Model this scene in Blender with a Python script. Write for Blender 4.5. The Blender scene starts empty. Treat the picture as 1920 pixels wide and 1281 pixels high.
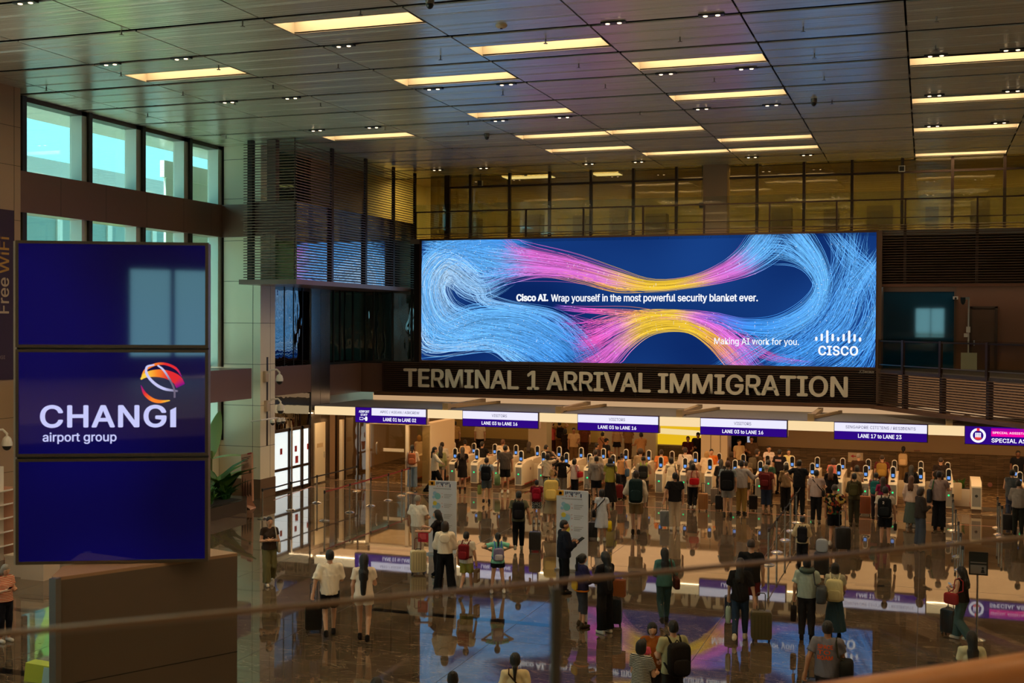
import bpy, math, random
import numpy as np
from mathutils import Vector, Matrix

SC = bpy.context.scene
COL = SC.collection
R = math.radians

# ---------------------------------------------------------------- camera, exposure
CAM_POS = np.array([0.0, 0.0, 6.5])
FPX = 2241.4                       # focal length in pixels of the 1920 wide frame
YAW, PITCH, ROLL = R(19.077), R(0.8676), R(0.3086)
_F = np.array([-math.sin(YAW)*math.cos(PITCH), math.cos(YAW)*math.cos(PITCH), -math.sin(PITCH)])
_R0 = np.array([math.cos(YAW), math.sin(YAW), 0.0]); _U0 = np.cross(_R0, _F)
_RT = _R0*math.cos(ROLL) + _U0*math.sin(ROLL); _UP = np.cross(_RT, _F)
cam_data = bpy.data.cameras.new('camera')
cam_data.sensor_width = 36.0
cam_data.lens = FPX/1920*36.0
cam_data.clip_start = 0.05; cam_data.clip_end = 400
cam_data.dof.use_dof = True
cam_data.dof.focus_distance = 42.0
cam_data.dof.aperture_fstop = 42.0/1000/0.010/1.0
cam = bpy.data.objects.new('camera', cam_data); COL.objects.link(cam)
M = Matrix(((_RT[0], _UP[0], -_F[0], CAM_POS[0]), (_RT[1], _UP[1], -_F[1], CAM_POS[1]), (_RT[2], _UP[2], -_F[2], CAM_POS[2]), (0, 0, 0, 1)))
cam.matrix_world = M
SC.camera = cam
SC.view_settings.view_transform = 'Standard'
SC.view_settings.look = 'None'
SC.view_settings.gamma = 1.0
SC.view_settings.use_curve_mapping = False
SC.view_settings.exposure = 0.0

# ---------------------------------------------------------------- world (daylight outside the windows)
W = bpy.data.worlds.new('daylight'); SC.world = W; W.use_nodes = True
_bg = W.node_tree.nodes['Background']
_bg.inputs['Color'].default_value = (0.27, 0.66, 0.75, 1); _bg.inputs['Strength'].default_value = 3.4
_sun = bpy.data.lights.new('sun', 'SUN'); _sun.energy = 26.0; _sun.angle = 0.01; _sun.color = (1.0, 0.96, 0.86)
_so = bpy.data.objects.new('sun', _sun); COL.objects.link(_so); _so.rotation_euler = Vector((0.20, 0.30, -0.93)).to_track_quat('-Z', 'Y').to_euler()
COFFER_POWER = 15.0                 # emission of the ceiling light diffusers
SPOT_POWER = 5.0                  # little twin downlights
CANOPY_POWER = 1.1                 # glow painted on the hall ceiling in place of lamps
LED_POWER = 1.0

def ray(px, py):
    return _RT*((px-960)/FPX) + _UP*((640.5-py)/FPX) + _F
def at(px, py, ax, val):
    """point on the plane ax = val seen at a pixel of the photograph"""
    d = ray(px, py); i = 'XYZ'.index(ax)
    return CAM_POS + d*((val-CAM_POS[i])/d[i])

# ---------------------------------------------------------------- materials
def srgb(c):
    return tuple(((x/255.0)/12.92 if x/255.0 <= 0.04045 else ((x/255.0+0.055)/1.055)**2.4) for x in c)
_mats = {}
def mat(name, col=(0.5, 0.5, 0.5), rough=0.6, metal=0.0, emit=0.0, ecol=None, ior=1.5, spec=None, noise=None, bump=None, sheen=0, coat=0):
    if name in _mats: return _mats[name]
    m = bpy.data.materials.new(name); m.use_nodes = True; _mats[name] = m
    nt = m.node_tree; b = nt.nodes['Principled BSDF']
    b.inputs['Base Color'].default_value = (*col, 1); b.inputs['Roughness'].default_value = rough
    b.inputs['Metallic'].default_value = metal; b.inputs['IOR'].default_value = ior
    if spec is not None: b.inputs['Specular IOR Level'].default_value = spec
    if sheen: b.inputs['Sheen Weight'].default_value = sheen
    if coat: b.inputs['Coat Weight'].default_value = coat; b.inputs['Coat Roughness'].default_value = 0.05
    if emit:
        b.inputs['Emission Color'].default_value = (*(ecol or col), 1); b.inputs['Emission Strength'].default_value = emit
    if noise:                       # (scale, amount, stretch)
        sc, am, st = noise
        tc = nt.nodes.new('ShaderNodeTexCoord'); mp = nt.nodes.new('ShaderNodeMapping'); mp.inputs['Scale'].default_value = st
        n = nt.nodes.new('ShaderNodeTexNoise'); n.inputs['Scale'].default_value = sc; n.inputs['Detail'].default_value = 5
        r = nt.nodes.new('ShaderNodeMix'); r.data_type = 'RGBA'
        r.inputs[6].default_value = (*[c*(1-am) for c in col], 1); r.inputs[7].default_value = (*[min(1, c*(1+am)) for c in col], 1)
        nt.links.new(tc.outputs['Object'], mp.inputs[0]); nt.links.new(mp.outputs[0], n.inputs['Vector'])
        nt.links.new(n.outputs['Fac'], r.inputs[0]); nt.links.new(r.outputs[2], b.inputs['Base Color'])
        if bump:
            bp = nt.nodes.new('ShaderNodeBump'); bp.inputs['Strength'].default_value = bump; bp.inputs['Distance'].default_value = 0.02
            nt.links.new(n.outputs['Fac'], bp.inputs['Height']); nt.links.new(bp.outputs[0], b.inputs['Normal'])
    return m
def nodes(name):
    m = bpy.data.materials.new(name); m.use_nodes = True; _mats[name] = m
    return m, m.node_tree, m.node_tree.nodes['Principled BSDF']
def glass(name, tint=(0.8, 0.85, 0.82), refl=0.12, rough=0.02, wavy=0.0, edge=None):
    """thin architectural pane: tinted see-through plus mirror reflection"""
    if name in _mats: return _mats[name]
    m = bpy.data.materials.new(name); m.use_nodes = True; _mats[name] = m
    nt = m.node_tree; nt.nodes.clear()
    out = nt.nodes.new('ShaderNodeOutputMaterial'); mx = nt.nodes.new('ShaderNodeMixShader')
    t = nt.nodes.new('ShaderNodeBsdfTransparent'); t.inputs[0].default_value = (*tint, 1)
    g = nt.nodes.new('ShaderNodeBsdfGlossy'); g.inputs['Roughness'].default_value = rough
    lw = nt.nodes.new('ShaderNodeLayerWeight'); lw.inputs[0].default_value = 0.25
    mr = nt.nodes.new('ShaderNodeMapRange'); mr.inputs['To Min'].default_value = refl; mr.inputs['To Max'].default_value = (min(1, refl*2.5+0.2) if edge is None else edge)
    nt.links.new(lw.outputs['Fresnel'], mr.inputs['Value'])
    nt.links.new(mr.outputs[0], mx.inputs[0]); nt.links.new(t.outputs[0], mx.inputs[1]); nt.links.new(g.outputs[0], mx.inputs[2])
    if wavy:
        tc = nt.nodes.new('ShaderNodeTexCoord'); mp = nt.nodes.new('ShaderNodeMapping'); mp.inputs['Scale'].default_value = (1, 1.4, 0.5)
        n = nt.nodes.new('ShaderNodeTexNoise'); n.inputs['Scale'].default_value = 2.2; n.inputs['Detail'].default_value = 1
        bp = nt.nodes.new('ShaderNodeBump'); bp.inputs['Strength'].default_value = wavy; bp.inputs['Distance'].default_value = 0.1
        nt.links.new(tc.outputs['Object'], mp.inputs[0]); nt.links.new(mp.outputs[0], n.inputs['Vector'])
        nt.links.new(n.outputs['Fac'], bp.inputs['Height']); nt.links.new(bp.outputs[0], g.inputs['Normal'])
    nt.links.new(mx.outputs[0], out.inputs[0])
    return m
def emis(name, col, s):
    if name in _mats: return _mats[name]
    m = bpy.data.materials.new(name); m.use_nodes = True; _mats[name] = m
    nt = m.node_tree; nt.nodes.clear()
    out = nt.nodes.new('ShaderNodeOutputMaterial'); e = nt.nodes.new('ShaderNodeEmission')
    e.inputs[0].default_value = (*col, 1); e.inputs[1].default_value = s
    nt.links.new(e.outputs[0], out.inputs[0])
    return m

# ---------------------------------------------------------------- mesh helpers
def root_loc(o):
    while o.parent is not None: o = o.parent
    return np.array(o.location)
class MB:
    """collects shapes; build() links them as ONE mesh object"""
    def __init__(s): s.v = []; s.f = []; s.mi = []; s.n = 0
    def add(s, v, f, mi=0):
        v = np.asarray(v, float).reshape(-1, 3); s.v.append(v)
        for q in f: s.f.append(tuple(int(i)+s.n for i in q)); s.mi.append(mi)
        s.n += len(v); return s
    def box(s, x0, x1, y0, y1, z0, z1, mi=0):
        v = [(x, y, z) for x in (x0, x1) for y in (y0, y1) for z in (z0, z1)]
        return s.add(v, [(0, 1, 3, 2), (4, 6, 7, 5), (0, 4, 5, 1), (2, 3, 7, 6), (0, 2, 6, 4), (1, 5, 7, 3)], mi)
    def obox(s, c, ax, half, mi=0):
        c = np.array(c, float); ax = np.array(ax, float)
        v = [c + ax[0]*half[0]*i + ax[1]*half[1]*j + ax[2]*half[2]*k for i in (-1, 1) for j in (-1, 1) for k in (-1, 1)]
        return s.add(v, [(0, 1, 3, 2), (4, 6, 7, 5), (0, 4, 5, 1), (2, 3, 7, 6), (0, 2, 6, 4), (1, 5, 7, 3)], mi)
    def bar(s, a, b, w, h, up=(0, 0, 1), mi=0):
        a = np.array(a, float); b = np.array(b, float); d = b-a; L = np.linalg.norm(d); d = d/L
        r = np.cross(d, up); r = r/np.linalg.norm(r); u = np.cross(r, d)
        return s.obox((a+b)/2, (d, r, u), (L/2, w/2, h/2), mi)
    def cyl(s, a, b, r0, r1=None, n=12, mi=0, caps=True):
        r1 = r0 if r1 is None else r1
        a = np.array(a, float); b = np.array(b, float); d = b-a; d = d/np.linalg.norm(d)
        t = np.array((1, 0, 0)) if abs(d[0]) < 0.8 else np.array((0, 1, 0))
        u = np.cross(d, t); u /= np.linalg.norm(u); w = np.cross(d, u)
        an = np.arange(n)*2*math.pi/n
        ring = np.cos(an)[:, None]*u + np.sin(an)[:, None]*w
        v = np.vstack((a+ring*r0, b+ring*r1))
        f = [(i, (i+1) % n, n+(i+1) % n, n+i) for i in range(n)]
        if caps: f += [tuple(range(n-1, -1, -1)), tuple(range(n, 2*n))]
        return s.add(v, f, mi)
    def tube(s, pts, r, n=8, mi=0, caps=True):
        pts = np.array(pts, float); r = np.broadcast_to(np.array(r, float), (len(pts),))
        t = np.gradient(pts, axis=0); t /= np.linalg.norm(t, axis=1)[:, None]+1e-9
        u = np.cross(t[0], (0, 0, 1) if abs(t[0][2]) < 0.9 else (1, 0, 0)); u /= np.linalg.norm(u)
        an = np.arange(n)*2*math.pi/n; V = []
        for i in range(len(pts)):
            u = u - t[i]*np.dot(u, t[i]); u /= np.linalg.norm(u)+1e-9; w = np.cross(t[i], u)
            V.append(pts[i] + r[i]*(np.cos(an)[:, None]*u + np.sin(an)[:, None]*w))
        f = []
        for k in range(len(pts)-1):
            f += [(k*n+i, k*n+(i+1) % n, (k+1)*n+(i+1) % n, (k+1)*n+i) for i in range(n)]
        if caps: f += [tuple(range(n-1, -1, -1)), tuple(range((len(pts)-1)*n, len(pts)*n))]
        return s.add(np.vstack(V), f, mi)
    def lathe(s, prof, c=(0, 0, 0), n=20, mi=0):
        c = np.array(c, float); an = np.arange(n)*2*math.pi/n; V = []
        for r, z in prof: V.append(np.stack((np.cos(an)*r+c[0], np.sin(an)*r+c[1], np.full(n, z+c[2])), 1))
        f = []
        for k in range(len(prof)-1):
            f += [(k*n+i, k*n+(i+1) % n, (k+1)*n+(i+1) % n, (k+1)*n+i) for i in range(n)]
        f += [tuple(range(n-1, -1, -1)), tuple(range((len(prof)-1)*n, len(prof)*n))]
        return s.add(np.vstack(V), f, mi)
    def ell(s, c, r, nu=14, nv=9, mi=0):
        V = [];
        for j in range(nv+1):
            ph = -math.pi/2 + math.pi*j/nv
            for i in range(nu):
                th = 2*math.pi*i/nu
                V.append((c[0]+r[0]*math.cos(ph)*math.cos(th), c[1]+r[1]*math.cos(ph)*math.sin(th), c[2]+r[2]*math.sin(ph)))
        f = [(j*nu+i, j*nu+(i+1) % nu, (j+1)*nu+(i+1) % nu, (j+1)*nu+i) for j in range(nv) for i in range(nu)]
        return s.add(V, f, mi)
    def prism(s, poly, o, u, w, d, mi=0):
        """polygon (list of 2-D points) in the plane o + a*u + b*w, extruded by vector d"""
        o = np.array(o, float); u = np.array(u, float); w = np.array(w, float); d = np.array(d, float)
        p = [o + a*u + b*w for a, b in poly]; n = len(p)
        f = [tuple(range(n)), tuple(range(2*n-1, n-1, -1))] + [(i, (i+1) % n, n+(i+1) % n, n+i) for i in range(n)]
        f[2:] = [tuple(reversed(q)) for q in f[2:]]
        return s.add(p + [q+d for q in p], f, mi)
    def quad(s, a, b, c, d, mi=0): return s.add([a, b, c, d], [(0, 1, 2, 3)], mi)
    def build(s, name, mats, parent=None, smooth=False, local=False):
        me = bpy.data.meshes.new(name)
        V = np.vstack(s.v)
        if parent is not None and not local: V = V - root_loc(parent)
        me.from_pydata(V.tolist(), [], s.f)
        mats = mats if isinstance(mats, (list, tuple)) else [mats]
        for m in mats: me.materials.append(m)
        if len(mats) > 1: me.polygons.foreach_set('material_index', s.mi)
        if smooth:
            me.polygons.foreach_set('use_smooth', [True]*len(me.polygons)); me.set_sharp_from_angle(angle=R(smooth if smooth > 1 else 40))
        me.update()
        o = bpy.data.objects.new(name, me); COL.objects.link(o)
        if parent is not None: o.parent = parent
        return o
def rrect(w, h, r, n=4):
    """rounded rectangle outline centred on 0"""
    P = []
    for cx, cy, a0 in ((w/2-r, h/2-r, 0), (-w/2+r, h/2-r, 90), (-w/2+r, -h/2+r, 180), (w/2-r, -h/2+r, 270)):
        for i in range(n+1):
            a = R(a0+90*i/n); P.append((cx+r*math.cos(a), cy+r*math.sin(a)))
    return P
def tag(o, label, cat, group=None):
    o['label'] = label; o['category'] = cat
    if group: o['group'] = group
    return o
def thing(name, label, cat, loc, group=None, rot=0.0, scale=1.0):
    o = bpy.data.objects.new(name, None); COL.objects.link(o); o.location = loc; o.rotation_euler = (0, 0, rot); o.scale = (scale,)*3
    o.empty_display_size = 0.2
    return tag(o, label, cat, group)
def struct(o):
    o['kind'] = 'structure'; return o
def copy_tree(o, parent=None):
    c = o.copy(); COL.objects.link(c); c.parent = parent
    for ch in [x for x in o.children]: copy_tree(ch, c)
    return c

# ---------------------------------------------------------------- lettering
try:
    FONT = bpy.data.fonts.load(bpy.utils.system_resource('DATAFILES', path='fonts') + '/Inter.woff2')   # Blender's own interface typeface
except Exception:
    FONT = None
def text_geo(body, spacing=1.0, bold=0.0, extrude=0.0, align='LEFT'):
    cu = bpy.data.curves.new('t', 'FONT'); cu.body = body
    if FONT: cu.font = FONT
    cu.size = 1; cu.space_character = spacing
    cu.offset = bold; cu.extrude = extrude; cu.align_x = align; cu.resolution_u = 4
    ob = bpy.data.objects.new('t', cu); COL.objects.link(ob)
    bpy.context.view_layer.update()
    me = bpy.data.meshes.new_from_object(ob.evaluated_get(bpy.context.evaluated_depsgraph_get()))
    v = np.empty(len(me.vertices)*3); me.vertices.foreach_get('co', v); v = v.reshape(-1, 3)
    f = [tuple(p.vertices) for p in me.polygons]
    bpy.data.objects.remove(ob); bpy.data.curves.remove(cu); bpy.data.meshes.remove(me)
    return v, f
def text_fit(mb, body, o, u, w, a0, a1, b0, b1, depth=None, bold=0.0, spacing=1.0, mi=0):
    """writes body in the box a0..a1 by b0..b1 of the plane o + a*u + b*w (normal u x w); bold thickens the strokes with shifted copies"""
    v, f = text_geo(body, spacing, 0.0, 0.5 if depth else 0.0)
    lo, hi = v.min(0), v.max(0)
    u = np.array(u, float); w = np.array(w, float); n = np.cross(u, w)
    e = bold*(b1-b0)*0.9
    for k, (dx, dy) in enumerate(((0, 0), (-1, 0), (1, 0), (0, -.7), (0, .7), (-.7, -.5), (.7, .5), (-.7, .5), (.7, -.5)) if bold else ((0, 0),)):
        a = a0+e + (v[:, 0]-lo[0])/(hi[0]-lo[0])*(a1-a0-2*e) + dx*e; b = b0+e*.7 + (v[:, 1]-lo[1])/(hi[1]-lo[1])*(b1-b0-1.4*e) + dy*e
        p = np.array(o, float) + a[:, None]*u + b[:, None]*w + n*0.0004*k
        if depth: p = p + (v[:, 2]+0.5)[:, None]*n*depth
        mb.add(p, f, mi)
    return mb
EX, EY, EZ = np.eye(3)
# ================================================================ SETTING
CZ = 13.0
M_pan = None
def ceiling_material():
    m, nt, b = nodes('ceiling panel')
    b.inputs['Base Color'].default_value = (0.70, 0.68, 0.58, 1); b.inputs['Roughness'].default_value = 0.20; b.inputs['Metallic'].default_value = 0.25; b.inputs['IOR'].default_value = 1.8
    tc = nt.nodes.new('ShaderNodeTexCoord'); mp = nt.nodes.new('ShaderNodeMapping'); mp.inputs['Scale'].default_value = (0.05, 6.0, 1)
    n = nt.nodes.new('ShaderNodeTexNoise'); n.inputs['Scale'].default_value = 1.3; n.inputs['Detail'].default_value = 4
    bp = nt.nodes.new('ShaderNodeBump'); bp.inputs['Strength'].default_value = 0.6; bp.inputs['Distance'].default_value = 0.03
    nt.links.new(tc.outputs['Object'], mp.inputs[0]); nt.links.new(mp.outputs[0], n.inputs['Vector'])
    nt.links.new(n.outputs['Fac'], bp.inputs['Height']); nt.links.new(bp.outputs[0], b.inputs['Normal'])
    return m
def floor_material():
    m, nt, b = nodes('polished brown granite')
    tc = nt.nodes.new('ShaderNodeTexCoord')
    n1 = nt.nodes.new('ShaderNodeTexNoise'); n1.inputs['Scale'].default_value = 0.9; n1.inputs['Detail'].default_value = 8; n1.inputs['Distortion'].default_value = 1.2
    n2 = nt.nodes.new('ShaderNodeTexNoise'); n2.inputs['Scale'].default_value = 26; n2.inputs['Detail'].default_value = 4
    mpv = nt.nodes.new('ShaderNodeMapping'); mpv.inputs['Scale'].default_value = (0.5, 1.5, 1); mpv.inputs['Rotation'].default_value = (0, 0, 0.5)
    v = nt.nodes.new('ShaderNodeTexNoise'); v.inputs['Scale'].default_value = 1.1; v.inputs['Detail'].default_value = 7; v.inputs['Distortion'].default_value = 2.5
    rv = nt.nodes.new('ShaderNodeValToRGB'); rv.color_ramp.elements[0].position = 0.485; rv.color_ramp.elements[0].color = (0, 0, 0, 1)
    rv.color_ramp.elements[1].position = 0.515; rv.color_ramp.elements[1].color = (0, 0, 0, 1)
    e = rv.color_ramp.elements.new(0.5); e.color = (1, 1, 1, 1)
    r1 = nt.nodes.new('ShaderNodeValToRGB'); cr = r1.color_ramp
    cr.elements[0].position = 0.3; cr.elements[0].color = (0.085, 0.056, 0.034, 1); cr.elements[1].position = 0.72; cr.elements[1].color = (0.20, 0.14, 0.088, 1)
    mx = nt.nodes.new('ShaderNodeMix'); mx.data_type = 'RGBA'; mx.blend_type = 'MULTIPLY'; mx.inputs[0].default_value = 0.5
    mx2 = nt.nodes.new('ShaderNodeMix'); mx2.data_type = 'RGBA'; mx2.inputs[7].default_value = (0.42, 0.33, 0.23, 1)
    ml = nt.nodes.new('ShaderNodeMath'); ml.operation = 'MULTIPLY'; ml.inputs[1].default_value = 0.38
    L = nt.links.new
    L(tc.outputs['Object'], n1.inputs['Vector']); L(tc.outputs['Object'], n2.inputs['Vector']); L(tc.outputs['Object'], mpv.inputs[0]); L(mpv.outputs[0], v.inputs['Vector'])
    L(n1.outputs['Fac'], r1.inputs[0]); L(v.outputs['Fac'], rv.inputs[0]); L(rv.outputs[0], ml.inputs[0])
    L(r1.outputs[0], mx.inputs[6]); L(n2.outputs['Color'], mx.inputs[7]); L(mx.outputs[2], mx2.inputs[6]); L(ml.outputs[0], mx2.inputs[0])
    L(mx2.outputs[2], b.inputs['Base Color'])
    b.inputs['Roughness'].default_value = 0.03; b.inputs['IOR'].default_value = 1.75
    n3 = nt.nodes.new('ShaderNodeTexNoise'); n3.inputs['Scale'].default_value = 0.8
    bp = nt.nodes.new('ShaderNodeBump'); bp.inputs['Strength'].default_value = 0.015; bp.inputs['Distance'].default_value = 0.05
    L(tc.outputs['Object'], n3.inputs['Vector']); L(n3.outputs['Fac'], bp.inputs['Height']); L(bp.outputs[0], b.inputs['Normal'])
    return m
def carpet_material():
    m, nt, b = nodes('patterned brown carpet')
    tc = nt.nodes.new('ShaderNodeTexCoord'); mp = nt.nodes.new('ShaderNodeMapping'); mp.inputs['Scale'].default_value = (0.55, 1.3, 1)
    n = nt.nodes.new('ShaderNodeTexNoise'); n.inputs['Scale'].default_value = 1.1; n.inputs['Detail'].default_value = 1.5; n.inputs['Distortion'].default_value = 1.5
    r = nt.nodes.new('ShaderNodeValToRGB'); cr = r.color_ramp; cr.interpolation = 'EASE'
    cols = [(0.30, (0.07, 0.042, 0.02)), (0.40, (0.16, 0.10, 0.05)), (0.44, (0.42, 0.30, 0.17)), (0.47, (0.12, 0.07, 0.035)), (0.54, (0.20, 0.125, 0.06)), (0.57, (0.46, 0.34, 0.20)), (0.61, (0.10, 0.06, 0.03))]
    cr.elements[0].position = cols[0][0]; cr.elements[0].color = (*cols[0][1], 1); cr.elements[1].position = cols[-1][0]; cr.elements[1].color = (*cols[-1][1], 1)
    for p, c in cols[1:-1]:
        e = cr.elements.new(p); e.color = (*c, 1)
    L = nt.links.new
    L(tc.outputs['Object'], mp.inputs[0]); L(mp.outputs[0], n.inputs['Vector']); L(n.outputs['Fac'], r.inputs[0]); L(r.outputs[0], b.inputs['Base Color'])
    b.inputs['Roughness'].default_value = 0.8
    return m
def stone_material():
    m, nt, b = nodes('stacked stone')
    tc = nt.nodes.new('ShaderNodeTexCoord'); mp = nt.nodes.new('ShaderNodeMapping'); mp.inputs['Rotation'].default_value = (R(90), 0, 0)
    br = nt.nodes.new('ShaderNodeTexBrick'); br.inputs['Scale'].default_value = 1.0; br.inputs['Brick Width'].default_value = 0.55; br.inputs['Row Height'].default_value = 0.045
    br.inputs['Mortar Size'].default_value = 0.006; br.inputs['Color1'].default_value = (0.20, 0.13, 0.06, 1); br.inputs['Color2'].default_value = (0.11, 0.07, 0.03, 1); br.inputs['Mortar'].default_value = (0.035, 0.022, 0.01, 1)
    mp2 = nt.nodes.new('ShaderNodeMapping'); mp2.inputs['Scale'].default_value = (1.2, 1, 14)
    n = nt.nodes.new('ShaderNodeTexNoise'); n.inputs['Scale'].default_value = 1.6; n.inputs['Detail'].default_value = 4
    mx = nt.nodes.new('ShaderNodeMix'); mx.data_type = 'RGBA'; mx.blend_type = 'OVERLAY'; mx.inputs[0].default_value = 0.9
    L = nt.links.new
    L(tc.outputs['Object'], mp.inputs[0]); L(mp.outputs[0], br.inputs['Vector']); L(tc.outputs['Object'], mp2.inputs[0]); L(mp2.outputs[0], n.inputs['Vector'])
    L(br.outputs['Color'], mx.inputs[6]); L(n.outputs['Fac'], mx.inputs[7]); L(mx.outputs[2], b.inputs['Base Color'])
    bp = nt.nodes.new('ShaderNodeBump'); bp.inputs['Strength'].default_value = 0.6; bp.inputs['Distance'].default_value = 0.03
    L(n.outputs['Fac'], bp.inputs['Height']); L(bp.outputs[0], b.inputs['Normal'])
    b.inputs['Roughness'].default_value = 0.75
    return m
M_ceil = ceiling_material(); M_floor = floor_material(); M_carpet = carpet_material(); M_stone = stone_material()
M_dark = mat('dark void', (0.012, 0.012, 0.012), 0.9)
M_bronze = mat('bronze aluminium', (0.055, 0.034, 0.026), 0.38, 0.5)
M_brown = mat('brown slat', (0.12, 0.072, 0.048), 0.45, 0.3)
M_beam = mat('red brown beam cladding', (0.20, 0.115, 0.09), 0.35, 0.25)
M_clad = mat('cream wall cladding', (0.82, 0.78, 0.62), 0.45)
M_clad2 = mat('tan wall cladding', (0.42, 0.30, 0.20), 0.45)
M_joint = mat('dark joint', (0.05, 0.045, 0.035), 0.8)
M_skirt = mat('brown granite base', (0.16, 0.105, 0.07), 0.25)
M_alu = mat('pale window aluminium', (0.55, 0.58, 0.54), 0.4, 0.3)
M_black = mat('black frame', (0.02, 0.022, 0.022), 0.4)
M_steel = mat('brushed steel', (0.55, 0.55, 0.53), 0.28, 1.0)
M_pil = mat('grey metal pillar cladding', (0.62, 0.60, 0.60), 0.24, 1.0)
M_cream = mat('cream paint', (0.72, 0.60, 0.42), 0.5)
M_tan = mat('tan paint', (0.50, 0.34, 0.17), 0.55)
M_grey = mat('canopy grey', (0.20, 0.185, 0.16), 0.55)
G_win = glass('window glass', (0.74, 0.88, 0.85), 0.05)
G_dark = glass('dark mirror glass', (0.10, 0.11, 0.09), 0.34, 0.0, wavy=0.09)
G_off = glass('office glass', (0.62, 0.58, 0.42), 0.10, 0.02, wavy=0.02)
G_rail = glass('balustrade glass', (0.86, 0.90, 0.86), 0.05)
G_blue = mat('blue dark glass', (0.002, 0.05, 0.11), 0.03, 0.0, ior=1.9)

# ---- floor
struct(MB().box(-26, 14, -16, 44.0, -0.3, 0.0).build('floor', M_floor))
struct(MB().box(-26, 14, 44.0, 62, -0.3, 0.004).build('floor_carpet', M_carpet))
tr = MB()
for (x0, x1, y) in ((-24.2, -17.6, 34.5), (-15.9, -13.4, 31.2), (-11.8, -7.5, 24.5), (-19.6, -18.6, 21.7), (-16.4, -15.0, 17.8), (0.1, 0.75, 24.3), (-9.6, -8.7, 31.2), (-3.9, -2.6, 31.1), (-1.6, -0.9, 31.1), (2.2, 6, 31.1)):
    tr.box(x0, x1, y-0.13, y+0.13, -0.01, 0.0015)
struct(tr.build('floor_inlay', mat('black granite inlay', (0.008, 0.007, 0.007), 0.06, ior=2.0)))
tp = MB(); tp.box(-18.5, 6, 41.6, 41.66, 0, 0.002); tp.bar((-22.4, 38.3, 0.001), (-22.9, 42.0, 0.001), 0.06, 0.002); tp.box(-22.9, -18.5, 41.9, 41.96, 0, 0.002)
struct(tp.build('floor_tape', mat('pink floor tape', (0.55, 0.22, 0.16), 0.5)))
jt = MB()
for x in (-8.3, -12.4, -4.2, -0.1, -16.5, -20.6): jt.box(x-0.006, x+0.006, -10, 44, -0.01, 0.001)
for y in np.arange(2.5, 44, 4.1): jt.box(-25, 12, y-0.005, y+0.005, -0.01, 0.001)
struct(jt.build('floor_joint', mat('floor joint', (0.03, 0.022, 0.016), 0.4)))

# ---- ceiling with its light coffers
PX, PY, CD = 3.266, 2.7, 0.93
BX = [-0.46 + PX*k for k in range(-8, 5)]
BX[0] = -25.3
def bay(x):
    return int(round((x + 0.46)/PX))+8
coffers = [(-13.53, 23.93), (-20.06, 27.47), (-13.53, 30.17), (-10.27, 27.3), (-7.0, 30.05), (-13.53, 35.56), (-7.0, 34.6), (-20.06, 38.4), (-13.53, 40.15), (-10.27, 40.05),
           (-13.53, 43.6), (-10.27, 45.47), (-7.0, 45.43), (-7.0, 42.9), (-0.46, 31.7), (-0.46, 37.15), (-0.46, 42.57), (-0.46, 48.77)]
for xx in (-20.06, -13.53, -7.0, -0.46, 6.07):
    for yy in (-7.9, -2.5, 2.9, 8.3, 13.7, 18.9): coffers.append((xx, yy))
for yy in (24.3, 29.7, 37.15, 42.57): coffers.append((6.07, yy))
coffers.append((-0.46, 25.0))
cof_by = {}
for x, y in coffers: cof_by.setdefault(bay(x), []).append(y)
ce = MB()
NY0 = -13
for i in range(len(BX)-1):
    xa, xb = BX[i]+0.022, BX[i+1]-0.022
    if i == 0: xa = BX[0]
    for j in range(NY0, 10):
        ya, yb = 22.55+PY*j+0.11, 22.55+PY*(j+1)-0.11
        segs = [(ya, yb)]
        for yf in cof_by.get(i, []):
            out = []
            for (s, e) in segs:
                if yf <= s or yf-CD >= e: out.append((s, e)); continue
                if yf-CD > s: out.append((s, yf-CD))
                if yf < e: out.append((yf, e))
            segs = out
        for s, e in segs: ce.box(xa, xb, s, e, CZ, CZ+0.03, 0)
        for yr in (ya+0.72, ya+0.80, ya+1.62, ya+1.70):           # folded ridges of the metal planks
            if any(s < yr-0.03 and yr+0.03 < e for s, e in segs): ce.box(xa, xb, yr-0.02, yr+0.02, CZ-0.005, CZ, 0)
# dark backing, holed above each coffer by building it in strips
for j in range(NY0, 11):
    y = 22.55+PY*j
    for i in range(len(BX)-1):
        if any(yf-CD < y+0.2 and yf > y-0.2 for yf in cof_by.get(i, [])): continue
        ce.box(BX[i], BX[i+1], y-0.2, y+0.2, CZ+0.09, CZ+0.12, 1)
for x in BX[1:-1]: ce.box(x-0.05, x+0.05, -12.5, 49.5, CZ+0.36, CZ+0.4, 2)
struct(ce.build('ceiling', [M_ceil, mat('ceiling groove', (0.24, 0.25, 0.21), 0.6), M_dark]))
struct(MB().box(-25.5, 14, -16, 54, CZ+1.0, CZ+1.2).box(-25.5, -25.28, -16, 49.6, CZ+0.03, CZ+1.0).box(-25.5, 14, 49.58, 49.7, CZ, CZ+1.0).build('ceiling_slab', M_dark))

# ---- outer shell
struct(MB().box(12.6, 12.9, -16, 62, 0, CZ+1).build('wall_right', M_clad2))
wb = MB(); wb.box(-26, -0.9, -14.3, -14, 0, CZ+1); wb.box(1.6, 14, -14.3, -14, 0, CZ+1); wb.box(-0.9, 1.6, -14.3, -14, 0, 5.5); wb.box(-0.9, 1.6, -14.3, -14, 8.0, CZ+1)
struct(wb.build('wall_back', mat('dark back wall', (0.05, 0.036, 0.028), 0.6)))
wg = MB()
for x in (-0.86, 0.42, 1.56): wg.box(x-0.04, x+0.04, -14.2, -14.0, 5.5, 8.0)
struct(wg.build('window_9', M_black))
struct(MB().box(-26, 14, -14, 1.0, 4.6, 4.9).build('floor_mezzanine', M_clad2))

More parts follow.
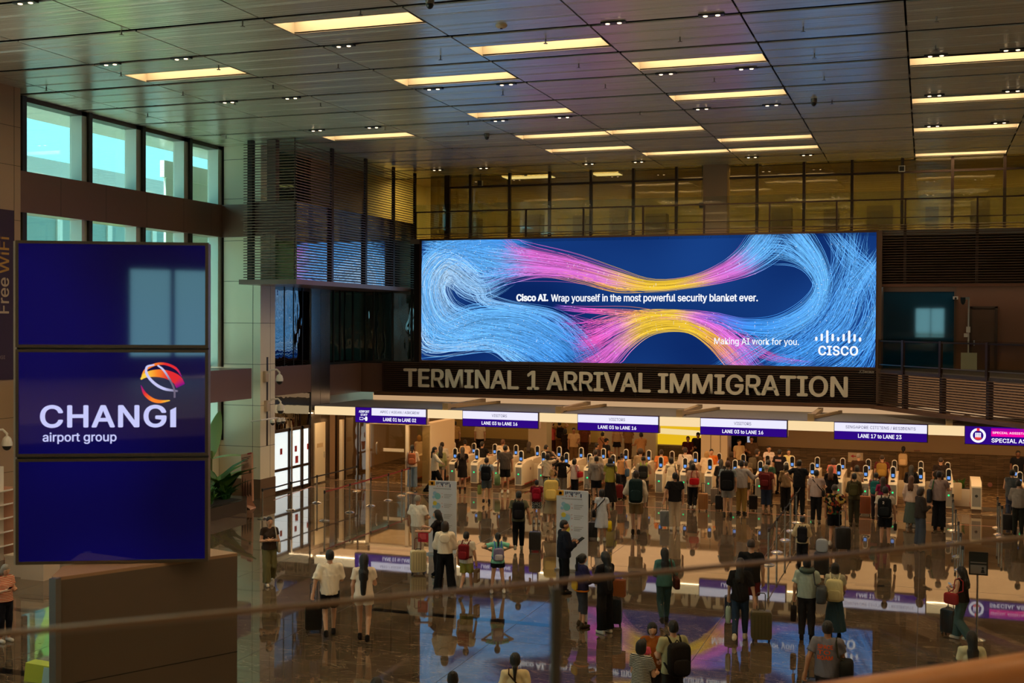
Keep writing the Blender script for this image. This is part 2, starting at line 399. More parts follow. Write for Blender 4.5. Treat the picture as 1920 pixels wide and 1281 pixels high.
# ---- left wall: windows between a near column and the cream clad column
XW = -25.0
def joints(mb, axis, pos, a0, a1, zs, t=0.012):
    for z in zs:
        if axis == 'Y': mb.box(a0, a1, pos-0.002, pos+0.004, z-t/2, z+t/2)
        else: mb.box(pos-0.004, pos+0.002, a0, a1, z-t/2, z+t/2)
struct(MB().box(-26.4, -24.0, 22.5, 27.2, 0, CZ+0.03).build('wall_left_column', M_clad2))
j = MB(); joints(j, 'X', -24.0, 22.5, 27.2, (0.9, 2.3, 3.8, 5.35, 7.2, 9.3, 10.82, 11.9))
for y in (26.95,): j.box(-24.002, -23.996, y-0.006, y+0.006, 0, CZ)
struct(j.build('wall_left_joint', M_joint))
wn = MB().box(-26.4, -25.0, -14, 22.5, 0, 2.1).box(-26.4, -25.0, -14, 22.5, 9.63, 10.82).box(-26.4, -25.0, -14, 22.5, 3.72, 4.82)
for y in (-14, -8.5, -2.8, 2.9, 8.6, 14.3, 20.0): wn.box(-26.4, -25.0, y, y+0.8, 0, CZ+0.03)
struct(wn.build('wall_left_near', M_clad2))
struct(MB().box(-25.7, -25.68, -14, 22.5, 2.1, CZ).build('window_10', glass('clear window glass', (0.97, 0.99, 0.99), 0.03)))  # unseen windows, made wide and clear to bring in more daylight
wl = MB(); wl.box(-25.3, XW, 27.2, 28.0, 0, CZ+0.03); wl.box(-25.3, -24.85, 28.0, 38.6, 0, 2.1)
struct(wl.build('wall_left', M_clad))
struct(MB().box(-25.25, -24.62, 27.2, 38.62, 9.63, 10.82).box(-25.25, -22.9, 38.3, 38.52, 9.63, 10.82).build('trim_1', M_beam))
tb = MB()
for y in (29.6, 31.7, 33.8, 35.9, 37.6): tb.box(-24.622, -24.618, y-0.006, y+0.006, 9.63, 10.82)
struct(tb.build('trim_2', M_joint))
struct(MB().box(-25.25, -23.1, 27.2, 37.9, 3.72, 4.82).build('trim_3', M_beam))
ys = (28.15, 31.0, 33.7, 36.4, 38.55)
for k in range(4):
    w = MB(); fr = MB()
    for z0, z1 in ((2.1, 3.72), (4.82, 9.63), (10.82, CZ)):
        w.box(-25.16, -25.14, ys[k], ys[k+1], z0, z1)
    wo = w.build('window_%d' % (k+1), G_win); struct(wo)
    for z0, z1 in ((2.1, 3.72), (4.82, 9.63), (10.82, CZ)):
        fr.box(-25.2, -24.75, ys[k+1]-0.30, ys[k+1]-0.02, z0, z1, 0)
        fr.box(-24.76, -24.66, ys[k+1]-0.06, ys[k+1]+0.10, z0, z1, 1)
        if k == 0: fr.box(-24.76, -24.66, ys[0]-0.12, ys[0]+0.06, z0, z1, 1); fr.box(-25.2, -24.75, ys[0]-0.15, ys[0]+0.02, z0, z1, 0)
        fr.box(-25.2, -25.05, ys[k], ys[k+1], z0, z0+0.06, 1)
    fr.box(-25.2, -24.75, ys[k], ys[k+1], CZ-0.14, CZ, 2)
    fr.build('window_frame', [M_alu, M_black, M_bronze], wo)
# cream column with its joints and granite base
struct(MB().box(-25.2, -23.1, 38.5, 39.55, 0.7, CZ).build('wall_left_pier', M_clad))
struct(MB().box(-25.22, -23.07, 38.47, 39.56, 0, 0.7).build('baseboard_left', M_skirt))
j = MB(); zs = [1.9, 3.42, 4.94, 6.46, 8.0, 9.5, 11.05, 12.5]
for z in zs: j.box(-25.2, -23.096, 38.496, 39.55, z-0.007, z+0.007)
for x in (-24.85, -23.42): j.box(x-0.006, x+0.006, 38.496, 38.6, 0.7, CZ)
j.box(-23.2, -23.096, 39.2, 39.212, 0.7, CZ)
struct(j.build('wall_left_pier_joint', M_joint))
struct(MB().box(-23.2, -23.085, 38.93, 39.03, 1.9, 5.2).build('trim_4', M_black))
# door bay
db = MB(); db.box(-23.5, -23.12, 39.55, 42.36, 3.72, 4.82)
struct(db.build('trim_5', M_beam))
g = MB(); g.box(-23.16, -23.14, 39.55, 42.36, 2.38, 3.72); g.box(-23.16, -23.14, 39.55, 42.36, 4.82, 7.95); g.box(-23.42, -23.40, 39.55, 42.36, 8.05, 9.63); g.box(-23.42, -23.40, 39.55, 42.36, 10.82, CZ)
wo = struct(g.build('window_5', G_dark))
f = MB()
for y in (40.3, 41.0, 41.7): f.box(-23.18, -23.12, y-0.015, y+0.015, 4.82, 7.95)
f.build('window_frame', M_black, wo)
struct(MB().box(-23.2, -23.18, 39.55, 42.36, 8.05, 9.63).box(-23.2, -23.18, 39.55, 42.36, 10.82, CZ).build('window_11', G_win)); struct(MB().box(-23.5, -23.25, 39.55, 42.36, 9.63, 10.82).build('trim_13', M_beam))
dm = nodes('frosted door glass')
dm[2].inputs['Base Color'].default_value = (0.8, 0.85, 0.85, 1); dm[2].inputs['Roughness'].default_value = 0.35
dm[2].inputs['Emission Color'].default_value = (0.72, 0.86, 0.90, 1); dm[2].inputs['Emission Strength'].default_value = 0.9  # daylight behind the doors, put in as glow of the glass
M_red = mat('red notice', (0.45, 0.03, 0.04), 0.5)
dys = (39.6, 40.72, 41.7, 42.34)
for k in range(3):
    a, b_ = dys[k], dys[k+1]
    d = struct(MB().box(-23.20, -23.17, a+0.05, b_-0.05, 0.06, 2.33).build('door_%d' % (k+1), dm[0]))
    fr = MB()
    fr.box(-23.24, -23.12, b_-0.09, b_+0.09, 0.0, 2.42, 0); fr.box(-23.24, -23.12, a, b_, 2.3, 2.42, 0); fr.box(-23.24, -23.12, a, b_, 0.0, 0.1, 0); fr.box(-23.24, -23.13, a, b_, 0.82, 0.92, 0)
    if k == 0: fr.box(-23.14, -23.06, b_-0.02, b_+0.1, 0.0, 2.42, 1)
    fr.build('door_frame', [M_bronze, M_steel], d)
    nt_ = MB(); nt_.box(-23.17, -23.162, a+0.45, a+0.62, 1.45, 1.68)
    if k == 1: nt_.box(-23.17, -23.162, a+0.5, a+0.72, 1.0, 1.28)
    nt_.build('notice', M_red, d)
# grey metal pillar with a service door
struct(MB().box(-23.6, -23.1, 42.36, 43.94, 0, 7.95).build('wall_left_pillar', M_pil))
struct(MB().box(-23.1, -23.096, 43.12, 43.132, 0, 7.95).build('wall_left_pillar_joint', M_joint))
d = struct(MB().box(-23.12, -23.07, 42.62, 43.5, 0.05, 2.45).build('door_4', M_cream)); MB().box(-23.075, -23.05, 43.38, 43.42, 1.0, 1.25).build('door_handle', M_steel, d)
MB().box(-23.07, -23.066, 42.8, 43.3, 1.45, 1.62).build('door_sign', M_tan, d)
# beam and dark glazing running on to the billboard wall
struct(MB().box(-23.5, -23.12, 43.94, 47.2, 3.5, 4.75).box(-23.12, -21.9, 46.85, 47.2, 3.5, 4.75).build('trim_6', M_beam))
g = MB(); g.box(-23.32, -23.30, 43.94, 47.2, 4.75, 7.95); g.box(-23.3, -20.0, 47.0, 47.02, 4.8, 7.95)
wo = struct(g.build('window_6', G_dark)); f = MB()
for y in (44.6, 45.2, 46.4): f.box(-23.34, -23.26, y-0.03, y+0.03, 4.75, 7.95)
f.box(-23.36, -23.2, 43.94, 47.2, 4.74, 4.84); f.box(-23.2, -20.0, 46.9, 47.04, 4.74, 4.84)
for x in (-22.6, -21.7, -20.8, -20.2): f.box(x-0.03, x+0.03, 46.95, 47.04, 4.8, 7.95)
f.build('window_frame', M_black, wo)
struct(MB().box(-24.0, -23.7, 43.0, 62, 0, CZ+1).box(-24.0, -23.4, 42.38, 43.0, 7.95, CZ+1).build('wall_left_room', M_clad2))

# ---- billboard wall
struct(MB().box(-20.6, -1.72, 47.15, 47.5, 2.98, 9.84).box(-1.72, 7, 47.15, 47.5, 2.98, 4.70).box(-1.72, 7, 47.15, 47.5, 8.06, 9.84).box(6.9, 7.0, 47.5, 49.2, 3, 9.84).box(-20.6, -20.5, 47.5, 49.2, 3, 9.84).build('wall_far', mat('dark far wall', (0.085, 0.062, 0.032), 0.6)))
struct(MB().box(-20.6, -1.72, 46.75, 47.15, 4.84, 9.98).build('wall_far_billboard_recess', M_dark))
struct(MB().box(-20.7, 7, 46.6, 49.2, 9.85, 10.05).build('floor_gallery', M_grey))
struct(MB().box(-22.2, -1.7, 46.2, 47.2, 3.42, 3.56).build('trim_7', mat('brown fascia ledge', (0.13, 0.06, 0.03), 0.4)))

# ---- gallery office glazing
gz = MB().box(-20.8, 8, 49.0, 49.02, 10.05, CZ); wo = struct(gz.build('window_7', G_off)); f = MB()
for x in (-18.89, -17.08, -15.27, -13.43, -11.6, -9.78, -6.49, -4.64, -2.79, -0.91, 0.92, 2.78, 4.6, 6.4): f.box(x-0.055, x+0.055, 48.9, 49.06, 10.05, CZ)
f.box(-19.97, -8.6, 48.92, 49.05, 12.42, 12.5); f.box(-7.6, 8, 48.92, 49.05, 12.42, 12.5); f.box(-20.8, 8, 48.92, 49.05, 10.05, 10.2)
f.box(-20.1, -19.86, 48.9, 49.06, 10.05, CZ)
f.build('window_frame', M_bronze, wo)
struct(MB().box(-8.62, -7.64, 48.6, 49.3, 10.05, CZ).build('wall_far_column', mat('pink beige column', (0.36, 0.25, 0.17), 0.5)))
of = MB(); of.box(-23, 8, 53.6, 53.8, 10, CZ+1, 0); of.box(-23, 8, 49.1, 53.8, 9.9, 10.05, 1); of.box(-23, 8, 49.1, 53.6, 13.1, 13.2, 2); of.box(-23.2, -23, 47, 53.8, 8, CZ+1, 0); of.box(8, 8.2, 47.2, 53.8, 8, CZ+1, 0)
struct(of.build('wall_office', [mat('mustard office wall', (0.62, 0.50, 0.16), 0.7), M_dark, mat('office ceiling', (0.5, 0.4, 0.22), 0.7)]))
ob = MB()
for x, w_, h in ((-19.4, .5, 1.2), (-16.6, .8, 1.3), (-14.4, .6, 1.2), (-12.7, .7, 1.5), (-11.0, .9, 1.2), (-5.7, .8, 1.3), (-3.7, .6, 1.2), (-1.8, 1, 1.3), (0.2, .5, 1.2), (2.0, .7, 1.4)): ob.box(x-w_/2, x+w_/2, 50.6, 51.2, 10.05, 10.05+h)
struct(ob.build('wall_office_partition', mat('office screen', (0.22, 0.17, 0.08), 0.8)))

# ---- right of the billboard: balcony recess
struct(MB().box(1.1, 8, 48.5, 48.7, 4.85, 8.05).build('wall_recess', mat('brown recess wall', (0.17, 0.075, 0.04), 0.6)))
struct(MB().box(-1.72, 1.1, 48.5, 48.52, 4.85, 7.9).build('window_8', G_blue)); struct(MB().box(-1.72, 1.1, 48.45, 48.55, 7.8, 8.05).box(1.02, 1.1, 48.45, 48.55, 4.85, 7.8).build('trim_8', M_brown))
struct(MB().box(-1.72, -1.55, 46.4, 48.5, 3.6, 10).build('wall_recess_side', M_brown))
d = struct(MB().box(1.66, 2.46, 48.44, 48.5, 4.85, 7.17).build('door_5', mat('brown service door', (0.10, 0.052, 0.03), 0.5)))
MB().box(1.56, 1.66, 48.4, 48.5, 4.85, 7.24).box(2.46, 2.56, 48.4, 48.5, 4.85, 7.24).box(1.56, 2.56, 48.4, 48.5, 7.17, 7.24).build('door_frame', mat('dark brown frame', (0.05, 0.028, 0.018), 0.5), d)
MB().box(1.72, 1.76, 48.38, 48.44, 5.75, 5.95).build('door_handle', M_steel, d)
fl = MB().prism([(-1.7, 46.6), (2.2, 40.5), (5.4, 36.0), (8.0, 36.0), (8.0, 48.6), (-1.7, 48.6)], (0, 0, 4.72), EX, EY, (0, 0, 0.13))
struct(fl.build('floor_balcony', mat('dark balcony floor', (0.045, 0.032, 0.024), 0.5)))
struct(MB().box(-1.4, 7.5, 47.8, 47.95, 7.985, 8.0).build('added_recess_light', emis('added recess fill light', (1.0, 0.75, 0.5), 4.0)))  # added lamp, hidden behind the sill to brighten the recess

# ---- hall behind the gates
hb = MB(); hb.box(-6.85, 8, 51.6, 52.0, 0, 1.28)
struct(hb.build('wall_stone', M_stone))
struct(MB().box(-7.0, 8, 52.6, 52.8, 0, 4).build('wall_tan', M_tan))
struct(MB().box(-8.85, -7.75, 49.9, 51.0, 0, 4).build('wall_hall_pillar', M_cream)); struct(MB().box(-8.45, -8.43, 49.89, 50.0, 0, 4).box(-8.05, -8.03, 49.89, 50.0, 0, 4).build('wall_hall_joint', M_joint))
struct(MB().box(-8.75, -6.9, 53.2, 53.4, 0, 4).box(-7.0, -6.88, 51.6, 53.3, 0, 4).build('wall_hall_recess', M_dark))
struct(MB().box(-23.7, -8.8, 58.0, 58.2, 0.55, 4).build('wall_hall_back', mat('ochre wall', (0.50, 0.33, 0.10), 0.5)))
struct(MB().box(-23.7, -8.8, 57.8, 58.3, 0, 0.55).build('wall_hall_plinth', M_stone)); struct(MB().box(-8.95, -8.75, 51, 58, 0, 4).build('wall_hall_side', M_tan))
struct(MB().box(-23.4, 8, 42.5, 50.9, 2.9, 2.98).box(-8.9, 8, 50.9, 53.4, 2.9, 2.98).box(-23.7, -8.9, 50.9, 58.2, 2.9, 3.0).build('ceiling_hall', M_cream))
struct(MB().box(-17.5, -16.6, 53, 53.8, 0, 3).box(-14.9, -12.3, 57, 57.4, 0, 3).build('wall_hall_panels', M_cream))

# ---- what stands outside the windows
struct(MB().box(-27.7, -25.5, 25, 48, CZ+0.1, CZ+0.4).build('ceiling_porch', M_ceil)); struct(MB().box(-80, -26.4, -20, 90, -0.4, -0.1).build('floor_forecourt', mat('forecourt', (0.62, 0.6, 0.52), 0.8)))
struct(MB().box(-28.1, -28.0, 39.65, 42.6, 0, 12.1).box(-28.1, -27.9, 39.4, 42.8, 12.1, 12.75).build('wall_porch_column', mat('white porch column', (0.7, 0.72, 0.70), 0.6)))
# ================================================================ CEILING FIXTURES
ORD = 'first second third fourth fifth sixth seventh eighth ninth tenth eleventh twelfth thirteenth fourteenth fifteenth sixteenth seventeenth eighteenth nineteenth twentieth twenty-first twenty-second twenty-third twenty-fourth'.split()
M_house = mat('ceiling light housing', (0.26, 0.23, 0.17), 0.5)
E_cof = emis('warm light diffuser', (1.0, 0.70, 0.38), COFFER_POWER)
def coffer_mesh(mb_h, mb_d, x, yf, w=PX):
    x0, x1, y0, y1 = x+0.03, x+w-0.03, yf-CD, yf
    h = 0.42
    for a in ((x0-0.01, x0, y0, y1), (x1, x1+0.01, y0, y1), (x0, x1, y0-0.01, y0), (x0, x1, y1, y1+0.01)): mb_h.box(*a, CZ-0.005, CZ+h)
    mb_h.box(x0, x1, y0, y1, CZ+h, CZ+h+0.02)
    xm = (x0+x1)/2
    mb_d.box(x0+0.04, xm-0.01, y0+0.06, y1-0.06, CZ+h-0.05, CZ+h-0.03); mb_d.box(xm+0.01, x1-0.04, y0+0.06, y1-0.06, CZ+h-0.05, CZ+h-0.03)
LINE = {-20.06: 'by the slatted corner box', -13.53: "over the billboard's window end", -10.27: "over the billboard's slogan", -7.0: 'over the billboard logo', -0.46: 'past the billboard logo'}
seen = [c for c in coffers[:18]]; rear_h, rear_d = MB(), MB()
for xl, nm in LINE.items():
    ys_ = sorted([y for x, y in seen if x == xl], reverse=True)
    for k, yf in enumerate(ys_):
        t = thing('recessed_ceiling_light', 'warm oblong ceiling light, %s from the far glazing, line %s' % (ORD[k], nm), 'ceiling light', (xl+PX/2, yf-CD/2, CZ), 'oblong lights let into the plank ceiling')
        a, b = MB(), MB(); coffer_mesh(a, b, xl, yf); a.build('housing', M_house, t); b.build('diffuser', E_cof, t)
for x, y in coffers[18:]: coffer_mesh(rear_h, rear_d, x, y)
o = struct(rear_h.build('unseen_light_housings', M_house)); struct(rear_d.build('unseen_ceiling_lights', E_cof))  # unseen ceiling lights outside the view, here for the light they give
# twin downlights in the grooves
dl = [(-19.48, 25.25), (-17.39, 25.25), (-19.48, 30.65), (-17.39, 30.65), (-19.48, 36.05), (-17.39, 36.05), (-19.6, 46.85), (-17.5, 46.85), (-17.39, 19.85), (-12.94, 25.25), (-12.94, 30.65), (-10.8, 30.65), (-12.94, 36.05), (-10.8, 36.05), (-12.94, 46.85), (-10.9, 46.85),
      (-6.41, 25.1), (-4.3, 25.1), (-6.41, 30.6), (-4.35, 30.6), (-6.41, 35.9), (-4.35, 35.9), (-6.41, 46.8), (-4.33, 46.8), (0.17, 30.5), (1.85, 30.4), (0.17, 35.75), (2.2, 35.7), (0.17, 41.2), (2.17, 41.15)]
E_spot = emis('warm lamp', (1.0, 0.72, 0.42), SPOT_POWER)
rows = {}
for x, y in dl: rows.setdefault(round(x/1.05), []).append((x, y))
proto = None
for ri, key in enumerate(sorted(rows)):
    for k, (x, y) in enumerate(sorted(rows[key], key=lambda p: -p[1])):
        lab = 'pair of small downlights, %s from the far glazing, %s row from the windows' % (ORD[k], ORD[ri])
        if proto is None:
            t = proto = thing('twin_downlight', lab, 'downlight', (x, y, CZ), 'twin downlights in the ceiling grooves')
            MB().box(x-0.27, x+0.27, y-0.075, y+0.075, CZ-0.035, CZ+0.09).build('housing', M_black, t)
            for s in (-0.13, 0.13):
                MB().lathe([(0.0, -0.05), (0.04, -0.046), (0.05, -0.037), (0.05, -0.033)], (x+s, y, CZ), 12).build('lamp', E_spot, t, smooth=True)
        else:
            t = copy_tree(proto); t.location = (x, y, CZ); t['label'] = lab
# sprinklers
sp = [(228, 56), (455, 40), (676, 18), (227, 135), (410, 122), (87, 163), (343, 172), (512, 159), (634, 120), (826, 104), (277, 213), (601, 193), (440, 189), (722, 238), (943, 171), (1023, 72), (1085, 119), (1135, 158), (1275, 69), (1339, 146), (1200, 209), (424, 254), (878, 228), (1506, 50), (1527, 100), (1545, 143), (1756, 31), (1754, 85), (1560, 188)]
M_chrome = mat('sprinkler chrome', (0.22, 0.2, 0.17), 0.3, 0.9)
proto = None
prow = {}
for q in sp:
    p = at(*q, 'Z', CZ); j_ = int(round((p[1]-22.55)/PY*2)); prow.setdefault(j_, []).append(p)
for ri, key in enumerate(sorted(prow, reverse=True)):
    for k, p in enumerate(sorted(prow[key], key=lambda p: p[0])):
        lab = 'ceiling sprinkler head, %s from the windows, %s row from the far glazing' % (ORD[k], ORD[ri])
        if proto is None:
            t = proto = thing('sprinkler_head', lab, 'sprinkler', tuple(p), 'sprinkler heads under the plank ceiling')
            MB().cyl(p+(0, 0, 0.13), p+(0, 0, -0.10), 0.016, n=8).build('pipe', M_chrome, t); MB().lathe([(0.0, -0.125), (0.05, -0.12), (0.05, -0.11), (0.018, -0.10)], p, 10).build('deflector', M_chrome, t)
        else:
            t = copy_tree(proto); t.location = tuple(p); t['label'] = lab
p = at(940, 47, 'Z', CZ); t = thing('smoke_detector', 'round pale smoke detector on the bluish ceiling planks', 'smoke detector', tuple(p))
MB().lathe([(0.0, -0.075), (0.07, -0.07), (0.12, -0.04), (0.13, 0.0)], p, 16).build('cover', M_cream, t, smooth=True); MB().lathe([(0.0, -0.09), (0.03, -0.085), (0.03, -0.07)], p, 10).build('sensor', M_black, t)
for (q, lab) in (((806, 8), 'dark dome camera hanging from the ceiling near the frame top'), ((913, 257), 'small dome camera on the ceiling above the slatted corner box'), ((1526, 193), 'small dome camera on the ceiling past the logo end lights')):
    p = at(*q, 'Z', CZ-0.12); t = thing('ceiling_camera', lab, 'security camera', (p[0], p[1], CZ), 'dome cameras on the ceiling')
    MB().lathe([(0.09, 0.0), (0.09, -0.10), (0.07, -0.12)], (p[0], p[1], CZ), 14).build('mount', M_chrome, t, smooth=True); MB().ell((p[0], p[1], CZ-0.13), (0.075, 0.075, 0.09)).build('dome', M_black, t, smooth=True)

# ================================================================ SLATTED CORNER BOX
XL, YL0, YL1, ZL0 = -20.9, 37.17, 47.7, 8.01
CL = CZ-0.02
t = thing('louvre_screen', 'tall brown slatted box wrapping the corner above the doors', 'louvre screen', (XL, YL0, ZL0))
s = MB()
for k in range(49):
    z = ZL0+0.08+0.0985*k
    s.bar((XL-0.05, YL0+0.02, z), (XL-0.05, YL1, z), 0.055, 0.027, up=(0.28, 0, 1)); s.bar((-23.02, YL0+0.05, z), (XL, YL0+0.05, z), 0.055, 0.027, up=(0, -0.28, 1))
s.build('slats', M_brown, t)
for px in (625, 688, 740, 784):
    p = at(px, 500, 'X', XL); y = min(p[1], YL1-0.05)
    MB().box(XL-0.11, XL-0.02, y-0.09, y+0.07, ZL0, CL).build('post', M_bronze, t)
MB().box(XL-0.13, XL-0.09, YL0+0.10, YL0+0.14, ZL0, CL).build('post', M_bronze, t)
MB().box(-22.92, -22.72, YL0+0.12, YL0+0.3, ZL0, CL).build('post', M_bronze, t)
MB().box(-22.2, -21.85, YL0+0.25, YL0+0.5, ZL0+2.7, CL).build('post', M_beam, t)
MB().box(-23.15, XL+0.06, YL0-0.06, YL1, ZL0-0.17, ZL0).build('sill', M_beam, t)
g = MB().box(XL-0.14, XL-0.12, YL0+0.3, YL1, ZL0, CZ-2.2).build('glass_pane', glass('louvre glass', (0.08, 0.08, 0.07), 0.90, 0.0), t)
MB().box(-23.05, XL-0.2, YL0+0.3, YL0+0.34, 9.63, 10.82).build('beam_cover', M_beam, t)
struct(MB().box(-23.4, -23.1, 42.3, 49.0, 7.96, CZ).build('wall_corner_inside', mat('ochre brown inside wall', (0.30, 0.17, 0.05), 0.6)))

# ================================================================ BILLBOARD
YB = 46.6
X0B, X1B, Z0B, Z1B = -20.17, -1.76, 4.93, 9.97
bb = thing('led_billboard', 'huge wide lit billboard of glowing coloured strands on navy', 'billboard', ((X0B+X1B)/2, YB, Z0B))
f = MB()
for a in ((X0B-0.09, X1B+0.09, Z0B-0.10, Z0B), (X0B-0.09, X1B+0.09, Z1B, Z1B+0.08), (X0B-0.09, X0B, Z0B, Z1B), (X1B, X1B+0.09, Z0B, Z1B)): f.box(a[0], a[1], YB-0.05, YB+0.14, a[2], a[3])
f.build('frame', mat('billboard frame', (0.07, 0.035, 0.022), 0.4), bb)
m, nt, b = nodes('billboard navy'); nt.nodes.remove(b); out = nt.nodes['Material Output']
tc = nt.nodes.new('ShaderNodeTexCoord'); n = nt.nodes.new('ShaderNodeTexNoise'); n.inputs['Scale'].default_value = 0.22; n.inputs['Detail'].default_value = 0
r = nt.nodes.new('ShaderNodeValToRGB'); r.color_ramp.elements[0].position = 0.3; r.color_ramp.elements[0].color = (0.003, 0.018, 0.12, 1); r.color_ramp.elements[1].position = 0.75; r.color_ramp.elements[1].color = (0.010, 0.060, 0.27, 1)
e = nt.nodes.new('ShaderNodeEmission'); e.inputs[1].default_value = LED_POWER
nt.links.new(tc.outputs['Object'], n.inputs['Vector']); nt.links.new(n.outputs['Fac'], r.inputs[0]); nt.links.new(r.outputs[0], e.inputs[0]); nt.links.new(e.outputs[0], out.inputs[0])
MB().box(X0B, X1B, YB, YB+0.12, Z0B, Z1B).build('display', m, bb)
# glowing strands
rng = np.random.default_rng(7)
BLUE, SKY, PALE, PINK, HOT, YEL, ORA, VIO = [np.array(srgb(c)) for c in ((62, 150, 245), (105, 185, 255), (185, 222, 255), (225, 115, 220), (235, 90, 190), (250, 205, 60), (245, 165, 85), (110, 100, 215))]
def catmull(P, n):
    P = np.array(P, float); P = np.vstack((2*P[0]-P[1], P, 2*P[-1]-P[-2])); out = []
    tt = np.linspace(0, len(P)-3-1e-6, n); k = tt.astype(int); u = (tt-k)[:, None]
    p0, p1, p2, p3 = P[k], P[k+1], P[k+2], P[k+3]
    return 0.5*((2*p1)+(-p0+p2)*u+(2*p0-5*p1+4*p2-p3)*u**2+(-p0+3*p1-3*p2+p3)*u**3)
SV, SF, SCOL, DOTS = [], [], [], []; snv = 0
def strand(P, col, w):
    """P: pixel path on the display; col: colour per point; w: width in pixels"""
    global snv
    d = np.gradient(P, axis=0); L = np.linalg.norm(d, axis=1)[:, None]+1e-9; nrm = np.stack((-d[:, 1], d[:, 0]), 1)/L
    yo = YB - 0.004 - rng.random()*0.028
    n_ = len(P); q = np.linspace(0, 1, n_); t0, t1 = rng.uniform(0.0, 0.10), rng.uniform(0.0, 0.10)
    w = (w*np.clip((q-t0)/0.10, 0, 1)**0.7*np.clip((1-t1-q)/0.10, 0, 1)**0.7)[:, None]
    A = P+nrm*w/2; B = P-nrm*w/2
    V = np.array([at(x, y, 'Y', yo) for x, y in np.vstack((A, B))])
    ok = (V[:, 0] > X0B) & (V[:, 0] < X1B) & (V[:, 2] > Z0B) & (V[:, 2] < Z1B)
    V[:, 0] = np.clip(V[:, 0], X0B, X1B); V[:, 2] = np.clip(V[:, 2], Z0B, Z1B)
    for i in range(n_-1):
        if ok[i] or ok[i+1] or ok[n_+i] or ok[n_+i+1]: SF.append((snv+i, snv+i+1, snv+n_+i+1, snv+n_+i))
    if rng.random() < 0.45:
        i = int(rng.uniform(0.1, 0.9)*n_); x, y = P[i]; r_ = rng.uniform(0.35, 0.75); D_ = np.array([at(x+a*r_, y+b_*r_, 'Y', YB-0.036) for a, b_ in ((-1, 0), (0, -1), (1, 0), (0, 1))])
        if (D_[:, 0] > X0B).all() and (D_[:, 0] < X1B).all() and (D_[:, 2] > Z0B).all() and (D_[:, 2] < Z1B).all(): DOTS.append(D_)
    SV.append(V); SCOL.append(np.vstack((col, col))); snv += 2*n_
def bundle(path, count, pal, jit=0.25, n=44, wr=(0.30, 0.80), core=1.0):
    """path: (x, y, halfwidth) controls; pal: (fraction along, colour)"""
    P = catmull(path, n); C = P[:, :2]; hw = np.abs(P[:, 2])
    d = np.gradient(C, axis=0); nrm = np.stack((-d[:, 1], d[:, 0]), 1)/(np.linalg.norm(d, axis=1)[:, None]+1e-9)
    s = np.linspace(0, 1, n); ps = np.array([a for a, _ in pal]); pc = np.array([c for _, c in pal])
    for _ in range(int(count*1.15)):
        u = np.clip(rng.normal(0, 0.45*core), -1.15, 1.15); u2 = np.clip(u+rng.normal(0, jit), -1.3, 1.3); ph = rng.random()*6.28
        uu = u*(1-s)+u2*s + jit*0.6*np.sin(s*rng.uniform(3, 8)+ph)
        sh = rng.normal(0, 0.025); br = np.clip(rng.normal(0.9, 0.32), 0.25, 1.5)
        col = np.stack([np.interp(s+sh, ps, pc[:, k]) for k in range(3)], 1)*br
        strand(C+nrm*(uu*hw)[:, None], col, rng.uniform(*wr))
# upper ribbon
bundle([(800, 470, 26), (870, 476, 30), (935, 486, 34), (1000, 492, 27), (1075, 502, 21), (1150, 521, 16), (1220, 535, 10), (1290, 529, 9), (1350, 512, 15), (1400, 486, 24), (1435, 452, 32), (1450, 425, 34)], 230,
       [(0, BLUE), (0.18, SKY), (0.27, PINK), (0.42, PINK), (0.50, YEL), (0.64, YEL), (0.70, PINK), (0.77, PINK), (0.83, SKY), (1, SKY)])
bundle([(935, 440, 20), (975, 470, 14), (1050, 490, 14), (1130, 514, 9), (1200, 533, 6), (1260, 534, 6)], 40, [(0, PINK), (0.4, HOT), (0.6, ORA), (1, YEL)])
bundle([(880, 530, 26), (950, 515, 18), (1020, 508, 12), (1090, 520, 12), (1160, 541, 8), (1230, 541, 5)], 26, [(0, SKY), (0.35, PINK), (0.6, ORA), (1, YEL)], jit=0.4)
# swirl on the window side
bundle([(960, 515, 20), (900, 535, 30), (855, 505, 34), (830, 500, 32), (812, 540, 30), (830, 590, 34), (880, 612, 30), (950, 625, 28), (1020, 650, 30), (1085, 700, 34)], 190, [(0, SKY), (0.3, PALE), (0.7, SKY), (1, BLUE)], jit=0.35)
bundle([(1000, 462, 16), (920, 458, 20), (850, 468, 26), (800, 510, 30), (796, 570, 30), (830, 625, 30), (900, 600, 26), (980, 602, 22), (1050, 640, 26), (1110, 690, 30)], 190, [(0, BLUE), (0.3, SKY), (0.75, SKY), (1, BLUE)], jit=0.35)
bundle([(785, 455, 30), (830, 462, 26), (880, 480, 26), (930, 500, 22), (985, 498, 14)], 70, [(0, SKY), (0.7, SKY), (1, BLUE)], jit=0.3)
bundle([(785, 620, 46), (850, 636, 26), (930, 632, 26), (1000, 655, 32), (1060, 700, 40)], 130, [(0, SKY), (0.6, SKY), (1, BLUE)], jit=0.3)
bundle([(785, 560, 70), (800, 640, 30), (860, 650, 14), (920, 645, 14), (965, 672, 16), (990, 695, 18)], 50, [(0, PALE), (1, SKY)], jit=0.4)
bundle([(870, 520, 10), (900, 545, 16), (910, 562, 12), (960, 575, 8), (1040, 592, 10), (1090, 640, 20), (1120, 690, 30)], 40, [(0, PALE), (0.6, SKY), (1, VIO)], jit=0.4)
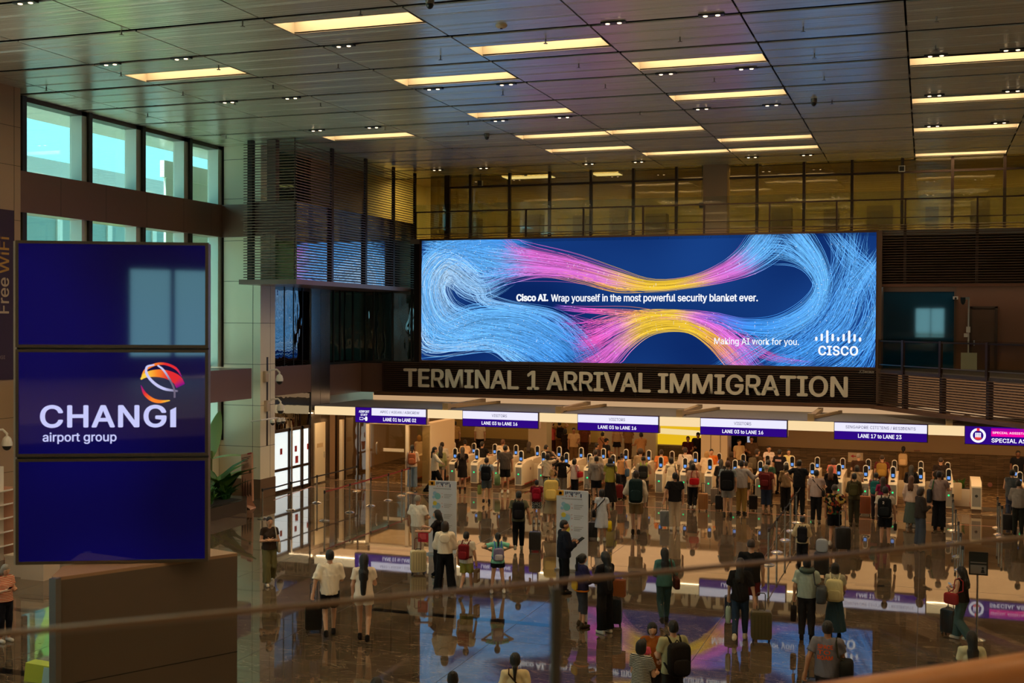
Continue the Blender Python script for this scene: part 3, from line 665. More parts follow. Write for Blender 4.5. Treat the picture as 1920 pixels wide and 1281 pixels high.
# lower arch
bundle([(1060, 650, 26), (1110, 640, 26), (1160, 614, 20), (1215, 594, 11), (1275, 593, 10), (1330, 610, 18), (1385, 650, 26), (1430, 705, 30)], 130, [(0, VIO), (0.14, HOT), (0.28, PINK), (0.38, YEL), (0.55, YEL), (0.66, PINK), (0.85, PINK), (1, VIO)])
bundle([(1085, 710, 34), (1130, 676, 24), (1175, 638, 16), (1225, 614, 11), (1290, 612, 11), (1340, 638, 15), (1385, 684, 18), (1405, 712, 18)], 150, [(0, HOT), (0.22, PINK), (0.36, YEL), (0.62, YEL), (0.74, ORA), (0.86, PINK), (1, PINK)])
bundle([(1035, 575, 6), (1100, 580, 6), (1170, 584, 6), (1230, 592, 7), (1300, 592, 7)], 22, [(0, VIO), (0.3, HOT), (0.65, ORA), (1, PINK)], jit=0.7)
bundle([(1040, 600, 22), (1100, 612, 22), (1160, 600, 12), (1220, 590, 7)], 26, [(0, VIO), (0.4, HOT), (0.8, ORA), (1, YEL)], jit=0.6)
# tail to the logo end
bundle([(1285, 590, 8), (1340, 598, 11), (1400, 614, 15), (1465, 611, 18), (1520, 580, 18), (1543, 535, 14), (1530, 490, 18), (1500, 450, 26), (1480, 425, 32)], 170, [(0, PINK), (0.12, VIO), (0.25, BLUE), (0.6, SKY), (1, SKY)])
bundle([(1410, 470, 30), (1470, 470, 30), (1515, 500, 14), (1538, 545, 12), (1520, 590, 14), (1455, 628, 20), (1390, 668, 22), (1340, 700, 22)], 60, [(0, SKY), (0.6, SKY), (1, BLUE)], jit=0.35)
bundle([(1655, 470, 20), (1610, 540, 26), (1580, 610, 30), (1520, 660, 30), (1440, 700, 30)], 90, [(0, SKY), (1, BLUE)], jit=0.45)
bundle([(1600, 425, 34), (1590, 500, 30), (1555, 580, 30), (1500, 650, 34), (1430, 690, 30)], 60, [(0, SKY), (1, BLUE)], jit=0.5)
bundle([(1550, 425, 16), (1590, 480, 22), (1625, 520, 22), (1640, 600, 18), (1610, 670, 26), (1580, 710, 30)], 44, [(0, SKY), (1, BLUE)], jit=0.6)
bundle([(1655, 560, 20), (1630, 620, 24), (1590, 665, 26), (1530, 700, 30)], 60, [(0, SKY), (1, BLUE)], jit=0.4)
bundle([(1330, 620, 12), (1390, 640, 14), (1450, 668, 10), (1530, 678, 6)], 14, [(0, PINK), (0.6, HOT), (1, VIO)], jit=0.8)
me = bpy.data.meshes.new('strands'); V = np.vstack(SV)-np.array(bb.location); me.from_pydata(V.tolist(), [], SF)
ca = me.color_attributes.new('strand_colour', 'FLOAT_COLOR', 'POINT'); C4 = np.ones((len(V), 4), np.float32); C4[:, :3] = np.vstack(SCOL); ca.data.foreach_set('color', C4.ravel())
m = bpy.data.materials.new('glowing strands'); m.use_nodes = True; nt = m.node_tree; nt.nodes.clear(); out = nt.nodes.new('ShaderNodeOutputMaterial'); e = nt.nodes.new('ShaderNodeEmission'); at_ = nt.nodes.new('ShaderNodeAttribute'); at_.attribute_name = 'strand_colour'
e.inputs[1].default_value = LED_POWER; nt.links.new(at_.outputs['Color'], e.inputs[0]); nt.links.new(e.outputs[0], out.inputs[0])
me.materials.append(m); o = bpy.data.objects.new('strands', me); COL.objects.link(o); o.parent = bb
E_white = emis('lit white lettering', (0.92, 0.95, 1.0), 1.0)
def led_text(mb, body, x0, y0, x1, y1, bold=0.0, yo=0.045, spacing=1.0):
    a = at(x0, y1, 'Y', YB-yo); b_ = at(x0, y0, 'Y', YB-yo); c = at(x1, y1, 'Y', YB-yo)
    text_fit(mb, body, (0, YB-yo, 0), EX, EZ, a[0], c[0], a[2], b_[2], None, bold, spacing)
dm_ = MB()
for D_ in DOTS: dm_.add(D_, [(0, 1, 2, 3)])
dm_.build('sparkles', E_white, bb)
tx = MB(); led_text(tx, 'Cisco AI.', 968, 551.3, 1028, 565.2, bold=0.075); led_text(tx, 'Wrap yourself in the most powerful security blanket ever.', 1033, 551.6, 1421, 569.2, bold=0.03)
tx.build('slogan', E_white, bb)
tx = MB(); led_text(tx, 'Making AI work for you.', 1339, 633.0, 1498, 649.0, bold=0.015); tx.build('tagline', E_white, bb)
tx = MB()
for k, h in enumerate((8, 14, 24, 14, 8, 14, 24, 14, 8)):
    x = 1530.5+k*10.25; yb = 639.5+0.16*k*1.0-0 + (3.5 if h == 24 else 0); a = at(x, yb, 'Y', YB-0.045); c = at(x, yb-h, 'Y', YB-0.045)
    tx.prism([(px_*1.0, pz_) for px_, pz_ in rrect(0.088, c[2]-a[2], 0.042)], (a[0], YB-0.045, (a[2]+c[2])/2), EX, EZ, (0, 0.002, 0))
led_text(tx, 'CISCO', 1534, 648.2, 1609, 666.5, bold=0.055, spacing=1.08); tx.build('logo', E_white, bb)

# ================================================================ FASCIA WITH LETTERS
t = thing('fascia_louvre', 'dark slatted fascia under the billboard behind the big metal letters', 'louvre panel', (-11.8, YB, 3.58))
s = MB()
for k in range(15): s.bar((-22.0, YB-0.02, 3.62+0.085*k), (-1.7, YB-0.02, 3.62+0.085*k), 0.07, 0.02, up=(0, -0.3, 1))
s.build('slats', M_brown, t); MB().box(-22.0, -1.7, YB+0.08, YB+0.1, 3.56, 4.86).build('backing', M_dark, t)
s = MB()
for x in (-21.95, -19.8, -17.55, -15.35, -13.1, -10.9, -8.65, -6.4, -4.1, -1.8): s.box(x-0.015, x+0.015, YB-0.06, YB+0.05, 3.58, 4.84)
s.build('brackets', M_bronze, t)
t = thing('terminal_sign', 'row of big brushed metal letters reading TERMINAL 1 ARRIVAL IMMIGRATION', 'sign', (-11.8, YB-0.1, 3.78))
lm = mat('brushed champagne metal', (0.92, 0.84, 0.70), 0.45, 0.5)
v0, f0 = text_geo('TERMINAL 1 ARRIVAL IMMIGRATION', 1.0, 0.0, 0.5)
v = np.vstack([v0+np.array((dx, dy, dz)) for dx, dy, dz in ((0, 0, 0), (-.022, 0, .002), (.022, 0, .004), (0, .014, .006), (0, -.014, .008))]); fcs = [tuple(i+k*len(v0) for i in q) for k in range(5) for q in f0]
lo, hi = v.min(0), v.max(0); par = list(range(len(v)))
def fnd(i):
    while par[i] != i: par[i] = par[par[i]]; i = par[i]
    return i
for q in fcs:
    for i in q[1:]: par[fnd(i)] = fnd(q[0])
isl = {}
for i in range(len(v)): isl.setdefault(fnd(i), []).append(i)
isl = sorted(isl.values(), key=lambda I: v[I, 0].min()); merged = []
for I in isl:
    if merged and v[I, 0].max() <= max(v[merged[-1], 0])+1e-3: merged[-1] += I
    elif merged and v[I, 0].min() < v[merged[-1], 0].max()-0.12: merged[-1] += I
    else: merged.append(list(I))
for I in merged:
    S_ = set(I); idx = {i: k for k, i in enumerate(I)}; vv = v[I]
    P = np.stack((-20.93+(vv[:, 0]-lo[0])/(hi[0]-lo[0])*18.2, YB-0.10-(vv[:, 2])*0.07-0.035, 3.78+(vv[:, 1]-lo[1])/(hi[1]-lo[1])*0.80), 1)
    MB().add(P, [tuple(idx[i] for i in q) for q in fcs if q[0] in S_]).build('letter', lm, t)
a = MB(); p = at(1610, 700, 'Y', YB-0.08); q = at(1639, 694.5, 'Y', YB-0.08); text_fit(a, 'JCDecaux', (0, YB-0.08, 0), EX, EZ, p[0], q[0], p[2], q[2], 0.01, 0.02)
tag(a.build('maker_plate', mat('grey lettering', (0.45, 0.42, 0.38), 0.5)), 'tiny grey maker lettering under the logo end of the billboard', 'lettering')

# ================================================================ GALLERY BALUSTRADE AND RIGHT HAND SCREENS
t = thing('gallery_balustrade', 'glass balustrade with thin rails on the gallery above the billboard', 'balustrade', (-8, YB+0.1, 10.05))
for x in (-20.5, -18.0, -15.57, -13.12, -10.66, -8.22, -5.7, -3.21, -0.75, 1.74, 4.2): MB().box(x-0.03, x+0.03, YB+0.04, YB+0.14, 9.95, 11.22).build('post', M_bronze, t)
MB().box(-20.6, 8, YB+0.06, YB+0.12, 11.16, 11.21).build('handrail', M_bronze, t); MB().box(-20.6, 8, YB+0.07, YB+0.11, 10.49, 10.52).build('lower_rail', M_bronze, t)
MB().box(-20.6, 8, YB+0.085, YB+0.097, 10.2, 11.5).build('glass_pane', G_rail, t)
s = MB()
for k in range(3): s.box(-20.6, -1.7, YB+0.02, YB+0.1, 10.02+0.1*k, 10.045+0.1*k)
s.build('slats', M_brown, t)
t = thing('louvre_screen', 'long dark slatted screen beyond the logo end of the billboard', 'louvre screen', (3, YB, 8.0))
s = MB()
for k in range(24): s.bar((-1.66, YB-0.02, 8.04+0.095*k), (8.5, YB-0.02, 8.04+0.095*k), 0.085, 0.022, up=(0, -0.3, 1))
s.build('slats', M_brown, t)
for x in (-0.75, 1.74, 4.2): MB().box(x-0.05, x+0.05, YB-0.02, YB+0.12, 8.0, 10.25).build('post', M_bronze, t)
MB().box(-1.66, 8.5, YB-0.08, YB+0.2, 7.93, 8.03).build('sill', mat('brown sill', (0.12, 0.05, 0.03), 0.4), t)
MB().box(-1.6, 8.5, YB+0.4, YB+0.42, 8.0, 10.0).build('glass_pane', G_off, t)
A, B = np.array((-1.7, 46.55, 0)), np.array((2.2, 40.5, 0)); AB = (B-A)/np.linalg.norm(B-A); LN = np.linalg.norm(B-A)+7
nb = np.array((-AB[1], AB[0], 0)); nb = -nb if nb[1] > 0 else nb
t = thing('louvre_screen', 'brown slatted apron of the angled balcony, warm light behind its slats', 'louvre screen', (0.2, 43.5, 3.55))
s = MB()
for k in range(14): s.bar(A+EZ*(3.60+0.087*k), A+AB*LN+EZ*(3.60+0.087*k), 0.075, 0.022, up=tuple(EZ+nb*0.3))
s.build('slats', M_brown, t)
for L in (0.1, 1.75, 4.05, 6.6, 9.2): MB().bar(A+AB*L+EZ*3.5-nb*0.1, A+AB*L+EZ*4.85-nb*0.1, 0.16, 0.16, up=tuple(AB)).build('post', M_bronze, t)
MB().bar(A+EZ*3.46, A+AB*LN+EZ*3.46, 0.5, 0.13).build('ledge', mat('brown fascia ledge', (0.13, 0.06, 0.03), 0.4), t)
MB().bar(A+EZ*4.15-nb*0.9, A+AB*LN+EZ*4.15-nb*0.9, 0.02, 1.2).build('backing', emis('slat backing painted glow', (0.30, 0.14, 0.06), 0.55), t)  # warm light between the slats, put in as glow of this panel
t = thing('balcony_balustrade', 'glass balustrade on steel posts along the angled balcony', 'balustrade', (0.2, 43.5, 4.85))
for L in (1.75, 4.05, 6.6, 9.2): MB().bar(A+AB*L+EZ*4.75, A+AB*L+EZ*5.97, 0.09, 0.12, up=tuple(AB)).build('post', M_bronze, t)
MB().bar(A+EZ*5.92, A+AB*LN+EZ*5.92, 0.05, 0.05).build('handrail', M_bronze, t); MB().bar(A+EZ*5.05, A+AB*LN+EZ*5.05, 0.03, 0.03).build('lower_rail', M_steel, t)
MB().bar(A+EZ*5.45+nb*0.05, A+AB*LN+EZ*5.45+nb*0.05, 0.012, 1.1).build('glass_pane', glass('clear balcony glass', (0.8, 0.8, 0.75), 0.0, edge=0.002), t)
p = at(1815, 695, 'Y', 47.8); t = thing('camera_pole', 'slim pale pole with a camera on top on the balcony', 'camera pole', (p[0], 47.8, 4.85))
M_pale = mat('pale grey metal', (0.48, 0.46, 0.42), 0.5)
x = p[0]; MB().cyl((x, 47.8, 4.85), (x, 47.8, 7.55), 0.03, n=10).build('pole', M_pale, t); MB().bar((x+0.02, 47.75, 7.53), (x-0.24, 47.75, 7.53), 0.1, 0.09).build('camera_arm', M_pale, t)
MB().lathe([(0.0, -0.22), (0.07, -0.16), (0.09, -0.07), (0.1, 0.06)], (x-0.2, 47.75, 7.5), 12).build('camera_dome', M_black, t, smooth=True); MB().box(x-0.08, x+0.06, 47.7, 47.78, 6.25, 6.47).box(x-0.16, x-0.02, 47.7, 47.78, 6.08, 6.22).build('junction_box', M_pale, t)
tag(MB().box(x-0.26, x+0.3, 47.55, 47.62, 4.85, 5.5).build('notice_board', mat('pale green board', (0.40, 0.42, 0.32), 0.6)), 'pale green board standing at the foot of the camera pole', 'board')
p = at(1792, 559, 'Y', 48.4); t = thing('wall_camera', 'small pale camera on the wall edge beside the blue glass', 'security camera', (p[0], 48.5, p[2]))
MB().box(p[0]-0.1, p[0]+0.08, 48.2, 48.5, p[2]-0.05, p[2]+0.06).build('housing', M_pale, t); MB().cyl((p[0]-0.01, 48.2, p[2]), (p[0]-0.01, 48.13, p[2]-0.02), 0.04).build('lens', M_black, t)
for (q, lab) in (((901, 344), 'small black camera hanging by a rod before the gallery glazing'), ((1691, 317), 'square framed sensor box on the far glazing mullion'), ((1316, 385), 'black speaker box beside the pink beige column')):
    p = at(*q, 'Y', 48.7); t = thing('hanging_sensor', lab, 'sensor', (p[0], 48.7, p[2])); MB().box(p[0]-0.09, p[0]+0.09, 48.6, 48.78, p[2]-0.11, p[2]+0.11).build('housing', M_black, t)
    MB().cyl((p[0], 48.7, p[2]), (p[0], 48.7, CZ), 0.012, n=6).build('rod', M_black, t)
    if q[0] == 1691: MB().box(p[0]-0.12, p[0]+0.12, 48.58, 48.6, p[2]+0.09, p[2]+0.12).box(p[0]-0.12, p[0]+0.12, 48.58, 48.6, p[2]-0.12, p[2]-0.09).box(p[0]-0.12, p[0]-0.09, 48.58, 48.6, p[2]-0.1, p[2]+0.1).box(p[0]+0.09, p[0]+0.12, 48.58, 48.6, p[2]-0.1, p[2]+0.1).build('trim_ring', M_pale, t)
M_tube = emis('office tube light', (1.0, 0.85, 0.5), 2.5)
for k, (q, nm) in enumerate((((970, 340), 'first'), ((1012, 336), 'second'), ((1138, 332), 'third'))):
    x = at(*q, 'Y', 50.6)[0]; t = thing('office_light', 'slatted office ceiling light behind the gallery glass, %s from the slatted box' % nm, 'ceiling light', (x, 50.6, 12.96), 'office lights behind the gallery glass')
    MB().box(x-0.6, x+0.6, 50.2, 51.1, 13.02, 13.08).build('housing', M_pale, t)
    s = MB()
    for j_ in range(4): s.box(x-0.58, x+0.58, 50.28+0.22*j_, 50.4+0.22*j_, 13.0, 13.02)
    s.build('tubes', M_tube, t)
of = MB()
of.box(-22, 8, 49.8, 50.0, 13.07, 13.09)
struct(of.build('added_office_light', emis('added hidden office light', (1.0, 0.74, 0.30), 42.0)))  # added hidden light that brightens the office behind the glazing

# ================================================================ CANOPY OVER THE GATES
YS = 42.4
t = thing('gate_canopy', 'grey flat canopy with a lit cream edge over the gates', 'canopy', (-8, YS, 2.87))
MB().box(-23.0, 8, YS+0.12, 46.9, 3.10, 3.18).build('roof', M_grey, t)
E_edge = emis('lit cream edge', (1.0, 0.74, 0.40), 0.95)  # brightness of the cream edge is put in as glow
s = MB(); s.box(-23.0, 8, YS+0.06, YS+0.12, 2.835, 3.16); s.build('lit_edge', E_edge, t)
MB().box(-23.0, 8, YS+0.16, YS+0.28, 2.85, 2.87).build('strip_light', emis('bright warm strip', (1.0, 0.72, 0.40), 26.0), t)
MB().box(-22.5, 3.0, 46.75, 46.9, 3.18, 3.46).build('cove_glow', emis('painted cove glow', (0.85, 0.52, 0.27), 0.62), t)  # cove light on the back wall, put in as glow of the panel
for xx in (-17.4, -12.87, -8.33, -3.73, 0.78, 5.3):
    s = MB(); s.box(xx-0.11, xx+0.11, YS+0.1, YS+0.42, 3.0, 3.42); s.box(xx-0.09, xx+0.09, YS+0.25, 46.8, 3.22, 3.36); s.bar((xx+0.04, YS+1.0, 3.24), (xx+0.75, 46.6, 3.24), 0.10, 0.10)
    s.build('bracket', M_tan, t)
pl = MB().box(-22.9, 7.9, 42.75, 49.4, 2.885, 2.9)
struct(MB().box(-23.4, -9, 51.2, 57.6, 2.885, 2.9).build('ceiling_hall_rear', emis('rear hall ceiling painted glow', (1.0, 0.62, 0.28), 0.45)))  # weaker lamplight on the rear ceiling, also put in as glow
struct(pl.build('ceiling_hall_glow', emis('hall ceiling painted glow', (1.0, 0.52, 0.21), CANOPY_POWER)))  # lamplight on the cream ceiling, put in as its own glow
E_ind = emis('lit indigo', srgb((46, 8, 128)), 1.0); E_lil = emis('lit white panel', srgb((238, 236, 255)), 1.0); E_let = emis('lit white letters', srgb((240, 240, 255)), 1.15); M_ink = emis('indigo ink on lit panel', srgb((62, 52, 120)), 0.6)
E_mag = emis('lit magenta', srgb((245, 5, 160)), 1.0); E_vio = emis('lit violet', srgb((170, 0, 160)), 1.0)
M_sf = mat('sign housing', (0.10, 0.055, 0.05), 0.4)
def lane_sign(x0, label, top, low, left=None, tw=(0.36, 0.62), lw=(0.257, 0.735)):
    t = thing('lane_sign', label, 'sign', (x0+1.5, YS, 2.58), 'lit lane signs along the canopy edge')
    MB().box(x0-0.02, x0+3.04, YS-0.02, YS+0.2, 2.57, 3.19).build('housing', M_sf, t)
    y = YS-0.022; xl = x0 if left is None else x0+0.70
    MB().box(x0, x0+3.0, y-0.004, y, 2.59, 3.17).build('indigo_panel', E_ind, t)
    a = MB().box(xl, x0+3.0, y-0.008, y-0.004, 2.872, 3.16)
    if left is None or left == 'staff': a.build('white_panel', E_lil, t)
    return t, y
def sign_txt(t, y, items, m):
    for body, xa, xb, za, zb, bold in items:
        a = MB(); text_fit(a, body, (0, y-0.012, 0), EX, EZ, xa, xb, za, zb, None, bold); a.build('lettering', m, t)
for x0, where in ((-16.62, 'nearest the staff lane'), (-12.07, 'over the middle gates'), (-7.53, 'beside the citizens sign')):
    t, y = lane_sign(x0, 'lit white and indigo sign VISITORS LANE 03 to 16, %s' % where, None, None)
    sign_txt(t, y, [('VISITORS', x0+1.18, x0+1.78, 2.965, 3.07, 0.0)], M_ink); sign_txt(t, y, [('LANE 03 to LANE 16', x0+0.77, x0+2.2, 2.66, 2.79, 0.035)], E_let)
x0 = -2.92; t, y = lane_sign(x0, 'lit sign SINGAPORE CITIZENS / RESIDENTS, LANE 17 to LANE 23', None, None)
sign_txt(t, y, [('SINGAPORE CITIZENS / RESIDENTS', x0+0.37, x0+2.64, 2.96, 3.075, 0.0)], M_ink); sign_txt(t, y, [('LANE 17 to LANE 23', x0+0.78, x0+2.19, 2.66, 2.80, 0.035)], E_let)
x0 = -21.15; t, y = lane_sign(x0, 'lit sign AIRPORT STAFF and APEC / ASEAN / AIRCREW, LANE 01 to 02', None, None, 'staff')
sign_txt(t, y, [('APEC / ASEAN / AIRCREW', x0+1.07, x0+2.73, 2.96, 3.075, 0.0)], M_ink)
sign_txt(t, y, [('LANE 01 to LANE 02', x0+1.2, x0+2.6, 2.66, 2.80, 0.035), ('AIRPORT', x0+0.15, x0+0.61, 2.965, 3.06, 0.035), ('STAFF', x0+0.23, x0+0.52, 2.84, 2.93, 0.035)], E_let)
a = MB(); a.box(x0+0.18, x0+0.34, y-0.012, y-0.008, 2.68, 2.70); a.box(x0+0.18, x0+0.34, y-0.012, y-0.008, 2.77, 2.785); a.box(x0+0.18, x0+0.19, y-0.012, y-0.008, 2.68, 2.78); a.box(x0+0.33, x0+0.34, y-0.012, y-0.008, 2.68, 2.78); a.box(x0+0.36, x0+0.41, y-0.012, y-0.008, 2.71, 2.75)
a.prism(rrect(0.10, 0.17, 0.04), (x0+0.47, y-0.012, 2.73), EX, EZ, (0, 0.002, 0)); a.build('pass_card_icon', E_let, t)
x0 = 1.28; t, y = lane_sign(x0, 'lit indigo and magenta sign SPECIAL ASSISTANCE with a round crest', None, None, 'x')
MB().box(x0+0.80, x0+3.0, y-0.008, y-0.004, 2.86, 3.13).build('magenta_panel', E_mag, t); MB().box(x0+0.80, x0+3.0, y-0.009, y-0.008, 3.03, 3.13).build('violet_band', E_vio, t)
sign_txt(t, y, [('SPECIAL ASSISTANCE LANE', x0+0.84, x0+2.4, 2.95, 3.02, 0.01), ('SPECIAL ASSISTANCE', x0+0.81, x0+2.8, 2.66, 2.80, 0.035)], E_let)
cx, cz = x0+0.40, 2.875; a = MB()
def disc(mb, r0, r1, yy, mi=0, n=28, a0=0, a1=360):
    th = [R(a0+(a1-a0)*i/n) for i in range(n+1)]; v = [(cx+r0*math.cos(q), yy, cz+r0*math.sin(q)) for q in th]+[(cx+r1*math.cos(q), yy, cz+r1*math.sin(q)) for q in th]
    mb.add(v, [(i, i+1, n+2+i, n+1+i) for i in range(n)], mi)
disc(a, 0.165, 0.24, y-0.010); disc(a, 0.0, 0.10, y-0.011, 1, a0=200, a1=340)
a.box(cx-0.045, cx+0.045, y-0.014, y-0.011, cz+0.15, cz+0.245, 1)
for k in range(4): a.box(cx-0.09+0.05*k, cx-0.065+0.05*k, y-0.013, y-0.011, cz-0.06, cz+0.09)
for k in range(4): a.box(cx-0.095, cx+0.09, y-0.0135, y-0.011, cz-0.05+0.04*k, cz-0.035+0.04*k)
a.add([(cx-0.12, y-0.012, cz-0.07), (cx+0.12, y-0.012, cz-0.07), (cx+0.08, y-0.012, cz-0.13), (cx, y-0.012, cz-0.15), (cx-0.08, y-0.012, cz-0.13)], [(0, 1, 2, 3, 4)], 1)
a.build('crest', [E_let, emis('lit red', srgb((235, 60, 60)), 1.0)], t)
# lit advertisement deep in the hall
pa, pb = at(1228, 800, 'Y', 57.7), at(1318, 862, 'Y', 57.7)
t = thing('wall_advertisement', 'lit yellow and white advertisement on the wall deep behind the gates', 'advertisement', ((pa[0]+pb[0])/2-1.2, 57.8, 0.6))
ax, bx, az, bz = pa[0]-2.6, -8.95, 0.62, 2.6
MB().box(ax, bx, 57.72, 57.8, az, bz).build('panel', emis('lit cream panel', srgb((255, 226, 160)), 0.9), t)
a = MB(); a.add([(ax, 57.71, az), (bx, 57.71, az), (bx, 57.71, 1.05), (ax, 57.71, 1.2)], [(0, 1, 2, 3)]); a.add([(ax, 57.71, 1.85), (ax, 57.71, 1.5), (bx, 57.71, 1.3), (bx, 57.71, 1.75)], [(0, 1, 2, 3)]); a.build('yellow_shapes', emis('lit yellow', srgb((240, 190, 30)), 0.9), t)
# ================================================================ PASSPORT GATES
M_gate = mat('cream white gate shell', (0.78, 0.70, 0.55), 0.35)
M_gpan = mat('grey gate front', (0.30, 0.29, 0.27), 0.4, 0.3)
M_gred = mat('red gate stripe', (0.55, 0.05, 0.03), 0.45)
M_shell = mat('white kiosk shell', (0.85, 0.84, 0.80), 0.3)
M_scr = mat('black kiosk glass', (0.015, 0.017, 0.02), 0.15)
E_scr = emis('kiosk picture', srgb((110, 160, 235)), 0.9)
E_grn = emis('green arrow light', (0.03, 0.75, 0.22), 1.2)
G_flap = glass('gate flap glass', (0.8, 0.75, 0.62), 0.06)
M_emb = mat('dark round emblem', (0.20, 0.07, 0.05), 0.5)
M_flap = mat('pale gate flap', (0.66, 0.58, 0.44), 0.4)
def kiosk(mb_shell, mb_scr, mb_pic, x, y, z0):
    mb_shell.prism(rrect(0.185, 0.46, 0.09, 5), (x, y, z0+0.23), EX, EZ, (0, 0.07, 0))
    mb_scr.prism(rrect(0.145, 0.405, 0.065, 5), (x, y-0.006, z0+0.225), EX, EZ, (0, 0.006, 0))
    mb_pic.box(x-0.05, x+0.05, y-0.009, y-0.006, z0+0.075, z0+0.185)
def gate(k, x, front=True, near_kiosk=True, lab=''):
    t = thing('passport_gate', lab, 'automated gate', (x, 44.2, 0), 'passport gates in a row under the lane signs')
    w = 0.15; b = MB()
    if front:
        b.prism([(0, 0.16), (0, 0.88), (0.06, 0.97), (0.55, 1.06), (1.25, 1.06), (1.30, 1.0), (1.30, 0.16)], (x-w, 44.2, 0), EY, EZ, (2*w, 0, 0))
        MB().box(x-w+0.02, x+w-0.02, 44.22, 45.45, 0.004, 0.16).build('plinth', M_skirt, t)
        MB().box(x-w-0.004, x+w+0.004, 44.5, 45.5, 0.16, 0.205).build('red_stripe', M_gred, t)
        MB().box(x-w+0.035, x+w-0.035, 44.19, 44.2, 0.2, 0.86).build('front_panel', M_gpan, t)
        a = MB(); a.cyl((x, 44.19, 0.60), (x, 44.182, 0.60), 0.035, n=10); a.build('arrow_light', E_grn, t)
        a = MB()
        for s_ in (-1, 1): a.cyl((x+s_*w, 45.25, 0.72), (x+s_*(w+0.004), 45.25, 0.72), 0.06, n=14)
        a.build('emblem', M_emb, t)
        MB().prism([(0, 0), (0.16, 0.012), (0.16, 0.03), (0, 0.018)], (x-0.07, 44.24, 0.985), EY, EZ, (0.14, 0, 0)).build('passport_reader', M_black, t)
    b.box(x-w, x+w, 45.5, 46.9, 0.16, 0.98); b.prism([(0, 0.98), (0.15, 1.06), (1.4, 1.06), (1.4, 0.98)], (x-w, 45.5, 0), EY, EZ, (2*w, 0, 0))
    b.build('cabinet', M_gate, t, smooth=30)
    MB().box(x-w+0.02, x+w-0.02, 45.5, 46.85, 0.004, 0.16).build('plinth', M_skirt, t)
    MB().box(x-w-0.004, x+w+0.004, 45.6, 46.9, 0.16, 0.205).build('red_stripe', M_gred, t)
    MB().prism(rrect(0.30, 0.62, 0.05), (x+w+0.165, 45.55, 0.58), EX, EZ, (0, 0.02, 0)).build('flap', M_flap, t)
    for y_, on in ((44.5, near_kiosk and front), (46.6, True)):
        if not on: continue
        a, c, d = MB(), MB(), MB(); kiosk(a, c, d, x, y_, 1.04); o = a.build('kiosk', M_shell, t, smooth=40); c.build('kiosk_glass', M_scr, o); d.build('kiosk_picture', E_scr, o)
    return t
N = 0
for k in range(-2, 21):
    x = -17.78+0.93*k
    gate(k, x, True, k >= 0, 'cream passport gate cabinet, %s counted from the glass staff lane' % ORD[N]); N += 1
gate(21, 3.12, True, True, 'cream passport gate cabinet of the special lane beyond the planter')
t = thing('lane_barrier', 'plain cream barrier cabinet without screen beside the white planter box', 'barrier', (1.72, 44.2, 0))
MB().prism([(0, 0.16), (0, 0.95), (0.25, 1.08), (1.5, 1.12), (1.5, 0.16)], (1.55, 44.2, 0), EY, EZ, (0.34, 0, 0)).build('cabinet', M_gate, t, smooth=30); MB().box(1.57, 1.87, 44.25, 45.65, 0.004, 0.16).build('plinth', M_skirt, t)
MB().box(1.58, 1.86, 44.19, 44.2, 0.25, 0.9).build('front_panel', M_gpan, t); MB().cyl((1.72, 44.19, 0.62), (1.72, 44.18, 0.62), 0.05).build('emblem', M_black, t)
MB().box(1.545, 1.895, 44.6, 45.7, 0.16, 0.21).build('red_stripe', M_gred, t)
t = thing('glass_gate_leaf', 'pair of clear glass leaves with round emblems closing the special lane', 'glass gate', (2.5, 44.9, 0))
for xa, xb in ((1.95, 2.42), (2.46, 2.93)):
    g = MB().box(xa, xb, 44.9, 44.915, 0.15, 1.25).build('leaf', glass('leaf glass', (0.88, 0.86, 0.8), 0.03), t); MB().cyl(((xa+xb)/2, 44.897, 0.95), ((xa+xb)/2, 44.89, 0.95), 0.08, n=16).build('emblem', M_emb, g)
    MB().box(xa, xb, 44.89, 44.925, 0.01, 0.15).build('bottom_rail', M_steel, t)
def planter_plant(px, y, z, lab, n, h, seed):
    rr = random.Random(seed); t = thing('leafy_plant', lab, 'plant', (px, y, z)); mb = MB()
    for i in range(n):
        a = rr.uniform(0, 6.28); L = h*rr.uniform(0.6, 1.2); w = L*0.16; lean = rr.uniform(0.25, 0.9)
        c, s = math.cos(a), math.sin(a); x0, y0 = px+rr.uniform(-.25, .25)*h*1.6, y+rr.uniform(-.12, .12)*h*1.6; P = []
        for q in range(5):
            u = q/4; r_ = lean*L*u*u*1.2; zz = z+L*(u-0.45*lean*u*u); ww = w*math.sin(math.pi*min(0.96, 0.08+0.9*u))
            P += [(x0+c*r_-s*ww, y0+s*r_+c*ww, zz), (x0+c*r_, y0+s*r_, zz-ww*0.3), (x0+c*r_+s*ww, y0+s*r_-c*ww, zz)]
        mb.add(P, [(3*q+j, 3*q+j+1, 3*q+j+4, 3*q+j+3) for q in range(4) for j in (0, 1)], 0 if rr.random() < 0.7 else 1)
    mb.build('leaves', [mat('leaf green', (0.035, 0.14, 0.03), 0.4), mat('pale leaf green', (0.14, 0.30, 0.06), 0.4)], t, smooth=80); MB().cyl((px, y, z), (px, y, z+0.25*h), 0.02*h+0.004, n=6).build('stem', mat('plant stem', (0.10, 0.12, 0.04), 0.6), t)
    return t
t = thing('planter_box', 'white planter box between the gates and the plain barrier', 'planter', (1.2, 46.0, 0))
MB().prism([(-0.4, 0.62), (-0.36, 0.0), (0.36, 0.0), (0.4, 0.62)], (1.22, 45.9, 0.004), EX, EZ, (0, 0.45, 0)).build('tub', M_shell, t); MB().box(0.86, 1.58, 45.93, 46.32, 0.6, 0.63).build('soil', M_dark, t)
planter_plant(1.22, 46.12, 0.63, 'low green plants in the white planter box by the gates', 26, 0.38, 3)
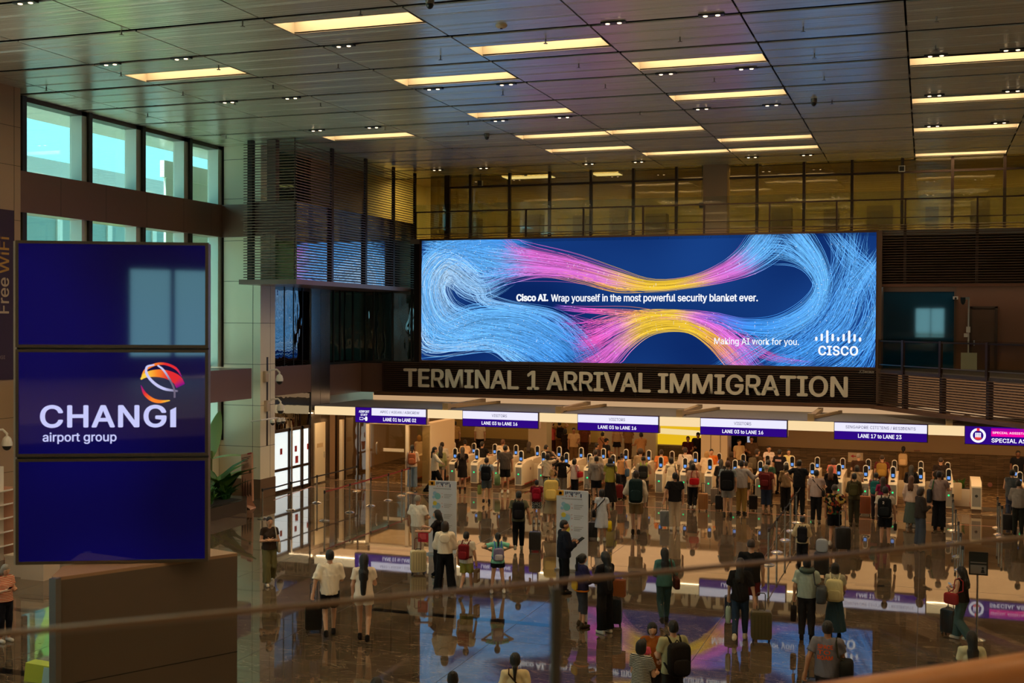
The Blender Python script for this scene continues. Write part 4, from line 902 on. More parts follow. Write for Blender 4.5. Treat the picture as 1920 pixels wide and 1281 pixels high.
# ---- staff lane glass booth
t = thing('glass_booth', 'glass walled staff lane booth in pale frames beside the gates', 'glass partition', (-20.7, 44.6, 0))
M_fr = mat('pale booth frame', (0.70, 0.58, 0.42), 0.4)
for x in (-21.3, -19.55): MB().box(x-0.07, x+0.07, 43.75, 43.9, 0.0, 2.5).build('post', M_fr, t)
MB().box(-21.37, -18.6, 43.75, 43.9, 2.42, 2.52).build('head_rail', M_fr, t); MB().box(-18.95, -18.6, 43.9, 46.5, 0.0, 2.5).build('side_panel', M_fr, t)
MB().box(-21.25, -19.6, 43.81, 43.83, 0.1, 2.4).box(-19.5, -18.6, 43.81, 43.83, 0.1, 2.4).build('glass_pane', G_flap, t); MB().box(-20.6, -19.7, 43.76, 43.8, 1.32, 1.45).build('notice_bar', M_fr, t); MB().tube([(-20.85, 43.7, 1.2), (-20.85, 43.66, 1.3), (-20.85, 43.66, 1.62), (-20.85, 43.72, 1.68)], 0.03).build('handle', M_steel, t)
t = thing('glass_partition', 'tall clear glass partition with thin mullions beside the grey pillar', 'glass partition', (-22.2, 44.3, 0))
MB().box(-23.05, -21.45, 44.3, 44.32, 0.05, 2.85).build('glass_pane', glass('wavy partition glass', (0.55, 0.5, 0.36), 0.12, 0.02, wavy=0.1), t)
for x in (-23.0, -22.6, -22.0, -21.5): MB().box(x-0.02, x+0.02, 44.26, 44.36, 0.0, 2.85).build('mullion', M_bronze, t)
MB().box(-22.75, -22.6, 44.1, 44.25, 0.0, 2.5).build('post', M_fr, t)

# ================================================================ QUEUE POSTS
M_post = mat('satin post steel', (0.60, 0.57, 0.52), 0.25, 1.0)
M_belt = mat('black queue belt', (0.02, 0.018, 0.018), 0.6); M_beltr = mat('red queue belt', (0.30, 0.03, 0.03), 0.6)
def stanchion(x, y, lab, grp, to=None, bm=M_belt):
    t = thing('queue_post', lab, 'queue post', (x, y, 0), grp)
    MB().lathe([(0.17, 0.0), (0.17, 0.012), (0.10, 0.045), (0.035, 0.06)], (x, y, 0), 20).build('base', M_post, t, smooth=40)
    MB().cyl((x, y, 0.05), (x, y, 0.93), 0.028, n=12).build('pole', M_post, t, smooth=40); MB().cyl((x, y, 0.90), (x, y, 1.0), 0.034, n=12).build('belt_head', M_black, t, smooth=40)
    if to is not None:
        a = np.array((x, y, 0.955)); b = np.array((to[0], to[1], 0.955)); m_ = (a+b)/2-EZ*0.015
        MB().bar(a, m_, 0.006, 0.05).bar(m_, b, 0.006, 0.05).build('belt', bm, t)
L1 = [(-20.64, 34.55), (-20.62, 36.4), (-20.64, 38.3), (-20.64, 41.5)]; L2 = [(-18.53, 34.9), (-18.55, 36.75), (-18.53, 38.35), (-18.5, 39.75), (-18.53, 41.0), (-18.56, 41.8)]
L3 = [(-3.95, 32.75), (-3.95, 34.65), (-3.94, 36.7), (-3.96, 38.4), (-3.95, 40.1), (-3.98, 41.85)]; L4 = [(0.94, 31.9), (0.94, 33.85), (0.93, 35.8), (0.91, 38.1), (0.88, 40.3), (0.9, 41.6)]; L5 = [(2.27, 39.4), (2.23, 40.05), (2.25, 41.4)]
for L, nm, bm, g in ((L1, 'black belt line by the doors', M_belt, 'posts of the black belt line by the doors'), (L2, 'red belt line by the gates', M_beltr, 'posts of the red belt line'), (L3, 'belt line beside the backpack child', M_belt, 'posts of the belt line across the middle floor'), (L4, 'line at the special lane', M_belt, 'posts at the special lane'), (L5, 'short line beyond the special lane', M_belt, 'posts beyond the special lane')):
    for i, (x, y) in enumerate(L): stanchion(x, y, 'steel queue post, %s from the camera end in the %s' % (ORD[i], nm), g, L[i+1] if i+1 < len(L) else None, bm)
p = at(1808, 1205, 'Z', 0)
t = thing('sign_post', 'dark framed notice on a thin steel post beside the teal trousered woman', 'sign', (p[0]+0.25, p[1]+0.3, 0)); x, y = p[0]+0.25, p[1]+0.3
MB().lathe([(0.17, 0.0), (0.17, 0.012), (0.10, 0.045), (0.03, 0.06)], (x, y, 0), 18).build('base', M_post, t); MB().cyl((x, y, 0.05), (x, y, 1.35), 0.02).build('pole', M_post, t)
MB().box(x-0.17, x+0.2, y-0.02, y, 1.35, 1.83).build('frame', M_black, t); MB().box(x-0.14, x+0.17, y-0.023, y-0.02, 1.38, 1.56).box(x-0.14, x+0.17, y-0.023, y-0.02, 1.6, 1.62).build('notice', mat('dim notice', (0.22, 0.2, 0.19), 0.5), t)
a = MB(); a.ell((x+0.1, y-0.025, 1.5), (0.025, 0.003, 0.025)); a.prism([(-0.04, -0.07), (0.04, -0.07), (0.02, 0.0), (-0.02, 0.0)], (x+0.1, y-0.025, 1.47), EX, EZ, (0, 0.002, 0)); a.build('person_symbol', M_black, t)

# ================================================================ INFORMATION BOARDS
M_brd = mat('pale blue white board', (0.62, 0.66, 0.74), 0.4)
IC = [mat('board orange', (0.75, 0.36, 0.02), 0.5), mat('board sky blue', (0.28, 0.50, 0.68), 0.5), mat('board yellow', (0.68, 0.56, 0.05), 0.5), mat('board navy', (0.04, 0.06, 0.14), 0.5), mat('board grey text', (0.32, 0.33, 0.36), 0.5), mat('board red', (0.5, 0.1, 0.08), 0.5), mat('board teal', (0.18, 0.45, 0.48), 0.5)]
def board(q, w, h, lab):
    p = at(*q, 'Z', 0); x, y = p[0], p[1]; t = thing('information_board', lab, 'information board', (x, y, 0), 'tall pale information boards')
    MB().prism(rrect(w, h, 0.03), (x, y, h/2+0.05), EX, EZ, (0, 0.05, 0)).build('panel', M_brd, t); MB().box(x-w/2, x+w/2, y-0.15, y+0.2, 0.0, 0.05).build('foot', M_steel, t)
    a = MB(); y_ = y-0.003
    def R_(x0, x1, z0, z1, m): a.box(x+x0*w, x+x1*w, y_-0.002, y_, h*z0+0.05, h*z1+0.05, m)
    R_(-0.5, -0.27, 0.93, 1.0, 0); R_(-0.42, -0.33, 0.94, 0.98, 2)
    for k in range(9): R_(-0.22+0.055*k, -0.185+0.055*k, 0.955+0.01*((k*7) % 3-1), 0.985, 3)
    R_(-0.02, 0.02, 0.925, 0.96, 3); R_(0.26, 0.3, 0.915, 0.96, 3)
    for k in range(4): R_(-0.2+0.1*k, -0.17+0.1*k, 0.92, 0.93, 5)
    for k in range(14): R_(-0.33+0.047*k, -0.295+0.047*k, 0.885, 0.898, 4)
    for zc, m1, m2 in ((0.80, 1, 6), (0.665, 2, 1), (0.52, 1, 2), (0.37, 6, 1)):
        for dx, dz, r_, m_ in ((-0.27, 0.02, 0.075, m1), (-0.17, -0.015, 0.11, m2), (-0.32, -0.03, 0.05, 1)):
            for s_ in (0,):
                th = [6.283*i/16 for i in range(16)]; a.prism([(r_*w*math.cos(q_), r_*w*math.sin(q_)) for q_ in th], (x+dx*w, y_-0.003-0.001*m_, h*(zc+dz)+0.05), EX, EZ, (0, 0.002, 0), m_)
        R_(-0.3, -0.27, zc+0.035, zc+0.05, 3); R_(-0.2, -0.16, zc+0.01, zc+0.03, 3); R_(-0.02, 0.0, zc+0.02, zc+0.03, 5); R_(-0.01, 0.01, zc-0.03, zc-0.015, 5)
        for k in range(3): R_(0.06, 0.36-0.05*k, zc+0.01-0.022*k, zc+0.018-0.022*k, 4)
    a.build('printed_pictures', IC, t)
    a = MB(); text_fit(a, 'Automated Lanes Guide', (0, y_-0.004, 0), EX, EZ, x-0.33*w, x+0.33*w, h*0.883+0.05, h*0.902+0.05)
    return t
board((829, 1040), 0.83, 2.02, 'pale blue information board behind the man in the white polo and woman in black')
board((1072, 1070), 0.86, 2.06, 'pale information board behind the officer with the tablet')

# ================================================================ SCREEN TOTEM
D = 11.0
u0 = np.array((math.cos(YAW+R(6.7)), math.sin(YAW+R(6.7)), 0)); nn = np.cross(u0, EZ); nn = nn if nn[1] < 0 else -nn
P0 = CAM_POS + ray(32, 1057)*D; P0[2] = at(32, 1057, 'Y', P0[1])[2]
def tot(px, py):            # point of the totem front plane seen at a pixel
    d = ray(px, py); k = np.dot(P0-CAM_POS, nn)/np.dot(d, nn); return CAM_POS+d*k
def ab(px, py):
    q = tot(px, py)-P0; return np.dot(q, u0), P0[2]+q[2]
a0, zt = ab(25, 452); a1, _ = ab(391, 455); _, zb = ab(200, 1056)
t = thing('screen_totem', 'tall totem of three stacked blue screens on a brown block', 'display totem', tuple(P0+u0*(a0+a1)/2-nn*0.2-EZ*(P0[2]-0.0)))
M_bez = mat('bronze screen bezel', (0.11, 0.085, 0.055), 0.35, 0.4)
def pbox(mb, aa, bb_, z0, z1, d0, d1, mi=0):   # in totem plane coordinates, depth d towards the camera
    c = P0+u0*(aa+bb_)/2+nn*(d0+d1)/2; c = np.array((c[0], c[1], (z0+z1)/2)); return mb.obox(c, (u0, nn, EZ), ((bb_-aa)/2, abs(d1-d0)/2, (z1-z0)/2), mi)
pbox(MB(), a0+0.03, a1, zb, zt, -0.16, -0.03).build('housing', mat('bronze housing', (0.16, 0.12, 0.085), 0.4, 0.3), t); pbox(MB(), a0, a0+0.03, zb, zt, -0.16, 0.0).build('edge_trim', mat('pale edge trim', (0.50, 0.50, 0.44), 0.4, 0.2), t)
m, nt, b = nodes('navy screen'); tc = nt.nodes.new('ShaderNodeTexCoord'); mp = nt.nodes.new('ShaderNodeMapping'); gr = nt.nodes.new('ShaderNodeTexNoise'); gr.inputs['Scale'].default_value = 0.9; gr.inputs['Detail'].default_value = 0
rp = nt.nodes.new('ShaderNodeValToRGB'); rp.color_ramp.elements[0].position = 0.3; rp.color_ramp.elements[0].color = (0.002, 0.001, 0.028, 1); rp.color_ramp.elements[1].position = 0.7; rp.color_ramp.elements[1].color = (0.0026, 0.0016, 0.065, 1)
nt.links.new(tc.outputs['Object'], gr.inputs['Vector']); nt.links.new(gr.outputs['Fac'], rp.inputs[0]); nt.links.new(rp.outputs[0], b.inputs['Emission Color']); b.inputs['Emission Strength'].default_value = 1.0
b.inputs['Base Color'].default_value = (0.004, 0.004, 0.01, 1); b.inputs['Roughness'].default_value = 0.035; b.inputs['IOR'].default_value = 1.75
M_nav = m
for (ya, yb) in ((453, 652), (655.5, 855.5), (859.5, 1056)):
    _, z1 = ab(200, ya); _, z0 = ab(200, yb); b0, _ = ab(30, 700); b1, _ = ab(391, 700); c0, _ = ab(35.5, 700); c1, _ = ab(385, 700); m_ = 0.027
    s = MB(); pbox(s, b0, b1, z0, z1, -0.03, 0.0)
    for q in ((b0, c0, z0, z1), (c1, b1, z0, z1), (c0, c1, z0, z0+m_), (c0, c1, z1-m_, z1)): pbox(s, *q, 0.0, 0.02)
    sc = s.build('screen', M_bez, t); pbox(MB(), c0, c1, z0+m_, z1-m_, 0.0, 0.006).build('display', M_nav, sc)
    if ya == 655.5:
        E_chl = emis('pale lilac letters', srgb((200, 202, 250)), 1.0)
        def wr(body, x0, y0, x1, y1, bold, mb, sp=1.0):
            aa, z_1 = ab(x0, y0); bb_, z_0 = ab(x1, y1); text_fit(mb, body, P0*np.array((1, 1, 0))+nn*0.010, u0, EZ, aa, bb_, z_0, z_1, None, bold, sp)
        w1 = MB(); wr('CHANG', 75.5, 759.5, 312.5, 801.5, 0.045, w1, 1.05); ia, iz = ab(319.5, 801); ib, iz1 = ab(330.5, 763.5); _, izm = ab(319, 769)
        w1.add([P0*np.array((1, 1, 0))+u0*q[0]+EZ*q[1]+nn*0.010 for q in ((ia, iz), (ib, iz), (ib, iz1), (ia, izm))], [(0, 1, 2, 3)]); w1.build('lettering', E_chl, sc)
        w1 = MB(); wr('airport group', 80.5, 811, 219, 832, 0.02, w1); w1.build('lettering', E_chl, sc)
        # ribbon globe
        cxp, cyp, rp_ = 303.5, 717.5, 39.0
        V, Fc, Cc = [], [], []
        def rib(pts, cols):
            P = catmull(pts, 26); d = np.gradient(P[:, :2], axis=0); nr = np.stack((-d[:, 1], d[:, 0]), 1)/(np.linalg.norm(d, axis=1)[:, None]+1e-9)
            A_ = P[:, :2]+nr*P[:, 2:3]; B_ = P[:, :2]-nr*P[:, 2:3]; n0 = len(V)
            for q in np.vstack((A_, B_)):
                a_, z_ = ab(*q); V.append(P0*np.array((1, 1, 0))+u0*a_+EZ*z_+nn*(0.009+0.0015*len(Fc)/25))
            for i in range(25): Fc.append((n0+i, n0+i+1, n0+27+i, n0+26+i))
            tt = np.linspace(0, 1, 26); c = np.stack([np.interp(tt, np.linspace(0, 1, len(cols)), [srgb(q)[k] for q in cols]) for k in range(3)], 1); Cc.extend(c.tolist()+c.tolist())
        yl, orr, rd, pu, li, gy = (250, 205, 70), (248, 130, 40), (225, 45, 50), (120, 20, 130), (200, 200, 245), (110, 100, 120)
        rib([(265, 712, 1), (272, 695, 2), (290, 684, 2.4), (310, 682.5, 2.3), (330, 691, 2.2), (341, 706, 0.6)], [yl, orr, orr, rd, rd, pu])
        rib([(264.5, 711, 1.5), (275, 703, 5), (295, 700, 7), (315, 703, 8), (332, 712, 9), (339, 724, 9)], [yl, yl, orr, rd, rd, pu])
        rib([(264.5, 722, 0.5), (272, 738, 3), (285, 749, 3.6), (300, 753, 3), (319, 751, 0.8)], [pu, rd, orr, orr, yl])
        rib([(290, 684, 1.2), (276, 688, 2), (276, 702, 2.4), (289, 718, 2.6), (308, 729, 2.6), (334, 733.5, 1.6)], [li, li, li, li, li, gy])
        rib([(296, 685, 1.5), (307, 694, 1.8), (320, 714, 1.8), (327, 730, 1.8), (328, 746, 1.8)], [li, li, gy, gy, gy])
        me = bpy.data.meshes.new('globe_emblem'); me.from_pydata((np.array(V)-root_loc(t)).tolist(), [], Fc); ca = me.color_attributes.new('strand_colour', 'FLOAT_COLOR', 'POINT'); C4 = np.ones((len(V), 4), np.float32); C4[:, :3] = Cc; ca.data.foreach_set('color', C4.ravel())
        me.materials.append(bpy.data.materials['glowing strands']); o = bpy.data.objects.new('globe_emblem', me); COL.objects.link(o); o.parent = sc
ZB = zb-0.005
cor = [at(q[0], q[1], 'Z', ZB) for q in ((97, 1081), (117, 1062), (403, 1030), (445, 1037))]
FRn = cor[3]; FLn = at(106, 1083, 'Z', ZB)
bk = MB(); poly = [cor[0][:2], FLn[:2], FRn[:2], (cor[2]+(cor[2]-cor[3])*1.2)[:2], cor[1][:2]]
bk.prism([tuple(q) for q in poly], (0, 0, 0), EX, EY, (0, 0, ZB-0.03))
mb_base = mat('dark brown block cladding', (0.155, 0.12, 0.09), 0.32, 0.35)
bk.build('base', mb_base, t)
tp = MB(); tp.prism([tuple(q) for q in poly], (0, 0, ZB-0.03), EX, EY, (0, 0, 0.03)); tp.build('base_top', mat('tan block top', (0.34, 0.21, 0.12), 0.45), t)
ez = FRn-FLn; ez = ez/np.linalg.norm(ez); no_ = np.cross(ez, EZ); no_ = no_ if no_[1] < 0 else -no_
MB().bar(FLn-ez*0.02+no_*0.02+EZ*(-ZB*1.0), FLn-ez*0.02+no_*0.02, 0.07, 0.07, up=(1, 0, 0)).build('corner_trim', mat('grey corner trim', (0.24, 0.23, 0.21), 0.3, 0.6), t)
s = MB(); zj = at(445, 1222, 'Y', FRn[1])[2]
s.bar(np.array((FLn[0], FLn[1], zj))+no_*0.001, np.array((FRn[0], FRn[1], zj))+no_*0.001, 0.004, 0.008); s.build('base_joint', M_dark, t)

# ================================================================ LEFT COLUMN: BANNER, CAMERAS, SIGN, PLANTS
XC = -24.0
pa, pb = at(24.5, 395, 'X', XC), at(24.5, 711, 'X', XC)
t = thing('wall_banner', 'dark purple Free WiFi banner on the brown column at the frame edge', 'banner', (XC, pa[1]-1.0, pb[2]))
MB().box(XC, XC+0.03, pa[1]-2.6, pa[1], pb[2], pa[2]).build('sheet', mat('dark purple banner', (0.035, 0.015, 0.045), 0.5), t)
def vtext(body, x0, y0, x1, y1, m, bold):
    q0, q1 = at(x1, y1, 'X', XC+0.034), at(x0, y0, 'X', XC+0.034); a = MB()     # reads upwards
    text_fit(a, body, (XC+0.034, 0, 0), EZ, -EY, q0[2], q1[2], -q0[1], -q1[1], None, bold); a.build('lettering', m, t)
vtext('Free', -3, 520, 17, 588, mat('cream banner ink', (0.55, 0.45, 0.33), 0.5), 0.02); vtext('WiFi', -3, 443, 17, 514, mat('gold banner ink', (0.50, 0.28, 0.05), 0.5), 0.02)
p = at(6, 668, 'X', XC+0.034); a = MB(); text_fit(a, 'CHANGI', (XC+0.034, p[1]-0.55, p[2]-0.08), EY, EZ, 0, 0.62, 0, 0.1, None, 0.03); a.build('logo', mat('dim banner ink', (0.25, 0.2, 0.2), 0.5), t)
def dome_cam(q, X, lab, grp='dome cameras on gooseneck arms'):
    p = at(*q, 'X', X+0.45); t = thing('gooseneck_camera', lab, 'security camera', (X, p[1], p[2]), grp); y, z = p[1], p[2]
    MB().box(X, X+0.12, y-0.42, y-0.2, z-0.02, z+0.38).build('bracket_box', mat('cream camera bracket', (0.60, 0.50, 0.40), 0.5), t)
    MB().tube([(X+0.1, y-0.3, z+0.28), (X+0.2, y-0.2, z+0.42), (X+0.38, y-0.08, z+0.44), (X+0.45, y, z+0.33), (X+0.45, y, z+0.2)], 0.035).build('arm', M_shell, t, smooth=60)
    MB().lathe([(0.05, 0.26), (0.11, 0.2), (0.14, 0.08), (0.14, 0.0)], (X+0.45, y, z), 16).build('cover', M_shell, t, smooth=50); MB().ell((X+0.45, y, z), (0.12, 0.12, 0.13)).build('dome', M_black, t, smooth=True)
dome_cam((524, 715), -23.1, 'pale gooseneck dome camera high on the cream column by the doors'); dome_cam((526, 770), -23.1, 'pale gooseneck dome camera below the upper one on the cream column')
dome_cam((13, 836), XC, 'pale gooseneck dome camera on the brown column below the banner')
p = at(520, 790, 'X', -22.6); t = thing('camera_cluster', 'cluster of small pale cameras on a horizontal arm over the door edge', 'security camera', (-23.1, p[1], p[2])); y, z = p[1], p[2]
MB().tube([(-23.1, y-1.0, z+0.05), (-22.75, y-0.9, z+0.1), (-22.65, y, z+0.12), (-22.65, y+0.5, z+0.05)], 0.028).build('arm', M_shell, t)
for dy in (-0.25, 0.2, 0.5):
    MB().lathe([(0.04, 0.1), (0.09, 0.05), (0.09, -0.04)], (-22.65, y+dy, z), 12).build('cover', M_shell, t); MB().ell((-22.65, y+dy, z-0.05), (0.075, 0.075, 0.09)).build('dome', M_black, t)
t = thing('standing_sign', 'tall pink leaning notice sign in front of the cream column', 'sign', (-22.6, 36.0, 0))
q = [at(*c, 'Y', 36.6) for c in ((452, 852.5), (471.5, 849), (473, 940), (453, 944))]; d0, d1 = at(469, 955, 'Z', 0.02), at(480, 951, 'Z', 0.02)
M_pink = mat('salmon pink sign', (0.66, 0.36, 0.26), 0.5)
a = MB(); W_ = np.array((0.04, 0.04, 0)); a.add([*q, *[c+W_ for c in q]], [(0, 1, 2, 3), (7, 6, 5, 4), (0, 4, 5, 1), (1, 5, 6, 2), (2, 6, 7, 3), (3, 7, 4, 0)]); a.add([q[3], q[2], d1, d0, q[3]-EZ*0.04, q[2]-EZ*0.04, d1-EZ*0.02, d0-EZ*0.02], [(0, 1, 2, 3), (4, 7, 6, 5), (2, 6, 7, 3), (0, 3, 7, 4), (1, 5, 6, 2)]); a.build('panel', M_pink, t)
a = MB(); qo = q[3]; qu = (q[2]-q[3]); qw = (q[0]-q[3]); ofs = np.array((0.0, -0.012, 0))
def sg(u0_, u1_, w0, w1, m_): a.add([qo+qu*u0_+qw*w0+ofs, qo+qu*u1_+qw*w0+ofs, qo+qu*u1_+qw*w1+ofs, qo+qu*u0_+qw*w1+ofs], [(0, 1, 2, 3)], m_)
sg(0.6, 1, 0.97, 1.0, 1)
for k in range(3): sg(0.06, 0.9-0.12*k, 0.91-0.035*k, 0.925-0.035*k, 0)
for k in range(5): sg(0.08, 0.7, 0.79-0.02*k, 0.795-0.02*k, 0)
sg(0.75, 0.92, 0.58, 0.66, 0)
for k in range(4):
    x_ = 0.1+0.24*k; a.add([qo+qu*(x_-0.09)+qw*0.16+ofs, qo+qu*(x_+0.12)+qw*0.1+ofs, qo+qu*(x_+0.12)+qw*0.32+ofs, qo+qu*(x_+0.03)+qw*(0.56-0.05*k)+ofs, qo+qu*(x_-0.06)+qw*0.34+ofs], [(0, 1, 2, 3, 4)], 0)
a.build('print', [mat('brown print', (0.12, 0.06, 0.05), 0.6), M_red], t)
t = thing('corner_planter', 'low dark planter trough along the windows beside the pink sign', 'planter', (-23.2, 33, 0))
MB().prism([(-24.6, 27.0), (-21.9, 33.2), (-21.9, 35.6), (-22.3, 36.3), (-24.6, 36.3)], (0, 0, 0), EX, EY, (0, 0, 0.42)).build('trough', mat('dark planter stone', (0.035, 0.028, 0.024), 0.35), t); MB().prism([(-24.5, 27.5), (-22.1, 33.3), (-22.1, 35.6), (-24.5, 36.1)], (0, 0, 0.40), EX, EY, (0, 0, 0.03)).build('soil', M_dark, t)
for i, (x, y, h, n, lab) in enumerate(((-22.7, 35.4, 0.55, 46, 'low leafy clump at the planter corner next to the pink sign'), (-22.6, 34.2, 0.6, 46, 'low leafy clump at the front of the dark planter'), (-23.6, 35.0, 0.7, 40, 'low leafy clump at the back of the dark planter'))): planter_plant(x, y, 0.43, lab, n, h, 11+i)
planter_plant(-23.2, 35.7, 0.43, 'taller arching plant by the cream column in the planter', 16, 1.5, 21)
def banana(x, y, z, lab, leaves, seed):
    rr = random.Random(seed); t = thing('banana_plant', lab, 'plant', (x, y, z)); ml = [mat('banana leaf', (0.10, 0.30, 0.07), 0.35), mat('pale banana leaf', (0.30, 0.48, 0.20), 0.35)]
    MB().cyl((x, y, z), (x+0.05, y, z+1.5), 0.09, 0.05).build('stem', mat('banana stem', (0.12, 0.16, 0.05), 0.6), t)
    for (az, L, up, w) in leaves:
        c, s = math.cos(R(az)), math.sin(R(az)); P = []; n = 11
        for q in range(n):
            v_ = q/(n-1); r_ = L*v_*math.cos(R(up)) + 0.25*L*v_*v_; zz = z+1.2+L*v_*math.sin(R(up))-0.55*L*(1-math.sin(R(up)))*v_**2.4; ww = w*math.sin(math.pi*min(0.985, 0.04+0.93*v_))**0.7
            P += [(x+c*r_-s*ww, y+s*r_+c*ww, zz-0.35*ww), (x+c*r_, y+s*r_, zz), (x+c*r_+s*ww, y+s*r_-c*ww, zz-0.35*ww)]
        MB().add(P, [(3*q+j, 3*q+j+1, 3*q+j+4, 3*q+j+3) for q in range(n-1) for j in (0, 1)]).build('leaf', ml[0] if rr.random() < 0.6 else ml[1], t, smooth=80)
    return t
p = at(408, 905, 'X', -23.9); banana(-23.9, p[1]-0.5, 0.43, 'banana plant with big pale green leaves beside the totem edge', [(95, 1.7, 80, 0.30), (20, 1.3, 24, 0.17), (170, 1.5, 60, 0.26), (-80, 1.2, 50, 0.22)], 5)
# brochure rack and white blocks at the frame edge
t = thing('brochure_rack', 'tall white brochure rack against the brown column', 'rack', (-23.4, 25.6, 0))
MB().box(-23.75, -23.6, 24.3, 26.1, 0, 2.55).build('back_panel', M_shell, t)
for z in (0.35, 0.72, 1.09, 1.46, 1.83): MB().prism([(0, 0), (0.36, 0.10), (0.36, 0.14), (0, 0.04)], (-23.6, 24.35, z), EX, EZ, (0, 1.7, 0)).build('shelf', M_shell, t); 
MB().box(-23.62, -23.25, 26.1, 26.16, 0, 2.0).build('side_panel', M_pink, t)
for q, lab in (((30, 1082), 'white square block on the floor nearest the brochure rack'), ((60, 1088), 'white square block beside the totem, further from the brochure rack')):
    p = at(*q, 'Z', 0); b_ = MB().box(p[0]-0.35, p[0]+0.35, p[1], p[1]+0.6, 0, 0.52); b_.box(p[0]-0.37, p[0]+0.37, p[1]-0.02, p[1]+0.62, 0.48, 0.54); tag(b_.build('display_block', mat('warm white block', (0.62, 0.52, 0.42), 0.5)), lab, 'block', 'white blocks by the rack')
p = at(70, 1281, 'Z', 0); t = thing('shopping_bag', 'yellow green and pale blue bag on the floor behind the brown block', 'bag', (p[0], p[1], 0))
a = MB(); a.prism([(-0.3, 0), (0.3, 0), (0.26, 0.32), (-0.26, 0.34)], (p[0], p[1], 0), EX, EZ, (0, 0.25, 0)); a.build('body', mat('yellow green bag', (0.45, 0.55, 0.05), 0.5), t); MB().prism([(-0.0, 0), (0.34, 0), (0.34, 0.3), (0.05, 0.3)], (p[0]+0.1, p[1]-0.01, 0), EX, EZ, (0, 0.02, 0)).build('side', mat('pale blue bag side', (0.35, 0.6, 0.68), 0.5), t)

# ================================================================ OUTSIDE THE WINDOWS
t = thing('terminal_wing', 'long low building with an overhanging roof outside the windows', 'building', (-46, 40, 0))
r0, r1 = at(43, 290, 'X', -43), at(310, 345, 'X', -44)
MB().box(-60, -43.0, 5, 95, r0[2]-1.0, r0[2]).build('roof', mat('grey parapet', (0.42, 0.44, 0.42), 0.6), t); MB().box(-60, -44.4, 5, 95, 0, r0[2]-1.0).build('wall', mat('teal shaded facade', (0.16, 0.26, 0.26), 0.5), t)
s = MB()
for y in np.arange(7, 95, 4.2): s.box(-44.45, -44.3, y-0.2, y+0.2, 0, r0[2]-1.0)
s.build('mullions', M_alu, t); MB().box(-44.5, -44.2, 5, 95, 5.2, 6.4).build('band', mat('pale band', (0.55, 0.58, 0.56), 0.6), t)
def tree(x, y, z, h, lab, seed):
    rr = random.Random(seed); t = thing('palm_tree', lab, 'tree', (x, y, z)); MB().cyl((x, y, z), (x, y, z+h*0.7), 0.14, 0.08).build('trunk', mat('palm trunk', (0.18, 0.13, 0.08), 0.8), t)
    mb = MB()
    for i in range(26):
        a = rr.uniform(0, 6.28); L = h*rr.uniform(0.28, 0.42); c, s = math.cos(a), math.sin(a); up = rr.uniform(0.1, 1.0); P = []
        for q in range(6):
            v_ = q/5; r_ = L*v_; zz = z+h*0.68+L*(up*v_-0.9*v_*v_); ww = L*0.11*math.sin(math.pi*min(0.97, 0.1+0.87*v_)); P += [(x+c*r_-s*ww, y+s*r_+c*ww, zz), (x+c*r_+s*ww, y+s*r_-c*ww, zz)]
        mb.add(P, [(2*q, 2*q+1, 2*q+3, 2*q+2) for q in range(5)], 0 if rr.random() < 0.5 else 1)
    mb.build('fronds', [mat('frond green', (0.10, 0.26, 0.05), 0.5), mat('pale frond', (0.35, 0.50, 0.12), 0.5)], t, smooth=80)  # second, lighter yellow-green tone goes to fronds at random
for i, (px, y, h, lab) in enumerate(((205, 43, 9.0, 'palm seen through the second window under the brown beam'), (262, 47, 9.4, 'bright palm seen through the third window under the brown beam'), (60, 38, 9.2, 'palm seen through the first window under the brown beam'), (405, 60, 7, 'palm seen low through the end window'), (515, 62, 11, 'palm seen through the slatted corner box'))):
    X = -31.0 if i < 3 else -27.6; tree(X, at(px, 420, 'X', X)[1], -0.1, h, lab, 31+i)

# ================================================================ OWN GALLERY RAIL IN FRONT OF THE CAMERA
GZ = 6.05; gd = np.array((math.sin(R(46.5)), math.cos(R(46.5)), 0)); g0 = at(960, 1099, 'Z', GZ); gn = np.array((gd[1], -gd[0], 0))   # gn points to the camera's side
GA, GB = g0-gd*2.6, g0+gd*6.0
def on_rail(px, off=0.0):          # where the sight line of a pixel column meets the balustrade plane
    d = ray(px, 1180); q = g0+gn*off; k = np.dot(q-CAM_POS, gn)/np.dot(d, gn); return CAM_POS+d*k
xp = on_rail(1042); lp = np.dot(xp-g0, gd); PM = g0+gd*lp
t = thing('near_balustrade', 'out of focus glass balustrade crossing the lower frame close to the camera', 'balustrade', (g0[0], g0[1], 4.9))
for a_, b_ in ((GA, PM-gd*0.012), (PM+gd*0.012, GB)):
    MB().bar(a_*(1, 1, 0)+EZ*5.475, b_*(1, 1, 0)+EZ*5.475, 0.012, 1.13).build('glass_pane', glass('near pane glass', (0.90, 0.90, 0.87), 0.004, edge=0.03), t)
MB().bar(GA, GB, 0.013, 0.007).build('edge_strip', mat('bronze edge strip', (0.16, 0.11, 0.07), 0.3, 0.5), t)
MB().bar(PM*(1, 1, 0)+EZ*4.9, PM-EZ*0.01, 0.016, 0.012, up=tuple(gn)).build('post', mat('grey green post', (0.05, 0.055, 0.05), 0.4, 0.4), t)
q = on_rail(1780, 0.14); hz_ = at(1780, 1256, 'X', q[0])[2]; hr_ = g0+gn*0.14; hr_ = np.array((hr_[0], hr_[1], hz_-0.034))
MB().cyl(hr_-gd*2.6, hr_+gd*6.0, 0.034, n=20).build('handrail', mat('orange brown wood rail', (0.35, 0.15, 0.05), 0.3), t, smooth=60)
struct(MB().prism([tuple((GA+gn*-0.15)[:2]), tuple((GB-gn*0.15)[:2]), (7, 0.9), (-3, 0.9)], (0, 0, 4.6), EX, EY, (0, 0, 0.3)).build('floor_mezzanine_edge', M_clad2))
